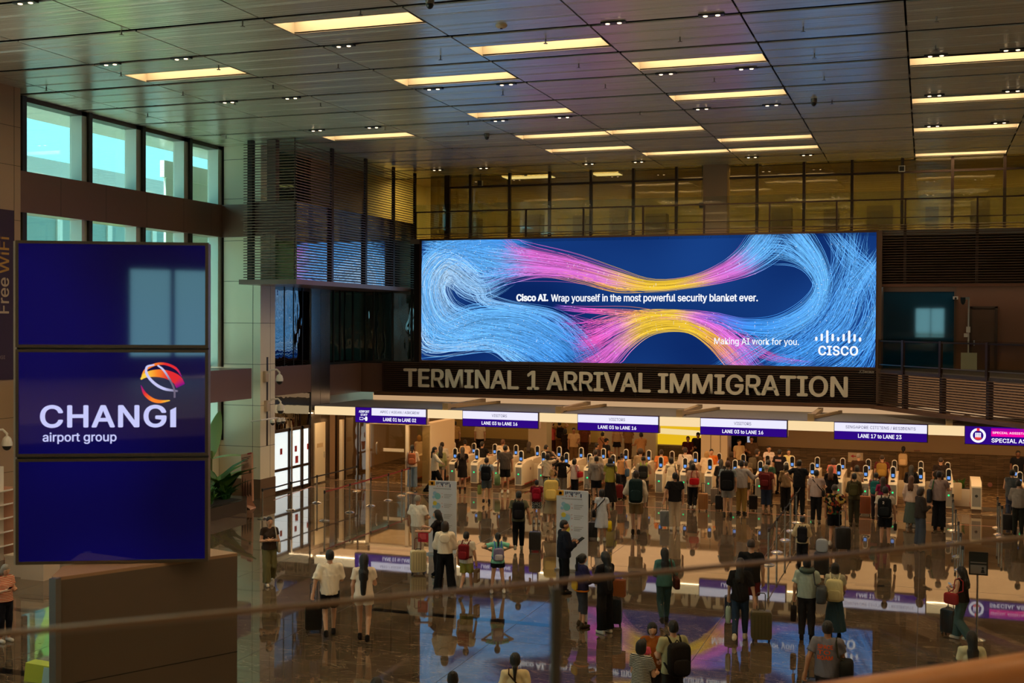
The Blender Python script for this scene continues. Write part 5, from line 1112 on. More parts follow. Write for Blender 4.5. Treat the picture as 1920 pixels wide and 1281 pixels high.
# ================================================================ PEOPLE: body and clothing surfaces grown from distance fields
def P_cone(a, b, ra, rb, cut=False): return ('c', np.array(a, float), np.array(b, float), ra, rb, cut)
def P_ell(c, r, Rm=None): return ('e', np.array(c, float), np.array(r, float), Rm)
def P_cyl(z0, z1, r0, r1, c0=(0, 0), c1=(0, 0)): return ('y', z0, z1, np.array(r0, float), np.array(r1, float), np.array(c0, float), np.array(c1, float))
def p_bounds(p):
    if p[0] == 'c':
        r = max(p[3], p[4]); return np.minimum(p[1], p[2])-r, np.maximum(p[1], p[2])+r
    if p[0] == 'e':
        r = p[2] if p[3] is None else np.full(3, p[2].max()); return p[1]-r, p[1]+r
    r = np.maximum(p[3], p[4]); lo = np.minimum(p[5], p[6])-r; hi = np.maximum(p[5], p[6])+r
    return np.array((*lo, min(p[1], p[2]))), np.array((*hi, max(p[1], p[2])))
def p_eval(p, X, Y, Z):
    if p[0] == 'c':
        a, b, ra, rb, cut = p[1:]; d = b-a; L2 = d@d+1e-12
        px, py, pz = X-a[0], Y-a[1], Z-a[2]; t = (px*d[0]+py*d[1]+pz*d[2])/L2; tc = np.clip(t, 0, 1)
        q = np.sqrt((px-tc*d[0])**2+(py-tc*d[1])**2+(pz-tc*d[2])**2)-(ra+tc*(rb-ra))
        if cut: q = np.maximum(q, (t-0.97)*math.sqrt(L2))
        return q
    if p[0] == 'e':
        c, r, Rm = p[1:]; x, y, z = X-c[0], Y-c[1], Z-c[2]
        if Rm is not None: x, y, z = (Rm[0, 0]*x+Rm[1, 0]*y+Rm[2, 0]*z), (Rm[0, 1]*x+Rm[1, 1]*y+Rm[2, 1]*z), (Rm[0, 2]*x+Rm[1, 2]*y+Rm[2, 2]*z)
        k = np.sqrt((x/r[0])**2+(y/r[1])**2+(z/r[2])**2); k2 = np.sqrt((x/r[0]**2)**2+(y/r[1]**2)**2+(z/r[2]**2)**2)+1e-9
        return k*(k-1)/k2
    z0, z1, r0, r1, c0, c1 = p[1:]; t = np.clip((Z-z0)/(z1-z0), 0, 1)
    rx, ry = r0[0]+t*(r1[0]-r0[0]), r0[1]+t*(r1[1]-r0[1]); cx, cy = c0[0]+t*(c1[0]-c0[0]), c0[1]+t*(c1[1]-c0[1])
    k = np.sqrt(((X-cx)/rx)**2+((Y-cy)/ry)**2)
    return np.maximum((k-1)*np.minimum(rx, ry), np.maximum(min(z0, z1)-Z, Z-max(z0, z1)))
def grow(prims, res, k=0.03, sub=(), planes=(), fold=0.0):
    """smooth union of prims, minus sub, cut by planes (n, c: keeps n.p < c) -> verts, quads"""
    lo = np.min([p_bounds(p)[0] for p in prims], 0)-0.03; hi = np.max([p_bounds(p)[1] for p in prims], 0)+0.03
    n = np.ceil((hi-lo)/res).astype(int)+1
    ax = [lo[i]+res*np.arange(n[i]) for i in range(3)]
    D = np.full(n, 0.5)
    def block(p, m):
        a, b = p_bounds(p); i0 = np.clip(np.floor((a-m-lo)/res).astype(int), 0, n); i1 = np.clip(np.ceil((b+m-lo)/res).astype(int)+1, 0, n)
        sl = tuple(slice(i0[i], i1[i]) for i in range(3)); g = np.meshgrid(*[ax[i][sl[i]] for i in range(3)], indexing='ij', sparse=True)
        return sl, p_eval(p, *g)
    for p in prims:
        sl, d = block(p, k+2*res); A = D[sl]; h = np.clip(0.5+0.5*(A-d)/k, 0, 1); D[sl] = A*(1-h)+d*h-k*h*(1-h)
    if fold:                        # soft cloth folds
        g = np.meshgrid(*ax, indexing='ij', sparse=True)
        D = D + fold*(np.sin(34*g[0]+7*np.sin(5*g[2]+3*g[1])+11*g[1])*np.cos(9*g[2]+6*g[0]) + 0.6*np.sin(23*g[2]+17*np.sin(6*g[0])+9*g[1]))
    for p in sub:
        sl, d = block(p, 3*res); D[sl] = np.maximum(D[sl], -d)
    if planes:
        g = np.meshgrid(*ax, indexing='ij', sparse=True)
        for nv, c in planes: D = np.maximum(D, nv[0]*g[0]+nv[1]*g[1]+nv[2]*g[2]-c)
    D = np.pad(D, 1, constant_values=0.5); lo = lo-res
    S = D < 0
    N = np.array(D.shape)-1
    acc = np.zeros((*N, 3)); cnt = np.zeros(N)
    cor = [(i, j, l) for i in (0, 1) for j in (0, 1) for l in (0, 1)]
    def cs(o, A): return A[o[0]:o[0]+N[0], o[1]:o[1]+N[1], o[2]:o[2]+N[2]]
    for a in cor:
        for d_ in range(3):
            if a[d_] == 0:
                b = list(a); b[d_] = 1; da, db = cs(a, D), cs(b, D); m = (da < 0) != (db < 0)
                t = np.where(m, da/np.where(m, da-db, 1), 0)
                for q in range(3): acc[..., q] += np.where(m, a[q]+(t if q == d_ else 0), 0)
                cnt += m
    act = cnt > 0; idx = -np.ones(N, int); idx[act] = np.arange(act.sum())
    ijk = np.argwhere(act); V = lo+res*(ijk+acc[act]/cnt[act][:, None])
    F = []
    for d_ in range(3):
        o1, o2 = (d_+1) % 3, (d_+2) % 3
        sl0 = [slice(1, N[i]) for i in range(3)]; sl0[d_] = slice(0, N[d_]); sl1 = list(sl0); sl1[d_] = slice(1, N[d_]+1)
        a, b = S[tuple(sl0)], S[tuple(sl1)]; m = a != b; pos = np.argwhere(m)+np.array([0 if i == d_ else 1 for i in range(3)]); fl = a[m]
        def id_(s1, s2):
            q = pos.copy(); q[:, o1] -= s1; q[:, o2] -= s2; return idx[q[:, 0], q[:, 1], q[:, 2]]
        Q = np.stack((id_(1, 1), id_(0, 1), id_(0, 0), id_(1, 0)), 1); Q[~fl] = Q[~fl][:, ::-1]; F.append(Q)
    return V, np.vstack(F)
def mesh_of(name, V, F, nm=1, extra=None):
    me = bpy.data.meshes.new(name); fl = F.tolist() if len(F) else []
    mi = [0]*len(fl)
    if extra is not None:
        base = len(V); V = np.vstack((V, np.vstack(extra.v))); fl += [tuple(i+base for i in q) for q in extra.f]; mi += extra.mi
    me.from_pydata(V.tolist(), [], fl)
    for _ in range(nm): me.materials.append(None)
    if nm > 1: me.polygons.foreach_set('material_index', mi)
    me.polygons.foreach_set('use_smooth', [True]*len(me.polygons)); me.update()
    return me
ARM = {  # elbow from shoulder, wrist from elbow, right side (x mirrors), curl
    'down': ((.055, -.02, -.275), (.005, .055, -.245), 30), 'pull': ((.10, -.07, -.26), (.05, -.03, -.25), 70), 'phone': ((.04, .03, -.275), (-.09, .21, .06), 60), 'chest': ((.05, .05, -.265), (-.15, .18, .05), 50),
    'akimbo': ((.23, -.06, -.16), (-.17, .06, -.17), 40), 'wing': ((.27, -.02, -.07), (-.20, .12, -.10), 40), 'reach': ((.13, .14, -.2), (.05, .25, .0), 40), 'out': ((.24, .06, -.13), (.23, .09, -.07), 30),
    'strap': ((.09, .05, -.265), (-.10, .13, .17), 60), 'fold': ((.06, .04, -.27), (-.22, .13, .03), 30), 'gate': ((.06, .13, -.23), (.0, .24, -.02), 40), 'bag': ((.06, .0, -.28), (.02, .07, -.24), 75), 'up': ((.16, .08, .20), (-.12, .06, .20), 40),
    'hold': ((.05, .06, -.27), (-.07, .23, -.03), 50), 'point': ((.25, .02, -.02), (.27, .03, .03), 20), 'head': ((.22, .02, .12), (-.16, .03, .18), 40)}
LEG = {  # per side (right first): knee, ankle
    'stand': (((.092, .015, .49), (.10, -.02, .085)), ((-.092, .015, .49), (-.10, -.02, .085))),
    'wide': (((.13, .02, .49), (.18, -.02, .085)), ((-.13, .02, .49), (-.18, -.02, .085))),
    'walk': (((.09, .14, .50), (.085, .17, .09)), ((-.09, .03, .48), (-.085, -.24, .15))),
    'walk2': (((.09, .03, .48), (.085, -.24, .15)), ((-.09, .14, .50), (-.085, .17, .09))),
    'stride': (((.10, .20, .50), (.11, .34, .10)), ((-.10, -.03, .48), (-.11, -.33, .13))),
    'rest': (((.10, .02, .49), (.12, -.02, .085)), ((-.09, .07, .485), (-.13, .03, .085)))}
def rotz(a): c, s = math.cos(a), math.sin(a); return np.array(((c, -s, 0), (s, c, 0), (0, 0, 1)))
def rotx(a): c, s = math.cos(a), math.sin(a); return np.array(((1, 0, 0), (0, c, -s), (0, s, c)))
_bm = {}
def joints(sex, legs, aL, aR, lean):
    sw = 0.185 if sex == 'm' else 0.163; J = {}
    for s, an, side in ((1, aR, 'r'), (-1, aL, 'l')):
        e, w, curl = ARM[an]; sh = np.array((s*sw, lean*0.45, 1.395)); el = sh+np.array((s*e[0], e[1], e[2])); wr = el+np.array((s*w[0], w[1], w[2])); J['sh'+side], J['el'+side], J['wr'+side], J['cu'+side] = sh, el, wr, curl
        kn, ank = LEG[legs][0 if s == 1 else 1]; J['hp'+side] = np.array((s*.088, 0, .91)); J['kn'+side], J['an'+side] = np.array(kn), np.array(ank)
    return J
def head_tf(turn, tilt, lean):
    Rm = rotz(-R(turn)) @ rotx(-R(tilt)); piv = np.array((0, lean*0.55, 1.50)); base = np.array((0, 0, 1.50))
    return lambda c: piv+Rm@(np.array(c, float)-base), Rm
def torso(sex, e, lean):
    L = lean
    if sex == 'm': T = [P_ell((0, 0, .93), (.155+e, .115+e, .13)), P_ell((0, .005+.15*L, 1.08), (.148+e, .112+e, .16)), P_ell((0, .3*L, 1.26), (.168+e, .115+e, .19))]
    else: T = [P_ell((0, -.008, .92), (.165+e, .12+e, .13)), P_ell((0, .005+.15*L, 1.08), (.122+e, .095+e, .16)), P_ell((0, .3*L, 1.25), (.142+e, .10+e, .18)), P_ell((.06, .07+.35*L, 1.27), (.065+e*.7, .05+e*.7, .06)), P_ell((-.06, .07+.35*L, 1.27), (.065+e*.7, .05+e*.7, .06))]
    sw = .135 if sex == 'm' else .115
    return T+[P_cone((-sw, -.01+.45*L, 1.395), (sw, -.01+.45*L, 1.395), .058+e, .058+e)]
def hand(mb, wr, el, side, curl):
    d = wr-el; d = d/np.linalg.norm(d); pref = np.array((0, 1.0, 0)) if abs(d[2]) > 0.75 else np.array((0, 0, 1.0))
    s = pref-d*np.dot(pref, d); s /= np.linalg.norm(s); n = np.cross(d, s); inw = np.array((-side, 0, 0))
    if np.dot(n, inw) < 0: n = -n
    c0 = wr+d*0.085
    for k, (o, L) in enumerate(((.030, .072), (.010, .080), (-.010, .074), (-.029, .058))):
        p = [c0+s*o]; a = R(curl*0.5)
        for q in range(3):
            p.append(p[-1]+(d*math.cos(a)+n*math.sin(a))*L*(0.45, 0.32, 0.23)[q]); a += R(curl)
        mb.tube(p, [.0095, .009, .008, .006], n=6)
    b = wr+d*0.03+s*0.028; p1 = b+(s*0.75+d*0.65+n*0.15)*0.04; p2 = p1+(s*0.25+d*0.8+n*0.4)*0.032; mb.tube([b-s*0.01, b+s*0.008, p1, p2], [.011, .012, .010, .007], n=6)
def body_mesh(sex, legs, aL, aR, lean, turn, tilt, res):
    key = ('b', sex, legs, aL, aR, lean, turn, tilt, res)
    if key in _bm: return _bm[key]
    J = joints(sex, legs, aL, aR, lean); tf, Rm = head_tf(turn, tilt, lean); T = torso(sex, 0, lean)
    g = 1.0 if sex == 'm' else 0.88
    T += [P_cone((0, -.012+.45*lean, 1.40), tf((0, -.005, 1.53)), .054*g+.003, .05*g+.002)]
    for c, r in (((0, 0, 1.63), (.076, .093, .098)), ((0, .032, 1.565), (.056, .062, .068)), ((0, .03, 1.60), (.066, .07, .07)), ((0, .102, 1.583), (.013, .018, .022)), ((.078, -.006, 1.597), (.012, .022, .032)), ((-.078, -.006, 1.597), (.012, .022, .032)), ((0, .085, 1.625), (.05, .014, .012))): T.append(P_ell(tf(c), r, Rm))
    ex = MB()
    for sd, s in (('r', 1), ('l', -1)):
        sh, el, wr = J['sh'+sd], J['el'+sd], J['wr'+sd]; T += [P_cone(sh, el, .050*g, .040*g), P_cone(el, wr, .041*g, .027*g)]
        d = (wr-el)/np.linalg.norm(wr-el); T += [P_cone(wr, wr+d*.085, .026, .024), P_cone(wr+d*.02, wr+d*.085, .030, .030)]
        hp, kn, an = J['hp'+sd], J['kn'+sd], J['an'+sd]; T += [P_cone(hp, kn, .084, .050), P_cone(kn, an, .050, .034), P_ell(kn+(an-kn)*.28+np.array((0, -.008, 0)), (.044, .046, .09))]
        T += [P_cone(an+np.array((0, -.03, -.04)), an+np.array((0, .13, -.055)), .036, .026)]
        hand(ex, wr, el, s, J['cu'+sd])
    V, F = grow(T, res, 0.028)
    for s in (1, -1):
        ex.ell((0, 0, 0), (.012, .007, .007), 8, 5, 1); ex.v[-1] = np.array([tf(np.array((s*.031, .0945, 1.606))+Rm.T@(Rm@q)*1.0) for q in ex.v[-1]])
        ex.ell((0, 0, 0), (.018, .005, .004), 8, 4, 1); ex.v[-1] = np.array([tf(np.array((s*.032, .0965, 1.630))+q) for q in ex.v[-1]])
    ex.ell((0, 0, 0), (.024, .008, .007), 8, 5, 2); ex.v[-1] = np.array([tf(np.array((0, .0945, 1.548))+q) for q in ex.v[-1]])
    me = mesh_of('person', V, F, 3, ex); _bm[key] = me
    return me
HZ = {'short', 'crop', 'bald', 'bob', 'long', 'vlong', 'pony', 'lowpony', 'bun', 'curly', 'cap'}
def hair_mesh(style, lean, turn, tilt, res):
    key = ('h', style, lean, turn, tilt, res)
    if key in _bm: return _bm[key]
    tf, Rm = head_tf(turn, tilt, lean); z = Rm[:, 2]; o = tf((0, 0, 1.5)); y = Rm[:, 1]
    def E(c, r): return P_ell(tf(c), r, Rm)
    face = E((0, .125, 1.565), (.070, .095, .098)); pl = []
    def below(h): pl.append((-z, -np.dot(z, tf((0, 0, h)))))      # keeps what lies above h in the head's frame
    H = [E((0, -.008, 1.640), (.085, .100, .100))]; lowback = E((0, -.03, 1.59), (.082, .080, .075))
    if style == 'short': H.append(lowback); below(1.54)
    elif style == 'crop': H = [E((0, -.006, 1.636), (.0815, .097, .097)), E((0, -.03, 1.61), (.078, .074, .06))]; below(1.575)
    elif style == 'bald': H = [E((0, -.02, 1.61), (.0825, .086, .066))]; below(1.56)
    elif style == 'curly': H = [E((0, -.012, 1.655), (.112, .12, .115)), E((0, -.03, 1.61), (.1, .09, .08))]; below(1.55)
    elif style == 'cap': H = [E((0, -.004, 1.645), (.089, .103, .097))]; pl.append((-z, -np.dot(z, tf((0, 0, 1.632)))))
    else:
        H += [E((0, -.022, 1.60), (.096, .092, .115))]
        if style == 'bob': H.append(E((0, -.03, 1.55), (.098, .085, .09))); below(1.475)
        if style in ('long', 'vlong'): H += [P_cone(tf((0, -.05, 1.58)), (0, -.115+.4*lean, 1.33), .085, .075), P_cone((.05, -.10+.4*lean, 1.40), (.05, -.125+.3*lean, 1.26), .05, .04), P_cone((-.05, -.10+.4*lean, 1.40), (-.05, -.125+.3*lean, 1.26), .05, .04)]
        if style == 'vlong': H += [P_cone((0, -.12, 1.36), (0, -.145, .98), .078, .05)]
        if style == 'pony': below(1.53); H += [P_cone(tf((0, -.10, 1.665)), tf((0, -.145, 1.60)), .03, .034), P_cone(tf((0, -.145, 1.60)), (0, -.14+.4*lean, 1.34), .034, .02)]; pl = []
        if style == 'lowpony': H = [E((0, -.008, 1.640), (.085, .100, .100)), lowback, P_cone(tf((0, -.085, 1.57)), tf((0, -.11, 1.52)), .03, .034), P_cone(tf((0, -.11, 1.52)), (0, -.13, 1.33), .034, .022)]
        if style == 'bun': H = [E((0, -.008, 1.640), (.085, .100, .100)), lowback, E((0, -.075, 1.715), (.045, .045, .042))]; below(1.55)
    if style in ('long', 'vlong'): pass
    V, F = grow(H, res, 0.02, fold=0.0022, sub=[face] if style != 'cap' else [], planes=pl)
    ex = None
    if style == 'cap':
        ex = MB(); P = []
        for q in range(9):
            a = R(-70+140*q/8); P.append(tf((.075*math.sin(a), .07+.10*math.cos(a), 1.635)))
        base = [tf((.082*math.sin(R(-80+160*q/8)), .09*math.cos(R(-80+160*q/8)), 1.65)) for q in range(9)]
        ex.add(P+base, [(q, q+1, 10+q, 9+q) for q in range(8)])
    me = mesh_of('hair', V, F, 1, ex); _bm[key] = me
    return me
TOPS = {  # inflate, hem, sleeve (0 none, 1 to elbow, 2 to wrist), hem radii, loose sleeve
    'tee': (.019, .86, .62, (.196, .152), .012), 'fit': (.016, .90, .5, (.188, .15), .006), 'crop': (.014, 1.0, .55, (.15, .125), .012), 'tank': (.014, .92, 0, (.188, .15), 0), 'long': (.017, .87, 2, (.192, .152), .008), 'shirt': (.02, .84, 2, (.195, .154), .014),
    'jacket': (.034, .84, 2, (.205, .16), .026), 'cropjacket': (.034, .97, 2, (.185, .15), .03), 'baggy': (.021, .80, .92, (.195, .152), .018), 'dress': (.014, .48, .5, (.235, .20), .010), 'slimdress': (.012, .52, .5, (.20, .165), .006), 'vest': (.03, .86, 0, (.19, .145), 0), 'polo': (.02, .90, .7, (.193, .152), .016)}
def top_mesh(kind, sex, aL, aR, lean, legs, res):
    key = ('t', kind, sex, aL, aR, lean, res)
    if key in _bm: return _bm[key]
    e, hem, sl, hr, ls = TOPS[kind]; J = joints(sex, legs, aL, aR, lean); T = torso(sex, e, lean)
    wz = 1.12; w = (.158+e, .118+e) if sex == 'm' else (.128+e, .10+e)
    T.append(P_cyl(wz+.12, max(hem, .86)-.0, (w[0]+.01, w[1]+.005), hr if hem > .8 else (.165+e, .13+e), (0, .2*lean), (0, 0)))
    if hem < .8: T.append(P_cyl(.98, hem, (.16+e, .13+e), hr))
    for sd in 'rl':
        sh, el, wr = J['sh'+sd], J['el'+sd], J['wr'+sd]; g = 1.0 if sex == 'm' else .9
        if sl: T.append(P_cone(sh, sh+(el-sh)*min(sl, 1.0), (.052+e)*g, (.047+e+ls)*g, sl < 1))
        if sl == 2: T.append(P_cone(el, el+(wr-el)*.97, (.045+e+ls*.6)*g, (.032+e*.5+ls*.5)*g, True))
    pl = [(np.array((0, 0, -1.0)), -hem)]
    V, F = grow(T, res, 0.03, sub=[P_ell((0, .03+.45*lean, 1.50), (.062, .062, .065))], planes=pl, fold=.0055 if e > .0175 else .002)
    me = mesh_of('top', V, F); _bm[key] = me
    return me
def bottom_mesh(kind, sex, legs, res):
    key = ('p', kind, sex, legs, res)
    if key in _bm: return _bm[key]
    J = joints(sex, legs, 'down', 'down', 0); pl = [(np.array((0, 0, 1.0)), 1.02)]; T = [P_ell((0, -.004, .93), (.168 if sex == 'm' else .176, .13, .15)), P_cyl(1.03, .90, (.142, .112), (.165, .125))]
    if kind in ('skirt', 'mini', 'midi'):
        hz = {'skirt': .16, 'mini': .60, 'midi': .42}[kind]; T.append(P_cyl(.98, hz, (.155, .125), {'skirt': (.26, .24), 'mini': (.225, .19), 'midi': (.25, .22)}[kind])); pl.append((np.array((0, 0, -1.0)), -hz))
    else:
        for sd in 'rl':
            hp, kn, an = J['hp'+sd], J['kn'+sd], J['an'+sd]
            if kind == 'trousers': T += [P_cone(hp, kn, .102, .084), P_cone(kn, an+(kn-an)*.02, .084, .062, True)]
            elif kind == 'slim': T += [P_cone(hp, kn, .098, .076), P_cone(kn, an+(kn-an)*.06, .076, .052, True)]
            elif kind == 'wide': T += [P_cone(hp, kn, .102, .098), P_cone(kn, an-(kn-an)*.03, .098, .105, True)]
            elif kind == 'shorts': T += [P_cone(hp, hp+(kn-hp)*.80, .105, .098, True)]
            elif kind == 'hotpants': T += [P_cone(hp, hp+(kn-hp)*.42, .108, .108, True)]
            elif kind == 'capri': T += [P_cone(hp, kn, .102, .082), P_cone(kn, kn+(an-kn)*.42, .082, .078, True)]
    V, F = grow(T, res, 0.025, planes=pl, fold=.0045)
    me = mesh_of('bottom', V, F); _bm[key] = me
    return me
def shoe_mesh(sd, sex, legs):
    key = ('s', sd, sex, legs)
    if key in _bm: return _bm[key]
    an = joints(sex, legs, 'down', 'down', 0)['an'+sd]; b = an+np.array((0, 0, -.045))
    T = [P_cone(b+np.array((0, -.045, 0)), b+np.array((0, .15, -.008)), .046, .04), P_cone(b+np.array((0, -.03, .02)), b+np.array((0, -.02, .055)), .043, .045)]
    V, F = grow(T, .012, .02, planes=[(np.array((0, 0, -1.0)), -(b[2]-.04))]); me = mesh_of('shoe', V, F); _bm[key] = me
    return me
def cloth(c, pat=None):
    key = 'cloth %s %s' % (c, pat)
    if key in _mats: return _mats[key]
    m, nt, b = nodes(key); col = srgb(c); b.inputs['Base Color'].default_value = (*col, 1); b.inputs['Roughness'].default_value = 0.8; b.inputs['Specular IOR Level'].default_value = 0.15
    tc = nt.nodes.new('ShaderNodeTexCoord'); mp = nt.nodes.new('ShaderNodeMapping'); mp.inputs['Scale'].default_value = (7, 7, 2.6); n = nt.nodes.new('ShaderNodeTexNoise'); n.inputs['Scale'].default_value = 1.2; n.inputs['Detail'].default_value = 3
    bp = nt.nodes.new('ShaderNodeBump'); bp.inputs['Strength'].default_value = 0.55; bp.inputs['Distance'].default_value = 0.04
    L = nt.links.new; L(tc.outputs['Object'], mp.inputs[0]); L(mp.outputs[0], n.inputs['Vector']); L(n.outputs['Fac'], bp.inputs['Height']); L(bp.outputs[0], b.inputs['Normal'])
    if pat:
        r = nt.nodes.new('ShaderNodeValToRGB'); cr = r.color_ramp; cr.interpolation = 'CONSTANT'
        if pat[0] == 'stripe':
            w = nt.nodes.new('ShaderNodeTexWave'); w.bands_direction = 'Z'; w.inputs['Scale'].default_value = pat[2]; L(tc.outputs['Object'], w.inputs['Vector']); L(w.outputs['Fac'], r.inputs[0])
            cr.elements[0].color = (*col, 1); cr.elements[1].position = 0.5; cr.elements[1].color = (*srgb(pat[1]), 1)
        elif pat[0] == 'dots':
            w = nt.nodes.new('ShaderNodeTexVoronoi'); w.inputs['Scale'].default_value = 26; L(tc.outputs['Object'], w.inputs['Vector']); L(w.outputs['Distance'], r.inputs[0])
            cr.elements[0].color = (*srgb(pat[1]), 1); cr.elements[1].position = 0.4; cr.elements[1].color = (*col, 1)
        else:
            w = nt.nodes.new('ShaderNodeTexVoronoi'); w.inputs['Scale'].default_value = 16; sp_ = nt.nodes.new('ShaderNodeSeparateColor'); L(tc.outputs['Object'], w.inputs['Vector']); L(w.outputs['Color'], sp_.inputs[0]); L(sp_.outputs[0], r.inputs[0])
            cs_ = [(20, 24, 18), (150, 60, 30), (25, 35, 22), (165, 135, 60), (40, 70, 45), (110, 40, 30), (180, 150, 120), (20, 20, 24)]
            cr.elements[0].color = (*srgb(cs_[0]), 1); cr.elements[1].position = 0.9; cr.elements[1].color = (*srgb(cs_[-1]), 1)
            for i, q in enumerate(cs_[1:-1]): e = cr.elements.new(0.14*(i+1)); e.color = (*srgb(q), 1)
        L(r.outputs[0], b.inputs['Base Color'])
    return m
SKIN = [mat('skin light', srgb((205, 158, 128)), 0.5), mat('skin medium', srgb((178, 128, 96)), 0.5), mat('skin deep', srgb((126, 84, 60)), 0.5)]
M_eye = mat('dark eye', (0.02, 0.015, 0.012), 0.3); M_lip = mat('lip', srgb((150, 82, 72)), 0.5)
def hair_mat(name, col):
    m = mat(name, col, 0.42); nt = m.node_tree; b = nt.nodes['Principled BSDF']
    tc = nt.nodes.new('ShaderNodeTexCoord'); mp = nt.nodes.new('ShaderNodeMapping'); mp.inputs['Scale'].default_value = (60, 60, 5); n = nt.nodes.new('ShaderNodeTexNoise'); n.inputs['Scale'].default_value = 1.5; n.inputs['Detail'].default_value = 3
    bp = nt.nodes.new('ShaderNodeBump'); bp.inputs['Strength'].default_value = 0.8; bp.inputs['Distance'].default_value = 0.02
    nt.links.new(tc.outputs['Object'], mp.inputs[0]); nt.links.new(mp.outputs[0], n.inputs['Vector']); nt.links.new(n.outputs['Fac'], bp.inputs['Height']); nt.links.new(bp.outputs[0], b.inputs['Normal'])
    return m
HC = {'k': hair_mat('black hair', (0.010, 0.008, 0.007)), 'b': hair_mat('brown hair', (0.035, 0.020, 0.012)), 'r': hair_mat('auburn hair', (0.12, 0.045, 0.02)), 'y': hair_mat('blond hair', (0.50, 0.30, 0.11)), 'g': hair_mat('grey hair', (0.28, 0.25, 0.21))}
def put(me, name, parent, mats):
    o = bpy.data.objects.new(name, me); COL.objects.link(o)
    if parent is not None: o.parent = parent
    for i, m in enumerate(mats):
        o.material_slots[i].link = 'OBJECT'; o.material_slots[i].material = m
    return o
PEOPLE = {}
BOTNAME = {'skirt': 'skirt', 'mini': 'skirt', 'midi': 'skirt', 'shorts': 'shorts', 'hotpants': 'shorts'}
TOPNAME = {'dress': 'dress', 'slimdress': 'dress', 'jacket': 'jacket', 'cropjacket': 'jacket', 'vest': 'vest'}
def place(px, hy, fy, h=None):
    """floor spot and height of someone whose head top is at hy and whose soles are at fy (or whose height is h)"""
    if fy is None:
        p = at(px, hy, 'Z', h); return p[:2], h
    p = at(px, fy, 'Z', 0.0); v = p[:2]; d = np.linalg.norm(v); v = v*(d+0.10)/d; r = ray(px, hy); k = np.linalg.norm(v)/np.linalg.norm(r[:2]); return v, 6.5+k*r[2]
def person(key, px, hy, fy, facing, sex, legs, aL, aR, hair, hc, top, tc, bot, bc, shoes, label, skin=0, turn=0, tilt=0, lean=0.0, h=None, pat=None, under=None):
    xy, H = place(px, hy, fy, h); near = np.linalg.norm(xy) < 33; res = 0.0125 if near else 0.017
    s = H/1.735; rot = math.atan2(-xy[0], xy[1])-R(facing)
    b = put(body_mesh(sex, legs, aL, aR, lean, turn, tilt, res), 'person', None, [SKIN[skin], M_eye, M_lip])
    b.location = (xy[0], xy[1], 0.003); b.rotation_euler = (0, 0, rot); b.scale = (s, s, s)
    tag(b, label, 'person')
    if hair:
        nm = 'cap' if hair == 'cap' else 'hair'
        if hair == 'cap': put(hair_mesh('crop', lean, turn, tilt, res), 'hair', b, [HC['k']])
        put(hair_mesh(hair, lean, turn, tilt, min(res, 0.0125)), nm, b, [cloth((26, 28, 34)) if hair == 'cap' else HC[hc]])
    if top: put(top_mesh(top, sex, aL, aR, lean, legs, res), TOPNAME.get(top, 'shirt'), b, [cloth(tc, pat)])
    if bot: put(bottom_mesh(bot, sex, legs, res), BOTNAME.get(bot, 'trousers'), b, [cloth(bc, under)])
    for sd in 'rl': put(shoe_mesh(sd, sex, legs), 'shoe', b, [cloth(shoes)])
    b['_dummy'] = 0; del b['_dummy']
    J = joints(sex, legs, aL, aR, lean); mw = Matrix.Translation((xy[0], xy[1], 0.003)) @ Matrix.Rotation(rot, 4, 'Z') @ Matrix.Scale(s, 4)
    PEOPLE[key] = (b, J, mw, s, rot, sex, lean)
    return b
WH, OFF, BK, GY, DG = (232, 226, 214), (216, 206, 188), (20, 20, 23), (120, 116, 112), (62, 60, 60)
NAVY, DEN, LDEN, OLV, KHA, TEA = (28, 30, 48), (44, 58, 82), (112, 130, 152), (96, 94, 56), (150, 128, 92), (70, 104, 104)
# ---- the open floor, near to far
person('A1', 9, 1057, 1206, 150, 'f', 'stand', 'phone', 'phone', 'bob', 'g', 'fit', (196, 70, 40), 'slim', (24, 26, 36), (200, 200, 200), 'person in a red and white striped top looking at a phone at the frame edge', tilt=20, pat=('stripe', (222, 196, 170), 9))
person('A2', 505, 969, 1098, 172, 'f', 'walk', 'fold', 'fold', 'lowpony', 'k', 'fit', (58, 46, 40), 'wide', (104, 100, 66), (205, 196, 180), 'person in a dark brown top and olive wide trousers walking with folded arms', turn=-8)
person('A3', 618, 1031, 1197, -4, 'm', 'walk', 'pull', 'hold', 'short', 'k', 'baggy', (236, 226, 206), 'shorts', BK, BK, 'person in a loose white tee and black shorts pulling a dark case')
person('A4', 682, 1038, 1206, 4, 'f', 'walk2', 'down', 'hold', 'vlong', 'k', 'tee', (232, 218, 198), 'hotpants', (226, 212, 190), BK, 'person in white with waist long black hair walking away')
person('A5', 783, 928, 1052, 30, 'm', 'stand', 'down', 'hold', 'crop', 'g', 'polo', WH, 'trousers', (196, 178, 158), (60, 50, 44), 'person in a white polo and pale trousers behind the cream suitcase', skin=1)
person('A6', 822, 956, 1080, -75, 'f', 'stand', 'reach', 'reach', 'long', 'k', 'tee', (30, 26, 28), 'wide', (26, 24, 28), BK, 'person in black with long dark hair and one hand on the cream suitcase', lean=0.08)
person('A7', 834, 977, 1115, 4, 'f', 'wide', 'hold', 'chest', 'bob', 'b', 'cropjacket', (236, 222, 200), 'wide', (20, 20, 24), (190, 190, 190), 'person in a cream hooded jacket and wide black trousers beside the red schoolbag boy')
person('A8', 874, 997, 1115, 20, 'm', 'walk', 'down', 'bag', 'short', 'k', 'tee', (214, 206, 190), 'shorts', (150, 150, 70), (40, 40, 30), 'child in a pale shirt and lime shorts wearing a dark red backpack')
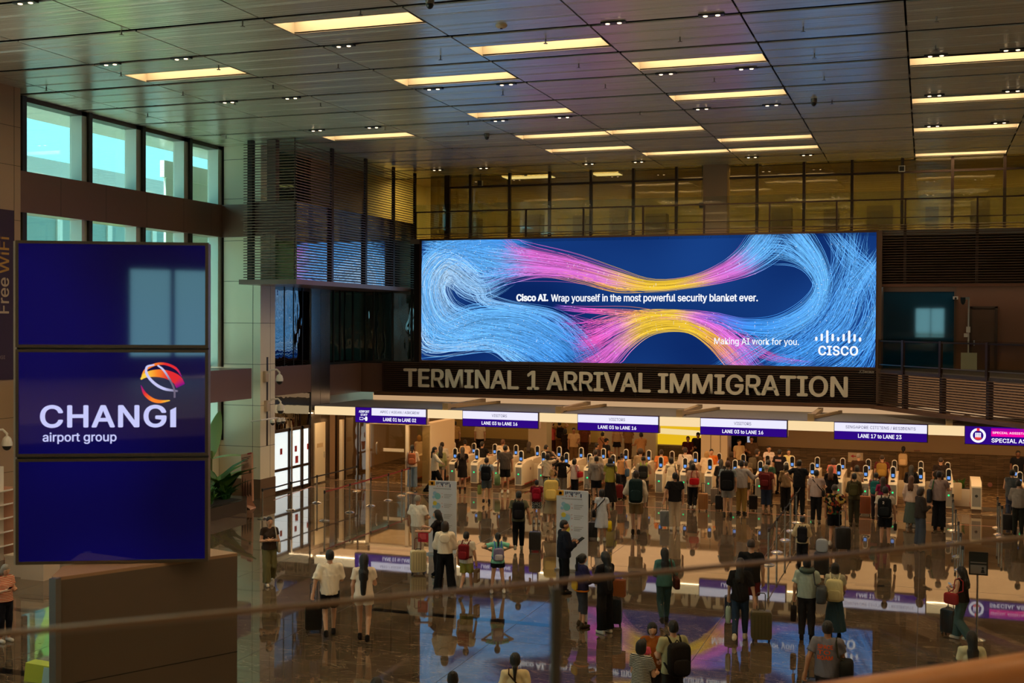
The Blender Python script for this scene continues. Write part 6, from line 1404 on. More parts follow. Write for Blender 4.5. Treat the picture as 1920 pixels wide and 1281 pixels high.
person('A9', 933, 999, 1114, -6, 'f', 'wide', 'wing', 'wing', 'lowpony', 'k', 'tee', (128, 208, 186), 'hotpants', (24, 26, 34), (226, 226, 224), 'child in a mint top and black shorts with elbows out and a patterned backpack')
person('A10', 972, 921, 1034, 2, 'm', 'walk', 'down', 'pull', 'short', 'k', 'tee', (98, 98, 78), 'trousers', BK, (150, 144, 132), 'person in an olive tee and black trousers wheeling a dark case between the boards', skin=1)
person('A11', 1006, 900, 982, 4, 'm', 'stand', 'down', 'down', 'short', 'k', 'tee', (120, 26, 40), 'shorts', (30, 30, 34), (180, 180, 180), 'small child with a crimson backpack and dotted shorts', under=('dots', (200, 196, 190)))
person('A12', 1057, 975, 1115, 70, 'm', 'stand', 'phone', 'phone', 'short', 'k', 'jacket', (24, 27, 40), 'trousers', (20, 21, 26), BK, 'person in a dark uniform jacket holding a tablet before the pale board', skin=1, turn=10)
person('A13', 1090, 1038, 1178, 62, 'f', 'rest', 'hold', 'hold', 'pony', 'k', 'jacket', (42, 38, 74), 'capri', (60, 64, 74), (70, 60, 48), 'child in a navy and yellow jacket facing the person in black', tilt=12)
person('A14', 1134, 1034, 1190, -40, 'f', 'stand', 'hold', 'hold', 'vlong', 'k', 'shirt', (22, 22, 27), 'wide', (18, 18, 22), (222, 216, 204), 'person all in black with long hair and white sneakers', tilt=8)
person('A15', 1245, 1027, 1172, -10, 'f', 'walk', 'phone', 'strap', 'long', 'k', 'long', (72, 116, 112), 'slim', (58, 84, 88), (40, 40, 44), 'person in teal with long black hair and a brown shoulder bag')
person('A16', 1128, 917, 1018, 4, 'f', 'walk', 'down', 'bag', 'bob', 'k', 'dress', (186, 192, 206), None, None, (214, 206, 196), 'person in a pale blue dress with a yellow carrier bag')
person('A17', 1192, 882, 1005, 2, 'm', 'walk2', 'strap', 'down', 'short', 'b', 'shirt', (216, 200, 180), 'shorts', (124, 100, 66), (44, 36, 30), 'person in khaki shorts with a big dark green hiking pack')
person('A18', 1265, 886, 995, -4, 'm', 'stand', 'pull', 'down', 'short', 'k', 'tee', (26, 26, 30), 'trousers', (190, 172, 150), (200, 194, 186), 'person in a black shirt and pale trousers beside a silver case')
person('A20', 1407, 1011, 1172, 2, 'm', 'stand', 'hold', 'down', 'crop', 'b', 'tee', (22, 22, 25), 'shorts', (92, 26, 30), (180, 176, 168), 'person with thinning hair in a black tee and dark red shorts behind another in black', skin=0)
person('A21', 1387, 1046, 1204, 6, 'f', 'walk', 'bag', 'pull', 'long', 'k', 'baggy', (24, 24, 27), 'slim', (38, 56, 80), (214, 202, 180), 'person in a loose black top and jeans pulling the olive suitcase')
person('A22', 1504, 968, 1068, 2, 'f', 'stand', 'strap', 'hold', 'short', 'k', 'jacket', (206, 184, 146), 'trousers', (26, 26, 30), BK, 'person in a beige jacket with a black and silver backpack near the belt posts')
person('A23', 1564, 908, 1026, 6, 'm', 'walk', 'down', 'pull', 'crop', 'b', 'polo', (60, 50, 40), 'shorts', (24, 24, 28), (190, 180, 170), 'person in a bright floral shirt and black shorts with a black case', skin=1, pat=('floral',))
person('A24', 1512, 1046, 1202, 2, 'm', 'stand', 'bag', 'hold', 'short', 'k', 'polo', (170, 186, 178), 'trousers', (30, 32, 38), BK, 'person in a pale shirt with a grey neck pillow and grey holdall')
person('A25', 1565, 1055, 1198, 4, 'f', 'stand', 'phone', 'hold', 'bob', 'k', 'tee', (182, 180, 162), 'skirt', (40, 66, 78), BK, 'person in a long teal skirt with a cream backpack')
person('A26', 1552, 1164, None, 4, 'm', 'stand', 'pull', 'hold', 'short', 'k', 'tee', (118, 116, 126), 'trousers', (40, 40, 46), BK, 'person in a grey tee with orange lettering on the back', h=1.76, skin=1)
person('A27', 1822, 1183, None, -14, 'f', 'stand', 'phone', 'down', 'long', 'k', 'tee', (206, 204, 172), 'trousers', (50, 50, 60), BK, 'person with long black hair in a pale tee lifting a phone by the wood rail', h=1.62)
person('A28', 1803, 1062, 1205, -60, 'f', 'walk', 'phone', 'phone', 'long', 'k', 'tank', (24, 22, 24), 'wide', (70, 96, 98), (206, 198, 184), 'person in a black top and teal wide trousers looking at a phone', tilt=14)
person('A29', 1223, 1166, None, 176, 'f', 'stand', 'hold', 'hold', 'bob', 'k', 'long', (150, 84, 30), 'trousers', (30, 26, 26), BK, 'older person in an ochre top facing the camera', h=1.56, tilt=14)
person('A30', 1262, 1163, None, -24, 'm', 'stand', 'hold', 'down', 'short', 'k', 'tee', (168, 166, 128), 'trousers', (40, 40, 40), BK, 'person in a pale olive tee with a black backpack beside the older person', h=1.70)
person('A31', 1203, 1199, None, 30, 'f', 'stand', 'hold', 'hold', 'bob', 'k', 'tee', (190, 190, 180), 'trousers', (24, 24, 26), BK, 'person in a black and white striped tee carrying the pink toddler', h=1.56, pat=('stripe', (30, 32, 34), 12))
person('A32', 966, 1224, None, 2, 'f', 'stand', 'down', 'down', 'lowpony', 'k', 'tee', (222, 206, 166), 'trousers', (40, 36, 36), BK, 'person with a low black ponytail and cream top at the bottom frame edge', h=1.62)
person('A33', 849, 1259, None, 0, 'f', 'stand', 'down', 'down', 'bun', 'k', 'tee', (60, 50, 48), 'trousers', (30, 30, 30), BK, 'person of whom only a dark bun of hair shows at the bottom edge', h=1.60)
person('A34', 706, 1270, None, 0, 'm', 'stand', 'down', 'down', 'short', 'k', 'tee', (60, 60, 60), 'trousers', (30, 30, 30), BK, 'person of whom only the top of a dark head shows at the bottom edge', h=1.70)
# ---- the queue in front of the gates, from the window side
person('B1', 773, 834, 918, 6, 'f', 'stand', 'down', 'hold', 'lowpony', 'k', 'long', (206, 186, 166), 'wide', LDEN, (200, 180, 160), 'person in blue jeans with a terracotta backpack at the end of the red belt')
person('B2', 786, 816, None, 0, 'f', 'stand', 'hold', 'down', 'bob', 'y', 'tank', (238, 226, 206), 'trousers', (210, 196, 176), WH, 'blond person in a white sleeveless top behind the first gates', h=1.74)
person('B3', 815, 838, 926, 80, 'f', 'stride', 'out', 'out', 'lowpony', 'k', 'shirt', (214, 196, 172), 'trousers', (22, 22, 26), BK, 'person in a white shirt and face mask striding across the gates', turn=0)
person('B4', 826, 836, 914, 4, 'f', 'stand', 'down', 'down', 'long', 'k', 'long', (134, 132, 92), 'hotpants', (120, 110, 90), (90, 80, 70), 'person in an olive green cardigan behind the striding staff member')
person('B5', 829, 829, None, -6, 'm', 'stand', 'hold', 'hold', 'short', 'k', 'shirt', (196, 190, 180), 'trousers', (50, 50, 60), BK, 'person in a pale shirt inside the third gate lane', h=1.66)
person('B6', 867, 838, 920, 4, 'f', 'stand', 'down', 'hold', 'long', 'b', 'slimdress', (30, 24, 26), None, None, (34, 26, 24), 'person in a short black dress with a black handbag')
person('B7', 872, 825, None, 0, 'f', 'stand', 'hold', 'gate', 'bun', 'k', 'tee', (232, 202, 168), 'trousers', (60, 54, 50), BK, 'person in a cream top inside a gate past the black dress', h=1.64)
person('B8', 904, 828, None, 30, 'm', 'stand', 'hold', 'gate', 'short', 'k', 'tee', (28, 26, 28), 'trousers', (30, 30, 36), BK, 'person in a black shirt turning sideways inside a gate', h=1.70)
person('B9', 912, 858, 945, 6, 'm', 'walk', 'bag', 'down', 'short', 'b', 'tee', (150, 160, 172), 'shorts', (88, 96, 102), (40, 40, 46), 'child in a pale blue tee with a big black backpack and carrier bag')
person('B10', 947, 834, 926, 0, 'm', 'stand', 'bag', 'down', 'short', 'k', 'tee', (76, 66, 60), 'shorts', (22, 22, 24), (216, 206, 190), 'person in a grey brown tee and black shorts holding a green bag', skin=1)
person('B11', 943, 824, None, 20, 'm', 'stand', 'hold', 'hold', 'short', 'r', 'tee', (230, 214, 190), 'trousers', (70, 64, 58), BK, 'person in white inside the gate beyond the grey brown tee', h=1.72)
person('B12', 992, 828, None, 14, 'f', 'stand', 'down', 'hold', 'long', 'b', 'long', (82, 72, 48), 'trousers', (40, 36, 34), BK, 'person with long brown hair and an olive top past the gates', h=1.62)
person('B13', 1024, 834, None, 40, 'm', 'stand', 'hold', 'hold', 'short', 'k', 'tee', (40, 32, 30), 'trousers', (30, 30, 30), BK, 'person in a dark tee looking sideways past the fifth kiosk', h=1.66)
person('B14', 1037, 848, None, 10, 'm', 'stand', 'hold', 'hold', 'short', 'k', 'tee', (34, 32, 36), 'shorts', (50, 46, 44), BK, 'child in a dark tee between the kiosks', h=1.42)
person('B15', 1027, 850, 936, 10, 'f', 'stand', 'down', 'head', 'bob', 'b', 'tee', (226, 200, 170), 'trousers', (92, 66, 46), (60, 50, 44), 'person in a white tee with one arm raised to the head')
person('B16', 1054, 855, 936, 0, 'f', 'stand', 'akimbo', 'akimbo', 'bun', 'k', 'tee', (28, 26, 28), 'wide', (120, 108, 96), (140, 120, 100), 'person in a black tee and grey wide trousers with hands on hips')
person('B17', 1034, 880, 990, 4, 'f', 'walk', 'down', 'hold', 'bun', 'y', 'tee', (110, 112, 104), 'midi', (160, 138, 108), (160, 140, 116), 'fair haired person with a large pale yellow backpack')
person('B18', 1077, 860, 937, 36, 'f', 'stand', 'hold', 'hold', 'bob', 'k', 'tee', (214, 188, 176), 'trousers', (26, 24, 28), BK, 'person in a pale pink tee with a red bag under the arm')
person('B19', 1118, 855, 946, 4, 'm', 'stand', 'down', 'down', 'short', 'k', 'shirt', (148, 134, 126), 'shorts', (26, 26, 30), (60, 50, 44), 'person in a grey hooded top and black shorts')
person('B20', 1117, 843, None, 14, 'm', 'stand', 'hold', 'hold', 'short', 'b', 'shirt', (168, 152, 134), 'trousers', (60, 54, 50), BK, 'person in a grey shirt just beyond the grey hooded top', h=1.76)
person('B21', 1144, 858, 950, 0, 'f', 'stand', 'hold', 'down', 'bob', 'k', 'tee', (160, 150, 62), 'skirt', (30, 28, 30), (50, 40, 36), 'person in a lime top with a black shoulder bag and grey neck pillow')
person('B22', 1166, 850, 935, 26, 'f', 'stand', 'hold', 'hold', 'bun', 'b', 'tank', (176, 122, 74), 'slim', (32, 30, 34), BK, 'person in a tan sleeveless top beside a red suitcase')
person('B23', 1201, 842, None, 10, 'm', 'stand', 'hold', 'hold', 'curly', 'b', 'tee', (150, 124, 92), 'trousers', (70, 60, 50), BK, 'curly haired person in a tan tee behind the lime strapped pack', h=1.78)
person('B24', 1207, 855, None, 4, 'm', 'stand', 'down', 'hold', 'crop', 'b', 'tee', (186, 164, 136), 'trousers', (60, 52, 44), BK, 'person in a beige tee with a dark pack with lime straps', h=1.76)
person('B25', 1258, 857, 942, -4, 'f', 'stand', 'hold', 'down', 'bob', 'k', 'dress', (230, 208, 176), None, None, (140, 120, 100), 'person in a cream dress with a black shoulder bag')
person('B26', 1240, 843, None, 0, 'm', 'stand', 'down', 'down', 'short', 'b', 'tee', (216, 128, 66), 'trousers', (60, 50, 44), BK, 'person in an orange tee past the cream dress', h=1.66)
person('B27', 1285, 839, None, 8, 'm', 'stand', 'hold', 'hold', 'short', 'b', 'shirt', (222, 208, 196), 'trousers', (60, 54, 52), BK, 'person in a white shirt with a shoulder strap inside a gate', h=1.78)
person('B28', 1297, 863, None, 10, 'f', 'stand', 'hold', 'gate', 'long', 'k', 'tee', (120, 84, 60), 'trousers', (50, 44, 40), BK, 'person in brown partly hidden behind the pink top', h=1.60)
person('B29', 1299, 869, 957, 4, 'f', 'walk2', 'hold', 'hold', 'bob', 'k', 'tee', (206, 160, 132), 'slim', (26, 24, 28), (190, 180, 170), 'person in a pink top with a bright red handbag')
person('B30', 1325, 846, None, 0, 'f', 'stand', 'hold', 'hold', 'bob', 'y', 'baggy', (238, 214, 180), 'trousers', (200, 180, 150), BK, 'blond person in a cream top inside a gate', h=1.68)
person('B31', 1334, 842, None, 176, 'm', 'stand', 'down', 'hold', 'short', 'k', 'tee', (206, 112, 44), 'trousers', (60, 50, 44), BK, 'person in an orange tee facing the camera past the blond person', h=1.66)
person('B32', 1352, 861, None, 2, 'f', 'stand', 'hold', 'down', 'long', 'k', 'long', (32, 28, 30), 'trousers', (34, 32, 34), BK, 'person in black with long hair beside the big black backpack', h=1.62)
person('B33', 1364, 864, 969, 4, 'm', 'stand', 'down', 'down', 'short', 'r', 'tee', (128, 136, 140), 'shorts', (150, 142, 136), (60, 54, 50), 'red haired person in a blue grey tee with a big black backpack')
person('B34', 1390, 863, 966, 20, 'm', 'stand', 'down', 'reach', 'short', 'k', 'shirt', (168, 160, 160), 'trousers', (150, 118, 62), (40, 34, 30), 'tall person in a pale grey shirt and mustard trousers reaching sideways')
person('B35', 1372, 847, None, 10, 'f', 'stand', 'hold', 'hold', 'bob', 'b', 'tee', (70, 56, 44), 'trousers', (50, 44, 40), BK, 'person in brown seen between the kiosks behind the black backpack', h=1.50)
person('B36', 1398, 865, 945, 4, 'm', 'stand', 'hold', 'hold', 'short', 'k', 'tee', (150, 120, 86), 'shorts', (70, 60, 50), (60, 50, 44), 'person in a tan tee squeezed behind the tall pale grey shirt')
person('B37', 1420, 842, None, 50, 'm', 'stand', 'hold', 'down', 'short', 'b', 'tee', (74, 58, 42), 'trousers', (60, 50, 42), BK, 'person in an olive brown tee with a grey backpack at a gate', h=1.76)
person('B38', 1436, 871, 965, 10, 'm', 'stand', 'gate', 'down', 'crop', 'g', 'tee', (108, 44, 40), 'capri', (44, 54, 78), (150, 120, 96), 'person in a dark red top with matching backpack and blue three quarter trousers')
person('B39', 1441, 862, None, 20, 'm', 'stand', 'gate', 'down', 'short', 'k', 'tee', (40, 66, 50), 'trousers', (40, 40, 40), BK, 'person in a dark green tee beyond the dark red top', h=1.68)
person('B40', 1442, 836, None, 165, 'f', 'stand', 'hold', 'hold', 'lowpony', 'k', 'tee', (240, 226, 222), 'trousers', (50, 44, 44), BK, 'person in pale pink facing the camera past the gates with a dark strap', h=1.66)
person('B41', 1462, 843, None, 20, 'm', 'stand', 'down', 'down', 'short', 'k', 'tee', (34, 30, 36), 'trousers', (40, 40, 44), BK, 'person in a black tee with pale print across the back', h=1.72)
person('B42', 1479, 842, None, 180, 'f', 'stand', 'hold', 'hold', 'long', 'k', 'tee', (244, 236, 170), 'trousers', (60, 54, 50), BK, 'person in pale yellow facing the camera past the gates', h=1.64)
person('B43', 1473, 869, 957, -14, 'f', 'stand', 'phone', 'hold', 'bob', 'k', 'shirt', (128, 104, 76), 'wide', (24, 22, 24), BK, 'person in a beige shirt and black trousers by the belt posts')
person('B44', 1498, 862, 966, 16, 'm', 'rest', 'akimbo', 'gate', 'short', 'k', 'tee', (28, 28, 32), 'trousers', (28, 28, 30), BK, 'person in a black uniform pointing a traveller to a gate')
person('B45', 1530, 881, 982, 8, 'm', 'stand', 'down', 'gate', 'short', 'k', 'tee', (188, 164, 158), 'trousers', (26, 26, 30), (110, 100, 90), 'person in a lilac tee with a black cross strap')
person('B46', 1558, 874, None, 4, 'f', 'stand', 'hold', 'hold', 'long', 'r', 'long', (28, 24, 26), 'trousers', (30, 30, 30), BK, 'person in black with reddish long hair at a kiosk', h=1.64)
person('B47', 1563, 859, None, 20, 'f', 'stand', 'down', 'down', 'bob', 'b', 'tee', (210, 120, 110), 'trousers', (50, 44, 40), BK, 'person in a coral top with a blue pack strap beyond the kiosk', h=1.66)
person('B48', 1601, 887, 987, 4, 'f', 'stand', 'hold', 'hold', 'short', 'k', 'long', (82, 72, 48), 'trousers', (58, 52, 38), (80, 66, 50), 'person in olive green with a small olive backpack')
person('B49', 1607, 872, None, 0, 'f', 'stand', 'hold', 'hold', 'bob', 'k', 'tee', (150, 128, 102), 'trousers', (60, 50, 44), BK, 'person in a tan top directly beyond the olive green one', h=1.62)
person('B50', 1610, 850, None, 0, 'm', 'stand', 'hold', 'hold', 'crop', 'g', 'tee', (64, 44, 34), 'trousers', (60, 50, 40), BK, 'bald person in a dark brown tee past the gates', h=1.76)
person('B51', 1654, 853, None, 4, 'm', 'stand', 'down', 'down', 'crop', 'b', 'tee', (96, 40, 42), 'trousers', (70, 56, 44), BK, 'person in maroon with an olive yellow backpack past the gates', h=1.74)
person('B52', 1643, 886, None, 10, 'm', 'stand', 'hold', 'hold', 'short', 'k', 'tee', (150, 100, 106), 'trousers', (50, 44, 50), BK, 'person with a teal backpack beside the magenta top', h=1.58)
person('B53', 1655, 894, 990, 0, 'f', 'stand', 'down', 'gate', 'long', 'b', 'tee', (140, 30, 72), 'trousers', (36, 34, 44), BK, 'person in a magenta top with long brown hair')
person('B54', 1659, 912, 1028, 4, 'm', 'stand', 'down', 'bag', 'short', 'k', 'tee', (190, 178, 164), 'shorts', (24, 24, 28), (90, 76, 60), 'person in a white tee and black shorts with a black pack marked 2')
person('B55', 1694, 837, None, 4, 'f', 'stand', 'hold', 'hold', 'lowpony', 'k', 'long', (110, 88, 56), 'trousers', (130, 104, 68), BK, 'person with a cream backpack standing by the stone wall', h=1.64)
person('B56', 1705, 828, None, 60, 'm', 'stand', 'down', 'point', 'short', 'k', 'tee', (196, 160, 104), 'trousers', (150, 120, 80), BK, 'person in yellow stretching out an arm by the stone wall', h=1.62)
person('B57', 1709, 872, None, 10, 'f', 'stand', 'hold', 'hold', 'long', 'k', 'long', (26, 22, 24), 'trousers', (30, 28, 30), BK, 'person in black with long black hair at a kiosk near the skirt', h=1.66)
person('B58', 1708, 892, 990, 14, 'f', 'stand', 'down', 'hold', 'long', 'r', 'shirt', (216, 190, 174), 'skirt', (84, 96, 90), (206, 196, 186), 'person in a white blouse and long sage skirt')
person('B59', 1725, 914, 1028, 60, 'f', 'stand', 'phone', 'phone', 'bob', 'b', 'shirt', (56, 50, 48), 'wide', (74, 82, 96), (160, 150, 140), 'person in a dark grey top and pale blue trousers seen from the side', tilt=8)
person('B60', 1760, 883, 994, 10, 'm', 'stand', 'down', 'gate', 'short', 'k', 'tee', (150, 128, 124), 'wide', (24, 24, 28), BK, 'person in a mauve shirt and baggy black trousers with a green strapped tote')
person('B61', 1764, 858, None, 4, 'm', 'stand', 'down', 'down', 'crop', 'b', 'tee', (46, 36, 32), 'trousers', (40, 36, 34), BK, 'person in a black tee with a round gold print past the gates', h=1.76)
person('B62', 1909, 845, None, 178, 'm', 'stand', 'down', 'down', 'short', 'k', 'tee', (24, 26, 34), 'trousers', (24, 26, 32), BK, 'person in dark uniform facing the camera behind the special lane', h=1.76, skin=2)
person('B63', 1897, 880, 985, 10, 'm', 'stand', 'hold', 'gate', 'short', 'k', 'vest', (92, 96, 100), 'trousers', (60, 70, 96), BK, 'person in a grey staff vest at the special lane')
person('B64', 1909, 900, 1004, 6, 'm', 'stand', 'hold', 'hold', 'short', 'k', 'shirt', (150, 140, 134), 'trousers', (40, 44, 42), BK, 'person in a light grey jumper at the special lane frame edge')
# ---- deep in the hall behind the gates
person('C1', 848, 786, None, 60, 'f', 'walk', 'hold', 'hold', 'bob', 'k', 'long', (224, 186, 124), 'trousers', (176, 140, 96), BK, 'person in cream crossing the hall behind the first gates', h=1.66)
person('C2', 853, 790, None, 0, 'm', 'walk', 'down', 'down', 'short', 'k', 'tee', (190, 150, 96), 'trousers', (70, 52, 34), BK, 'person with a shoulder pack beside the cream dressed walker', h=1.72)
person('C3', 900, 790, None, 0, 'm', 'stand', 'down', 'down', 'short', 'k', 'tee', (226, 206, 178), 'trousers', (24, 20, 22), BK, 'person in a white tee and black trousers half hidden by the second sign', h=1.72)
person('C4', 1036, 793, None, 10, 'f', 'stand', 'down', 'down', 'cap', 'k', 'tee', (226, 96, 92), 'trousers', (70, 34, 26), BK, 'person in a coral red top standing between the signs', h=1.66)
person('C5', 1049, 790, None, -10, 'm', 'stand', 'head', 'head', 'short', 'k', 'tee', (150, 108, 60), 'trousers', (110, 76, 40), BK, 'person with raised arms and a black pack between the signs', h=1.76)
person('C6', 1060, 804, None, 30, 'f', 'stand', 'hold', 'hold', 'bob', 'k', 'long', (40, 28, 24), 'trousers', (40, 30, 26), BK, 'person in dark clothes left of the white tee with straps', h=1.66)
person('C7', 1076, 802, None, 176, 'm', 'stand', 'hold', 'down', 'short', 'k', 'tee', (214, 180, 136), 'trousers', (120, 92, 60), BK, 'person in a white tee with two dark straps facing the camera', h=1.76, skin=1)
person('C8', 1096, 794, None, 0, 'm', 'stand', 'down', 'down', 'short', 'k', 'tee', (110, 60, 40), 'trousers', (60, 36, 24), BK, 'person in dark brown under the edge of the third sign', h=1.78)
person('C9', 1130, 810, None, 20, 'f', 'stand', 'down', 'hold', 'short', 'k', 'tee', (176, 124, 90), 'trousers', (90, 60, 40), BK, 'person in mauve with a dark cross strap beneath the third sign', h=1.62)
person('C10', 1137, 822, None, 60, 'm', 'stand', 'hold', 'down', 'cap', 'k', 'tee', (30, 30, 38), 'trousers', (30, 30, 36), BK, 'person in dark uniform with a cap beneath the third sign', h=1.72, skin=1)
person('C11', 1119, 831, None, 60, 'm', 'stand', 'down', 'down', 'short', 'k', 'shirt', (60, 50, 52), 'trousers', (40, 36, 36), BK, 'person with a lit face beside the capped officer', h=1.60)
person('C12', 1157, 796, None, 0, 'f', 'stand', 'down', 'down', 'bob', 'k', 'tee', (200, 160, 120), 'mini', (28, 24, 30), BK, 'person in a short dark skirt half hidden by the third sign', h=1.66)
person('C13', 1178, 797, None, 10, 'm', 'stand', 'hold', 'hold', 'short', 'k', 'tee', (150, 110, 70), 'trousers', (80, 56, 34), BK, 'person with a grey bag half hidden by the third sign', h=1.72)
person('C14', 1202, 811, None, -20, 'm', 'stand', 'gate', 'gate', 'short', 'k', 'tee', (196, 148, 100), 'trousers', (60, 40, 28), BK, 'person in a pale pink tee pushing a trolley behind the gates', h=1.74, skin=1)
person('C15', 1290, 818, None, 176, 'm', 'stand', 'hold', 'hold', 'short', 'k', 'tee', (70, 26, 26), 'trousers', (40, 30, 30), BK, 'person in a dark red tee facing the camera before the yellow wall', h=1.62, skin=1)
person('C16', 1309, 811, None, 176, 'm', 'stand', 'down', 'hold', 'cap', 'k', 'jacket', (34, 28, 28), 'trousers', (30, 28, 30), BK, 'person in a dark jacket and cap before the pale pillar', h=1.72, skin=1)
person('C17', 1386, 824, None, 150, 'm', 'stand', 'down', 'down', 'short', 'k', 'tee', (206, 178, 134), 'trousers', (44, 38, 40), BK, 'person in a cream tee in front of the dark recess', h=1.70)
person('C18', 1409, 818, None, 170, 'm', 'stand', 'hold', 'hold', 'short', 'k', 'polo', (104, 82, 62), 'trousers', (40, 34, 32), BK, 'person in a taupe polo in front of the screen in the recess', h=1.78, skin=1)
# ================================================================ BAGS, CASES AND THINGS IN HANDS
def puff(mb, c, w, h, d, r=0.25, steps=((-.5, .80), (-.46, .93), (-.3, 1.0), (.25, 1.0), (.42, .93), (.5, .74)), mi=0, axis='y'):
    """soft rounded block centred on c: w across, h tall, d deep"""
    V = []; n = None
    for t_, k in steps:
        P = rrect(w*k, h*k, min(w, h)*r*k, 4); n = len(P)
        V += [(c[0]+a, c[1]+t_*d, c[2]+b) if axis == 'y' else (c[0]+t_*d, c[1]+a, c[2]+b) for a, b in P]
    F = []
    for q in range(len(steps)-1): F += [(q*n+i, q*n+(i+1) % n, (q+1)*n+(i+1) % n, (q+1)*n+i) for i in range(n)]
    F += [tuple(range(n-1, -1, -1)), tuple(range((len(steps)-1)*n, len(steps)*n))]
    return mb.add(V, F, mi)
class Worn:
    """a thing placed in the frame of the person who carries it"""
    def __init__(s, key, name, label, cat, base, group=None):
        b, J, mw, sc, rot, sex, lean = PEOPLE[key]; s.J, s.lean, s.sex = J, lean, sex; s.base = np.array(base, float)
        s.t = thing(name, label, cat, tuple(mw @ Vector(base)), group, rot, sc)
    def part(s, mb, name, m, parent=None, smooth=50):
        mb.v = [v-s.base for v in mb.v]; return mb.build(name, m, parent or s.t, smooth=smooth, local=True)
def backpack(key, col, label, w=.30, h=.44, d=.17, zc=1.20, strap=None, pocket=None, smooth=50):
    J = PEOPLE[key][1]; y0 = -.135; k = Worn(key, 'backpack', label, 'backpack', (0, y0-d/2, zc-h/2), 'backpacks on travellers'); m = cloth(col); ms = cloth(strap or tuple(int(c*.7) for c in col))
    k.part(puff(MB(), (0, y0-d/2, zc), w, h, d), 'pack', m); k.part(puff(MB(), (0, y0-d-.02, zc-h*.17), w*.74, h*.45, .07), 'pocket', cloth(pocket or tuple(min(255, int(c*1.12+4)) for c in col)))
    for s in (-1, 1): k.part(MB().tube([(s*.085, y0-.03, zc+h*.42), (s*.10, -.06, 1.44), (s*.105, .02, 1.478), (s*.112, .10, 1.40), (s*.118, .135, 1.25), (s*.15, .09, 1.10), (s*.17, -.06, 1.04), (s*.13, y0-.02, zc-h*.38)], .020), 'strap', ms)
    k.part(MB().tube([(-.04, y0-.03, zc+h*.47), (0, y0-.03, zc+h*.47+.05), (.04, y0-.03, zc+h*.47)], .009), 'grab_loop', ms)
    return k
def shoulder_bag(key, col, label, side=1, z=.92, w=.30, h=.24, d=.11, cross=False, strap=None, y=-.06, name='shoulder_bag'):
    sw = .17; x = side*(.20+d/2); k = Worn(key, name, label, 'bag', (x, y, z-h/2), 'bags carried by travellers'); m = cloth(col); ms = cloth(strap or col)
    k.part(puff(MB(), (x, y, z), w, h, d, axis='x'), 'bag_body', m)
    sx = -side*.10 if cross else side*.14
    k.part(MB().tube([(x, y+.09, z+h*.45), (side*.18, .13, 1.12) if cross else (side*.17, .11, 1.2), (sx, .10, 1.42), (sx, .0, 1.475), (sx, -.10, 1.42), (side*.17, -.145, 1.12) if cross else (side*.17, -.12, 1.2), (x, y-.09, z+h*.45)], .014), 'strap', ms)
    return k
def carry_bag(key, col, label, side='l', w=.26, h=.30, d=.10, paper=False, name='carrier_bag', col2=None):
    J = PEOPLE[key][1]; wr, el = J['wr'+side], J['el'+side]; dd = (wr-el)/np.linalg.norm(wr-el); hp = wr+dd*.10; z1 = hp[2]-.10; k = Worn(key, name, label, 'bag', (hp[0], hp[1], z1-h), 'bags carried by travellers'); m = cloth(col)
    a = MB()
    if paper: a.box(hp[0]-d/2, hp[0]+d/2, hp[1]-w/2, hp[1]+w/2, z1-h, z1)
    else: puff(a, (hp[0], hp[1], z1-h/2), w, h, d, r=.38, axis='x')
    k.part(a, 'bag_body', m, smooth=40 if not paper else False)
    if col2: k.part(MB().box(hp[0]-d/2-.003, hp[0]+d/2+.003, hp[1]-w*.36, hp[1]+w*.36, z1-h*.75, z1-h*.25), 'print', cloth(col2), smooth=False)
    k.part(MB().tube([(hp[0], hp[1]-w*.25, z1-.03), (hp[0], hp[1]-.02, hp[2]-.01), (hp[0], hp[1]+.02, hp[2]-.01), (hp[0], hp[1]+w*.25, z1-.03)], .007), 'handle', cloth(tuple(int(c*.6) for c in col)))
def in_hand(key, name, label, cat, size, side='r', col=(20, 20, 24), tilt=35, screen=None, fwd=.10):
    J = PEOPLE[key][1]; wr, el = J['wr'+side], J['el'+side]; dd = (wr-el)/np.linalg.norm(wr-el); c = wr+dd*fwd+EZ*.03; k = Worn(key, name, label, cat, tuple(c))
    w, h, th = size; ax = (EX, np.array((0, math.cos(R(tilt)), math.sin(R(tilt)))), np.array((0, -math.sin(R(tilt)), math.cos(R(tilt)))))
    k.part(MB().obox(c, ax, (w/2, h/2, th/2)), 'case', cloth(col), smooth=False); k.part(MB().obox(c+ax[2]*(th/2+.001), ax, (w*.45, h*.46, .001)), 'screen', emis('dim handset screen', (0.35, 0.42, 0.55), 0.5) if screen else M_scr, smooth=False)
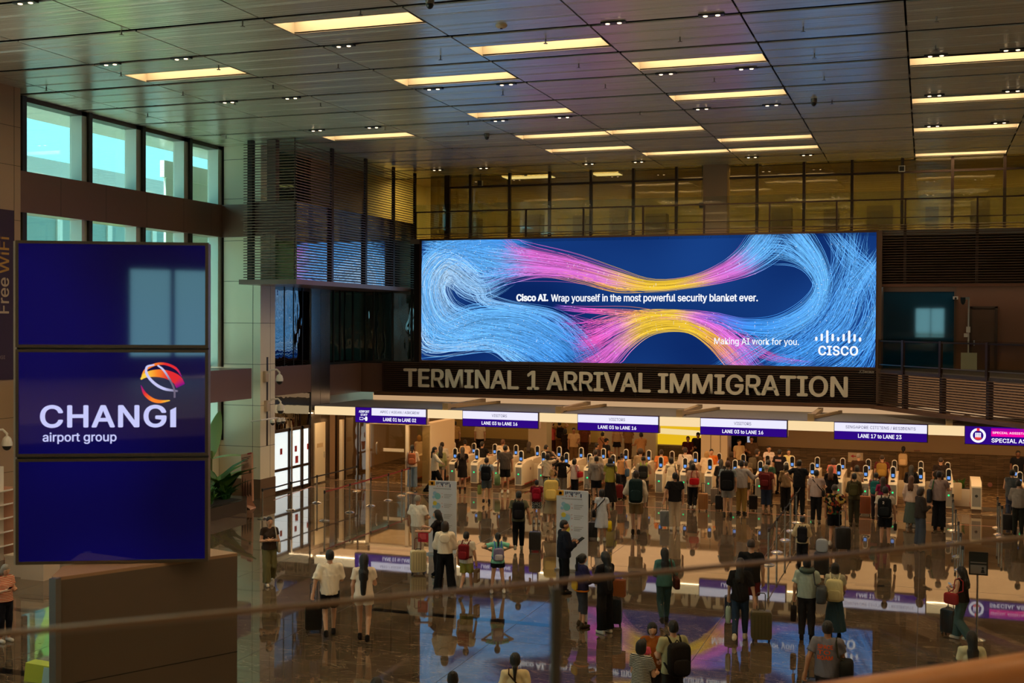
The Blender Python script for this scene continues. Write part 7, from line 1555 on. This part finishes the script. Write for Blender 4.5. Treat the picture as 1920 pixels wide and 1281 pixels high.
def suitcase(px, py, w, h, d, col, label, face=0, ext=0.45, soft=False, trim=None, hcol=None):
    p = at(px, py, 'Z', 0); v = p[:2]/np.linalg.norm(p[:2]); p = p[:2]+v*d*0.5; rot = math.atan2(-v[0], v[1])-R(face)
    t = thing('suitcase', label, 'suitcase', (p[0], p[1], 0), 'wheeled cases on the hall floor', rot); m = mat('case %s' % (col,), srgb(col), 0.55 if soft else 0.32); z0 = .055
    st = ((-.5, .90), (-.47, .97), (-.36, 1.0), (.36, 1.0), (.47, .97), (.5, .90)); puff(a := MB(), (0, 0, z0+h/2), w, h, d, .14, st); sh = a.build('shell', m, t, smooth=35, local=True)
    a = MB()
    for k in range(1, 6 if not soft else 3):
        x = -w/2+w*k/(6 if not soft else 3); a.box(x-.006, x+.006, -d/2-.006, -d/2+.01, z0+h*.1, z0+h*.9); a.box(x-.006, x+.006, d/2-.01, d/2+.006, z0+h*.1, z0+h*.9)
    a.build('ribs', mat('case trim %s' % (trim or col,), srgb(trim or tuple(int(c*.75) for c in col)), .4), sh, local=True)
    for sx in (-1, 1):
        for sy in (-1, 1):
            a = MB().cyl((sx*w*.38-.012, sy*d*.34, .028), (sx*w*.38+.012, sy*d*.34, .028), .028, n=12); a.box(sx*w*.38-.016, sx*w*.38+.016, sy*d*.34-.012, sy*d*.34+.012, .03, .07); a.build('wheel', M_black, t, local=True)
    if ext: MB().tube([(-w*.2, d*.3, z0+h-.03), (-w*.2, d*.3, z0+h+ext-.03), (-w*.15, d*.3, z0+h+ext), (w*.15, d*.3, z0+h+ext), (w*.2, d*.3, z0+h+ext-.03), (w*.2, d*.3, z0+h-.03)], .011).build('pull_handle', mat('handle %s' % (hcol or (90, 90, 92),), srgb(hcol or (90, 90, 92)), .3, .6), t, smooth=60, local=True)
    MB().tube([(-.07, 0, z0+h-.005), (-.05, 0, z0+h+.03), (.05, 0, z0+h+.03), (.07, 0, z0+h-.005)], .010).build('grip', M_black, t, smooth=60, local=True)
    return t
def neck_pillow(key, col, label):
    k = Worn(key, 'neck_pillow', label, 'neck pillow', (0, 0, 1.44)); P = [(.115*math.sin(R(a)), -.01-.115*math.cos(R(a)), 1.475) for a in range(-140, 141, 20)]; k.part(MB().tube(P, .055, n=10), 'cushion', cloth(col), smooth=70)

backpack('A8', (120, 26, 30), 'dark red drawstring style backpack on the child in lime shorts', .30, .42, .16)
backpack('A9', (124, 116, 150), 'small patterned white and purple backpack on the mint top child', .30, .36, .16, 1.14, (60, 110, 190), (190, 186, 196))
backpack('A10', (24, 24, 28), 'black backpack on the olive tee between the two boards', .34, .50, .18)
backpack('A11', (150, 24, 44), 'crimson backpack on the small child with dotted shorts', .34, .46, .20)
backpack('A17', (22, 40, 42), 'big dark green hiking pack on the khaki shorts traveller', .36, .62, .24, 1.22)
backpack('A22', (26, 26, 32), 'black backpack with silver side on the beige jacket', .32, .50, .18, 1.16, (24, 24, 26))
backpack('A25', (216, 206, 158), 'cream backpack above the long teal skirt', .38, .50, .22, 1.14, (226, 220, 190), (200, 192, 150))
backpack('A30', (22, 22, 24), 'large black backpack on the pale olive tee at the bottom edge', .36, .54, .22, 1.14)
backpack('B1', (172, 100, 66), 'terracotta backpack by the end of the red belt', .30, .44, .17)
backpack('B9', (24, 26, 32), 'big black backpack on the child in pale blue', .36, .54, .2, 1.16)
backpack('B17', (222, 192, 108), 'large pale yellow backpack on the fair haired traveller', .42, .60, .22, 1.14)
backpack('B24', (44, 42, 40), 'dark backpack with lime straps in front of the curly hair', .32, .46, .18, 1.18, (150, 180, 40))
backpack('B33', (20, 20, 24), 'big black backpack on the red haired traveller', .42, .62, .24, 1.14)
backpack('B37', (96, 86, 70), 'grey backpack on the olive brown tee at a gate', .30, .44, .17)
backpack('B38', (92, 26, 28), 'dark red backpack on the dark red top', .34, .46, .17)
backpack('B48', (70, 66, 38), 'small olive backpack on the olive green traveller', .28, .40, .15)
backpack('B51', (150, 118, 56), 'olive yellow backpack on the maroon tee past the gates', .36, .50, .18)
backpack('B52', (36, 104, 104), 'teal backpack beside the magenta top', .32, .48, .18)
k = backpack('B54', (24, 26, 30), 'black backpack printed with a white 2 on the white tee', .36, .54, .2, 1.16)
a = MB(); text_fit(a, '2', (0, -.36, 0), EX, EZ, -.05, .0, 1.28, 1.35, None, .05); k.part(a, 'print', cloth((230, 226, 216)), smooth=False)
backpack('B55', (216, 186, 142), 'cream backpack by the stone wall', .36, .52, .2, 1.18)
backpack('C5', (30, 24, 24), 'black backpack under the raised arms between the signs', .34, .50, .2)
shoulder_bag('A2', (196, 188, 176), 'pale tote bag at the hip of the olive trousered walker', -1, .95, .30, .30, .08)
shoulder_bag('A15', (78, 38, 26), 'brown leather bag at the hip of the teal top', 1, .95, .36, .26, .12, y=-.1)
shoulder_bag('A16', (22, 22, 24), 'black cross body bag over the pale blue dress', -1, .92, .26, .22, .10, True)
shoulder_bag('A24', (68, 74, 80), 'large grey holdall on the pale shirted traveller with pillow', 1, 1.0, .48, .34, .20, y=-.12, name='holdall')
shoulder_bag('A26', (26, 26, 26), 'bulky black bag at the side of the orange lettered tee', 1, .92, .46, .48, .20, y=-.10, strap=(50, 46, 32))
shoulder_bag('A28', (150, 44, 48), 'red and white bag held before the black top', -1, 1.0, .34, .26, .12, y=.12)
shoulder_bag('B6', (30, 26, 26), 'black handbag at the side of the short black dress', -1, 1.0, .26, .24, .10)
shoulder_bag('B21', (28, 26, 28), 'black shoulder bag on the lime top', 1, 1.0, .42, .32, .14, y=-.1)
shoulder_bag('B18', (160, 34, 40), 'bright red bag under the arm of the pale pink tee', 1, 1.06, .34, .24, .12, y=.05)
shoulder_bag('B25', (26, 24, 26), 'black bag on a long strap over the cream dress', 1, .92, .26, .22, .10)
k = Worn('B29', 'handbag', 'bright red handbag across the back of the pink top', 'bag', (.06, -.22, .98)); k.part(puff(MB(), (.06, -.2, 1.08), .36, .24, .10), 'bag_body', cloth((196, 28, 34))); k.part(MB().tube([(-.05, -.2, 1.2), (-.05, -.15, 1.38), (.0, -.05, 1.46)], .012), 'handle', cloth((150, 20, 26))); k.part(MB().tube([(.17, -.2, 1.2), (.15, -.15, 1.38), (.12, -.05, 1.47)], .012), 'handle', cloth((150, 20, 26)))
shoulder_bag('B45', (26, 26, 28), 'black cross strap bag on the lilac tee', 1, .98, .2, .2, .08, True)
shoulder_bag('B60', (48, 52, 62), 'dark tote with a green strap on the mauve shirt', -1, .98, .34, .40, .12, strap=(40, 104, 62))
shoulder_bag('B22', (60, 84, 110), 'blue bag at the hip of the tan sleeveless top', 1, 1.0, .24, .3, .10)
shoulder_bag('B27', (40, 36, 36), 'dark sling bag on the white shirt at a gate', 1, 1.02, .22, .2, .08, True)
shoulder_bag('C9', (36, 26, 26), 'dark cross body bag on the mauve top under the third sign', 1, .96, .2, .18, .08, True)
shoulder_bag('A32', (70, 44, 28), 'bag on a thin brown strap at the bottom frame edge', 1, .88, .24, .2, .09, True)
carry_bag('A6', (190, 44, 62), 'red paper carrier bag beside the cream hooded jacket', 'r', .26, .30, .09, True, 'paper_bag', (216, 96, 100))
carry_bag('A8', (120, 92, 66), 'brown and white paper bag in the hand of the child in lime shorts', 'r', .26, .36, .11, True, 'paper_bag', (200, 190, 176))
carry_bag('A16', (206, 180, 20), 'yellow carrier bag beside the pale blue dress', 'r', .34, .34, .14)
carry_bag('A21', (160, 180, 168), 'pale green plastic bag in the hand beside the jeans', 'l', .2, .36, .1)
carry_bag('A24', (28, 24, 26), 'black soft bag hanging from the hand of the neck pillow wearer', 'l', .3, .34, .12)
carry_bag('B9', (150, 160, 90), 'green and white carrier bag beside the big black backpack child', 'l', .3, .36, .14)
carry_bag('B10', (104, 130, 92), 'round green carrier bag by the black shorts', 'l', .40, .42, .2)
carry_bag('B54', (40, 36, 34), 'dark little bag in the hand of the black pack wearer', 'r', .18, .2, .08)
in_hand('A12', 'tablet', 'black tablet in the hands of the dark uniform officer', 'tablet', (.17, .25, .012), fwd=.12)
in_hand('A1', 'phone', 'phone in the hands of the striped top', 'phone', (.07, .15, .01)); in_hand('A28', 'phone', 'lit phone in the hand of the teal trousered reader', 'phone', (.075, .15, .01), screen=True, col=(220, 220, 225)); in_hand('A27', 'phone', 'lit phone held up above the wood rail', 'phone', (.075, .15, .01), 'l', screen=True, col=(120, 140, 200), tilt=60); in_hand('A15', 'phone', 'phone held by the person in teal', 'phone', (.07, .15, .01), 'l')
in_hand('A13', 'phone', 'phone between the navy jacket child and the person in black', 'phone', (.07, .15, .01))
neck_pillow('A24', (78, 92, 86), 'grey green neck pillow round the pale shirted neck'); neck_pillow('B21', (96, 94, 96), 'grey neck pillow on the lime top traveller')
b = PEOPLE['B3'][0]; tf, Rm = head_tf(0, 0, 0); a = MB().ell((0, .068, 1.565), (.058, .045, .045)); a.build('face_mask', cloth((206, 204, 206)), b, smooth=True, local=True)
b = PEOPLE['A7'][0]; a = MB(); puff(a, (0, -.15, 1.34), .26, .20, .10, .45); a.build('hood', cloth((236, 222, 200)), b, smooth=60, local=True)
b = PEOPLE['B19'][0]; a = MB(); puff(a, (0, -.135, 1.36), .22, .14, .08, .45); a.build('hood', cloth((148, 134, 126)), b, smooth=60, local=True)
b = PEOPLE['A13'][0]; MB().tube([(.205*math.cos(q), .155*math.sin(q), .875) for q in np.linspace(0, 6.283, 25)], .022).build('jacket_hem', cloth((222, 130, 40)), b, smooth=60, local=True); a = MB(); puff(a, (0, -.185, 1.0), .26, .2, .05, .3); a.build('yellow_panel', cloth((206, 164, 50)), b, smooth=50, local=True)
b = PEOPLE['A26'][0]
for i, wd in enumerate(('SPACE', 'TO', 'ROAM')):
    a = MB(); z1 = 1.385-.085*i; wx = .12 if wd != 'TO' else .10; text_fit(a, wd, (0, 0, 0), EX, EZ, -.145, -.145+2*wx, z1-.07, z1, None, .05); V = a.v; a.v = [np.stack((v[:, 0], -.160-.004*i+1.5*v[:, 0]**2-.0*v[:, 1], v[:, 2]), 1) for v in V]; a.build('shirt_print', cloth((230, 92, 30)), b, local=True)
b = PEOPLE['B61'][0]; MB().lathe([(.10, 0), (.10, .003)], (0, 0, 0), 20).build('shirt_print', cloth((190, 140, 60)), b, local=True); q = b.children[-1]; q.location = (0, -.155, 1.25); q.rotation_euler = (R(90), 0, 0)
b = PEOPLE['B41'][0]; MB().box(-.12, .12, -.158, -.150, 1.28, 1.36).build('shirt_print', cloth((200, 170, 176)), b, local=True)
# toddler on the arm of the striped tee
kb, J, mw, s, rot, sex, lean = PEOPLE['A31']
tb = put(body_mesh('f', 'rest', 'chest', 'hold', 0, 0, 0, .017), 'person', None, [SKIN[0], M_eye, M_lip]); w = mw @ Vector((-.10, .26, .78)); tb.location = w; tb.rotation_euler = (0, 0, rot-R(150)); tb.scale = (.46, .46, .46); tag(tb, 'toddler in a pink top with a sprout of hair carried on an arm', 'person')
put(hair_mesh('bun', 0, 0, 0, .0125), 'hair', tb, [HC['k']]); put(top_mesh('tee', 'f', 'chest', 'hold', 0, 'rest', .017), 'shirt', tb, [cloth((222, 92, 116))]); put(bottom_mesh('trousers', 'f', 'rest', .017), 'trousers', tb, [cloth((214, 178, 170))])
for sd in 'rl': put(shoe_mesh(sd, 'f', 'rest'), 'shoe', tb, [cloth((220, 210, 200))])
suitcase(588, 1188, .36, .52, .24, (26, 28, 30), 'dark upright case pulled by the man in the loose white tee', 0, .42)
suitcase(784, 1078, .40, .56, .25, (206, 192, 150), 'cream suitcase with a maroon pull handle', -8, .30, hcol=(110, 34, 34))
suitcase(1003, 1036, .34, .52, .24, (46, 44, 44), 'charcoal case wheeled between the two boards', 4, .40)
suitcase(1246, 991, .30, .50, .22, (140, 146, 150), 'silver case beside the black shirt', 0, .40)
suitcase(1427, 1206, .42, .58, .27, (92, 84, 58), 'olive ribbed suitcase by the belt posts', -4, .34)
suitcase(1580, 1034, .42, .62, .26, (24, 24, 26), 'black soft case beside the floral shirt', -10, .46, soft=True)
suitcase(1540, 1083, .38, .58, .25, (22, 22, 25), 'black case beside the beige jacket, grey bag on top', 4, 0, soft=True)
p = at(1540, 1083, 'Z', 0); t = thing('plastic_bag', 'crumpled pale grey bag resting on the black case', 'bag', (p[0]+.05, p[1]+.12, .64)); puff(a := MB(), (p[0]+.0, p[1]+.14, .80), .30, .34, .16, .3); a.build('bag_body', cloth((160, 166, 176)), t, smooth=50); MB().tube([(p[0]-.06, p[1]+.14, .95), (p[0], p[1]+.14, 1.02), (p[0]+.06, p[1]+.14, .95)], .01).build('handle', cloth((130, 136, 146)), t)
suitcase(1779, 1193, .30, .50, .22, (26, 26, 30), 'black case behind the teal trousers', 30, .40)
suitcase(1112, 1012, .32, .46, .24, (20, 20, 22), 'black small case beside the pale blue dress', 6, .36, soft=True)
suitcase(1099, 957, .30, .52, .22, (28, 27, 28), 'black case just past the board with the officer', 0, .3)
suitcase(1161, 937, .28, .48, .22, (120, 26, 30), 'red suitcase beside the lime top', 0, .36)
suitcase(1318, 959, .34, .56, .24, (164, 110, 62), 'tan suitcase beside the pink top', 4, .34)
suitcase(1340, 946, .30, .52, .22, (126, 112, 100), 'grey suitcase half behind the black one by the gates', 0, 0)
suitcase(1349, 959, .30, .50, .22, (24, 22, 24), 'black suitcase beside the red haired traveller', 0, .36)
suitcase(1412, 959, .30, .50, .22, (26, 26, 28), 'black suitcase between the mustard trousers and dark red top', 0, .34)
suitcase(1622, 967, .38, .60, .25, (150, 84, 54), 'copper suitcase beside the olive green traveller', 2, .3)
suitcase(1371, 1167, .30, .50, .22, (30, 46, 74), 'blue suitcase half hidden by the jeans', 0, .34)
suitcase(1152, 1176, .32, .54, .24, (28, 34, 40), 'dark suitcase behind the long haired person in black', 6, 0)
p = at(1154, 1172, 'Z', 0); t = thing('paper_bag', 'orange brown paper bag on the dark suitcase', 'bag', (p[0]+.05, p[1]+.12, .6)); MB().box(p[0]-.14, p[0]+.18, p[1]+.04, p[1]+.2, .60, .96).build('bag_body', cloth((150, 84, 44)), t); MB().tube([(p[0]-.04, p[1]+.12, .95), (p[0]+.02, p[1]+.12, 1.06), (p[0]+.08, p[1]+.12, .95)], .007).build('handle', cloth((90, 50, 30)), t)
suitcase(1889, 998, .36, .50, .24, (24, 24, 28), 'black case at the special lane by the vest', 0, .3, soft=True)
suitcase(1523, 1345, .36, .54, .24, (36, 36, 38), 'case whose pull handle rises beside the orange lettered tee', 0, .52)
t = thing('direction_sign', 'small pale arrow sign on a stand behind the gates', 'sign', tuple(at(1019, 822, 'Y', 54.0)*(1, 1, 0))); p = at(1019, 822, 'Y', 54.0)
MB().box(p[0]-.28, p[0]+.28, 54.0, 54.03, p[2]-.2, p[2]+.2).build('panel', mat('pale sign panel', (.62, .52, .36), .5), t); MB().cyl((p[0], 54.02, 0.004), (p[0], 54.02, p[2]-.2), .02).build('pole', M_post, t); MB().prism([(-.14, 0), (-.02, .09), (-.02, .035), (.14, .035), (.14, -.035), (-.02, -.035), (-.02, -.09)], (p[0], 53.99, p[2]), EX, EZ, (0, .008, 0)).build('arrow', mat('brown arrow', (.18, .09, .05), .5), t); MB().lathe([(.2, 0.004), (.2, .02), (.03, .05)], (p[0], 54.02, 0)).build('base', M_post, t)
p = at(1604, 858, 'Y', 51.55); t = thing('wall_notice', 'pale notice with a red arrow on the stone wall', 'sign', (p[0], 51.6, p[2]-.15)); MB().box(p[0]-.3, p[0]+.3, 51.56, 51.6, p[2]-.2, p[2]+.2).build('panel', mat('pale sign panel', (.62, .52, .36), .5), t); MB().prism([(-.2, 0), (-.08, .07), (-.08, .02), (.08, .02), (.08, .07), (.2, 0), (.08, -.07), (.08, -.02), (-.08, -.02), (-.08, -.07)], (p[0], 51.55, p[2]+.05), EX, EZ, (0, .008, 0)).build('arrow', M_red, t)
p = at(1440, 828, 'Y', 53.15); t = thing('wall_screen', 'pale blue lit screen in the dark recess behind the fourth sign', 'screen', (p[0]-.2, 53.2, p[2]-.2)); MB().box(p[0]-.95, p[0]+.25, 53.14, 53.2, 1.1, 1.95).build('frame', M_black, t); MB().box(p[0]-.9, p[0]+.2, 53.13, 53.14, 1.15, 1.9).build('display', emis('pale screen', (.45, .5, .62), .8), t)
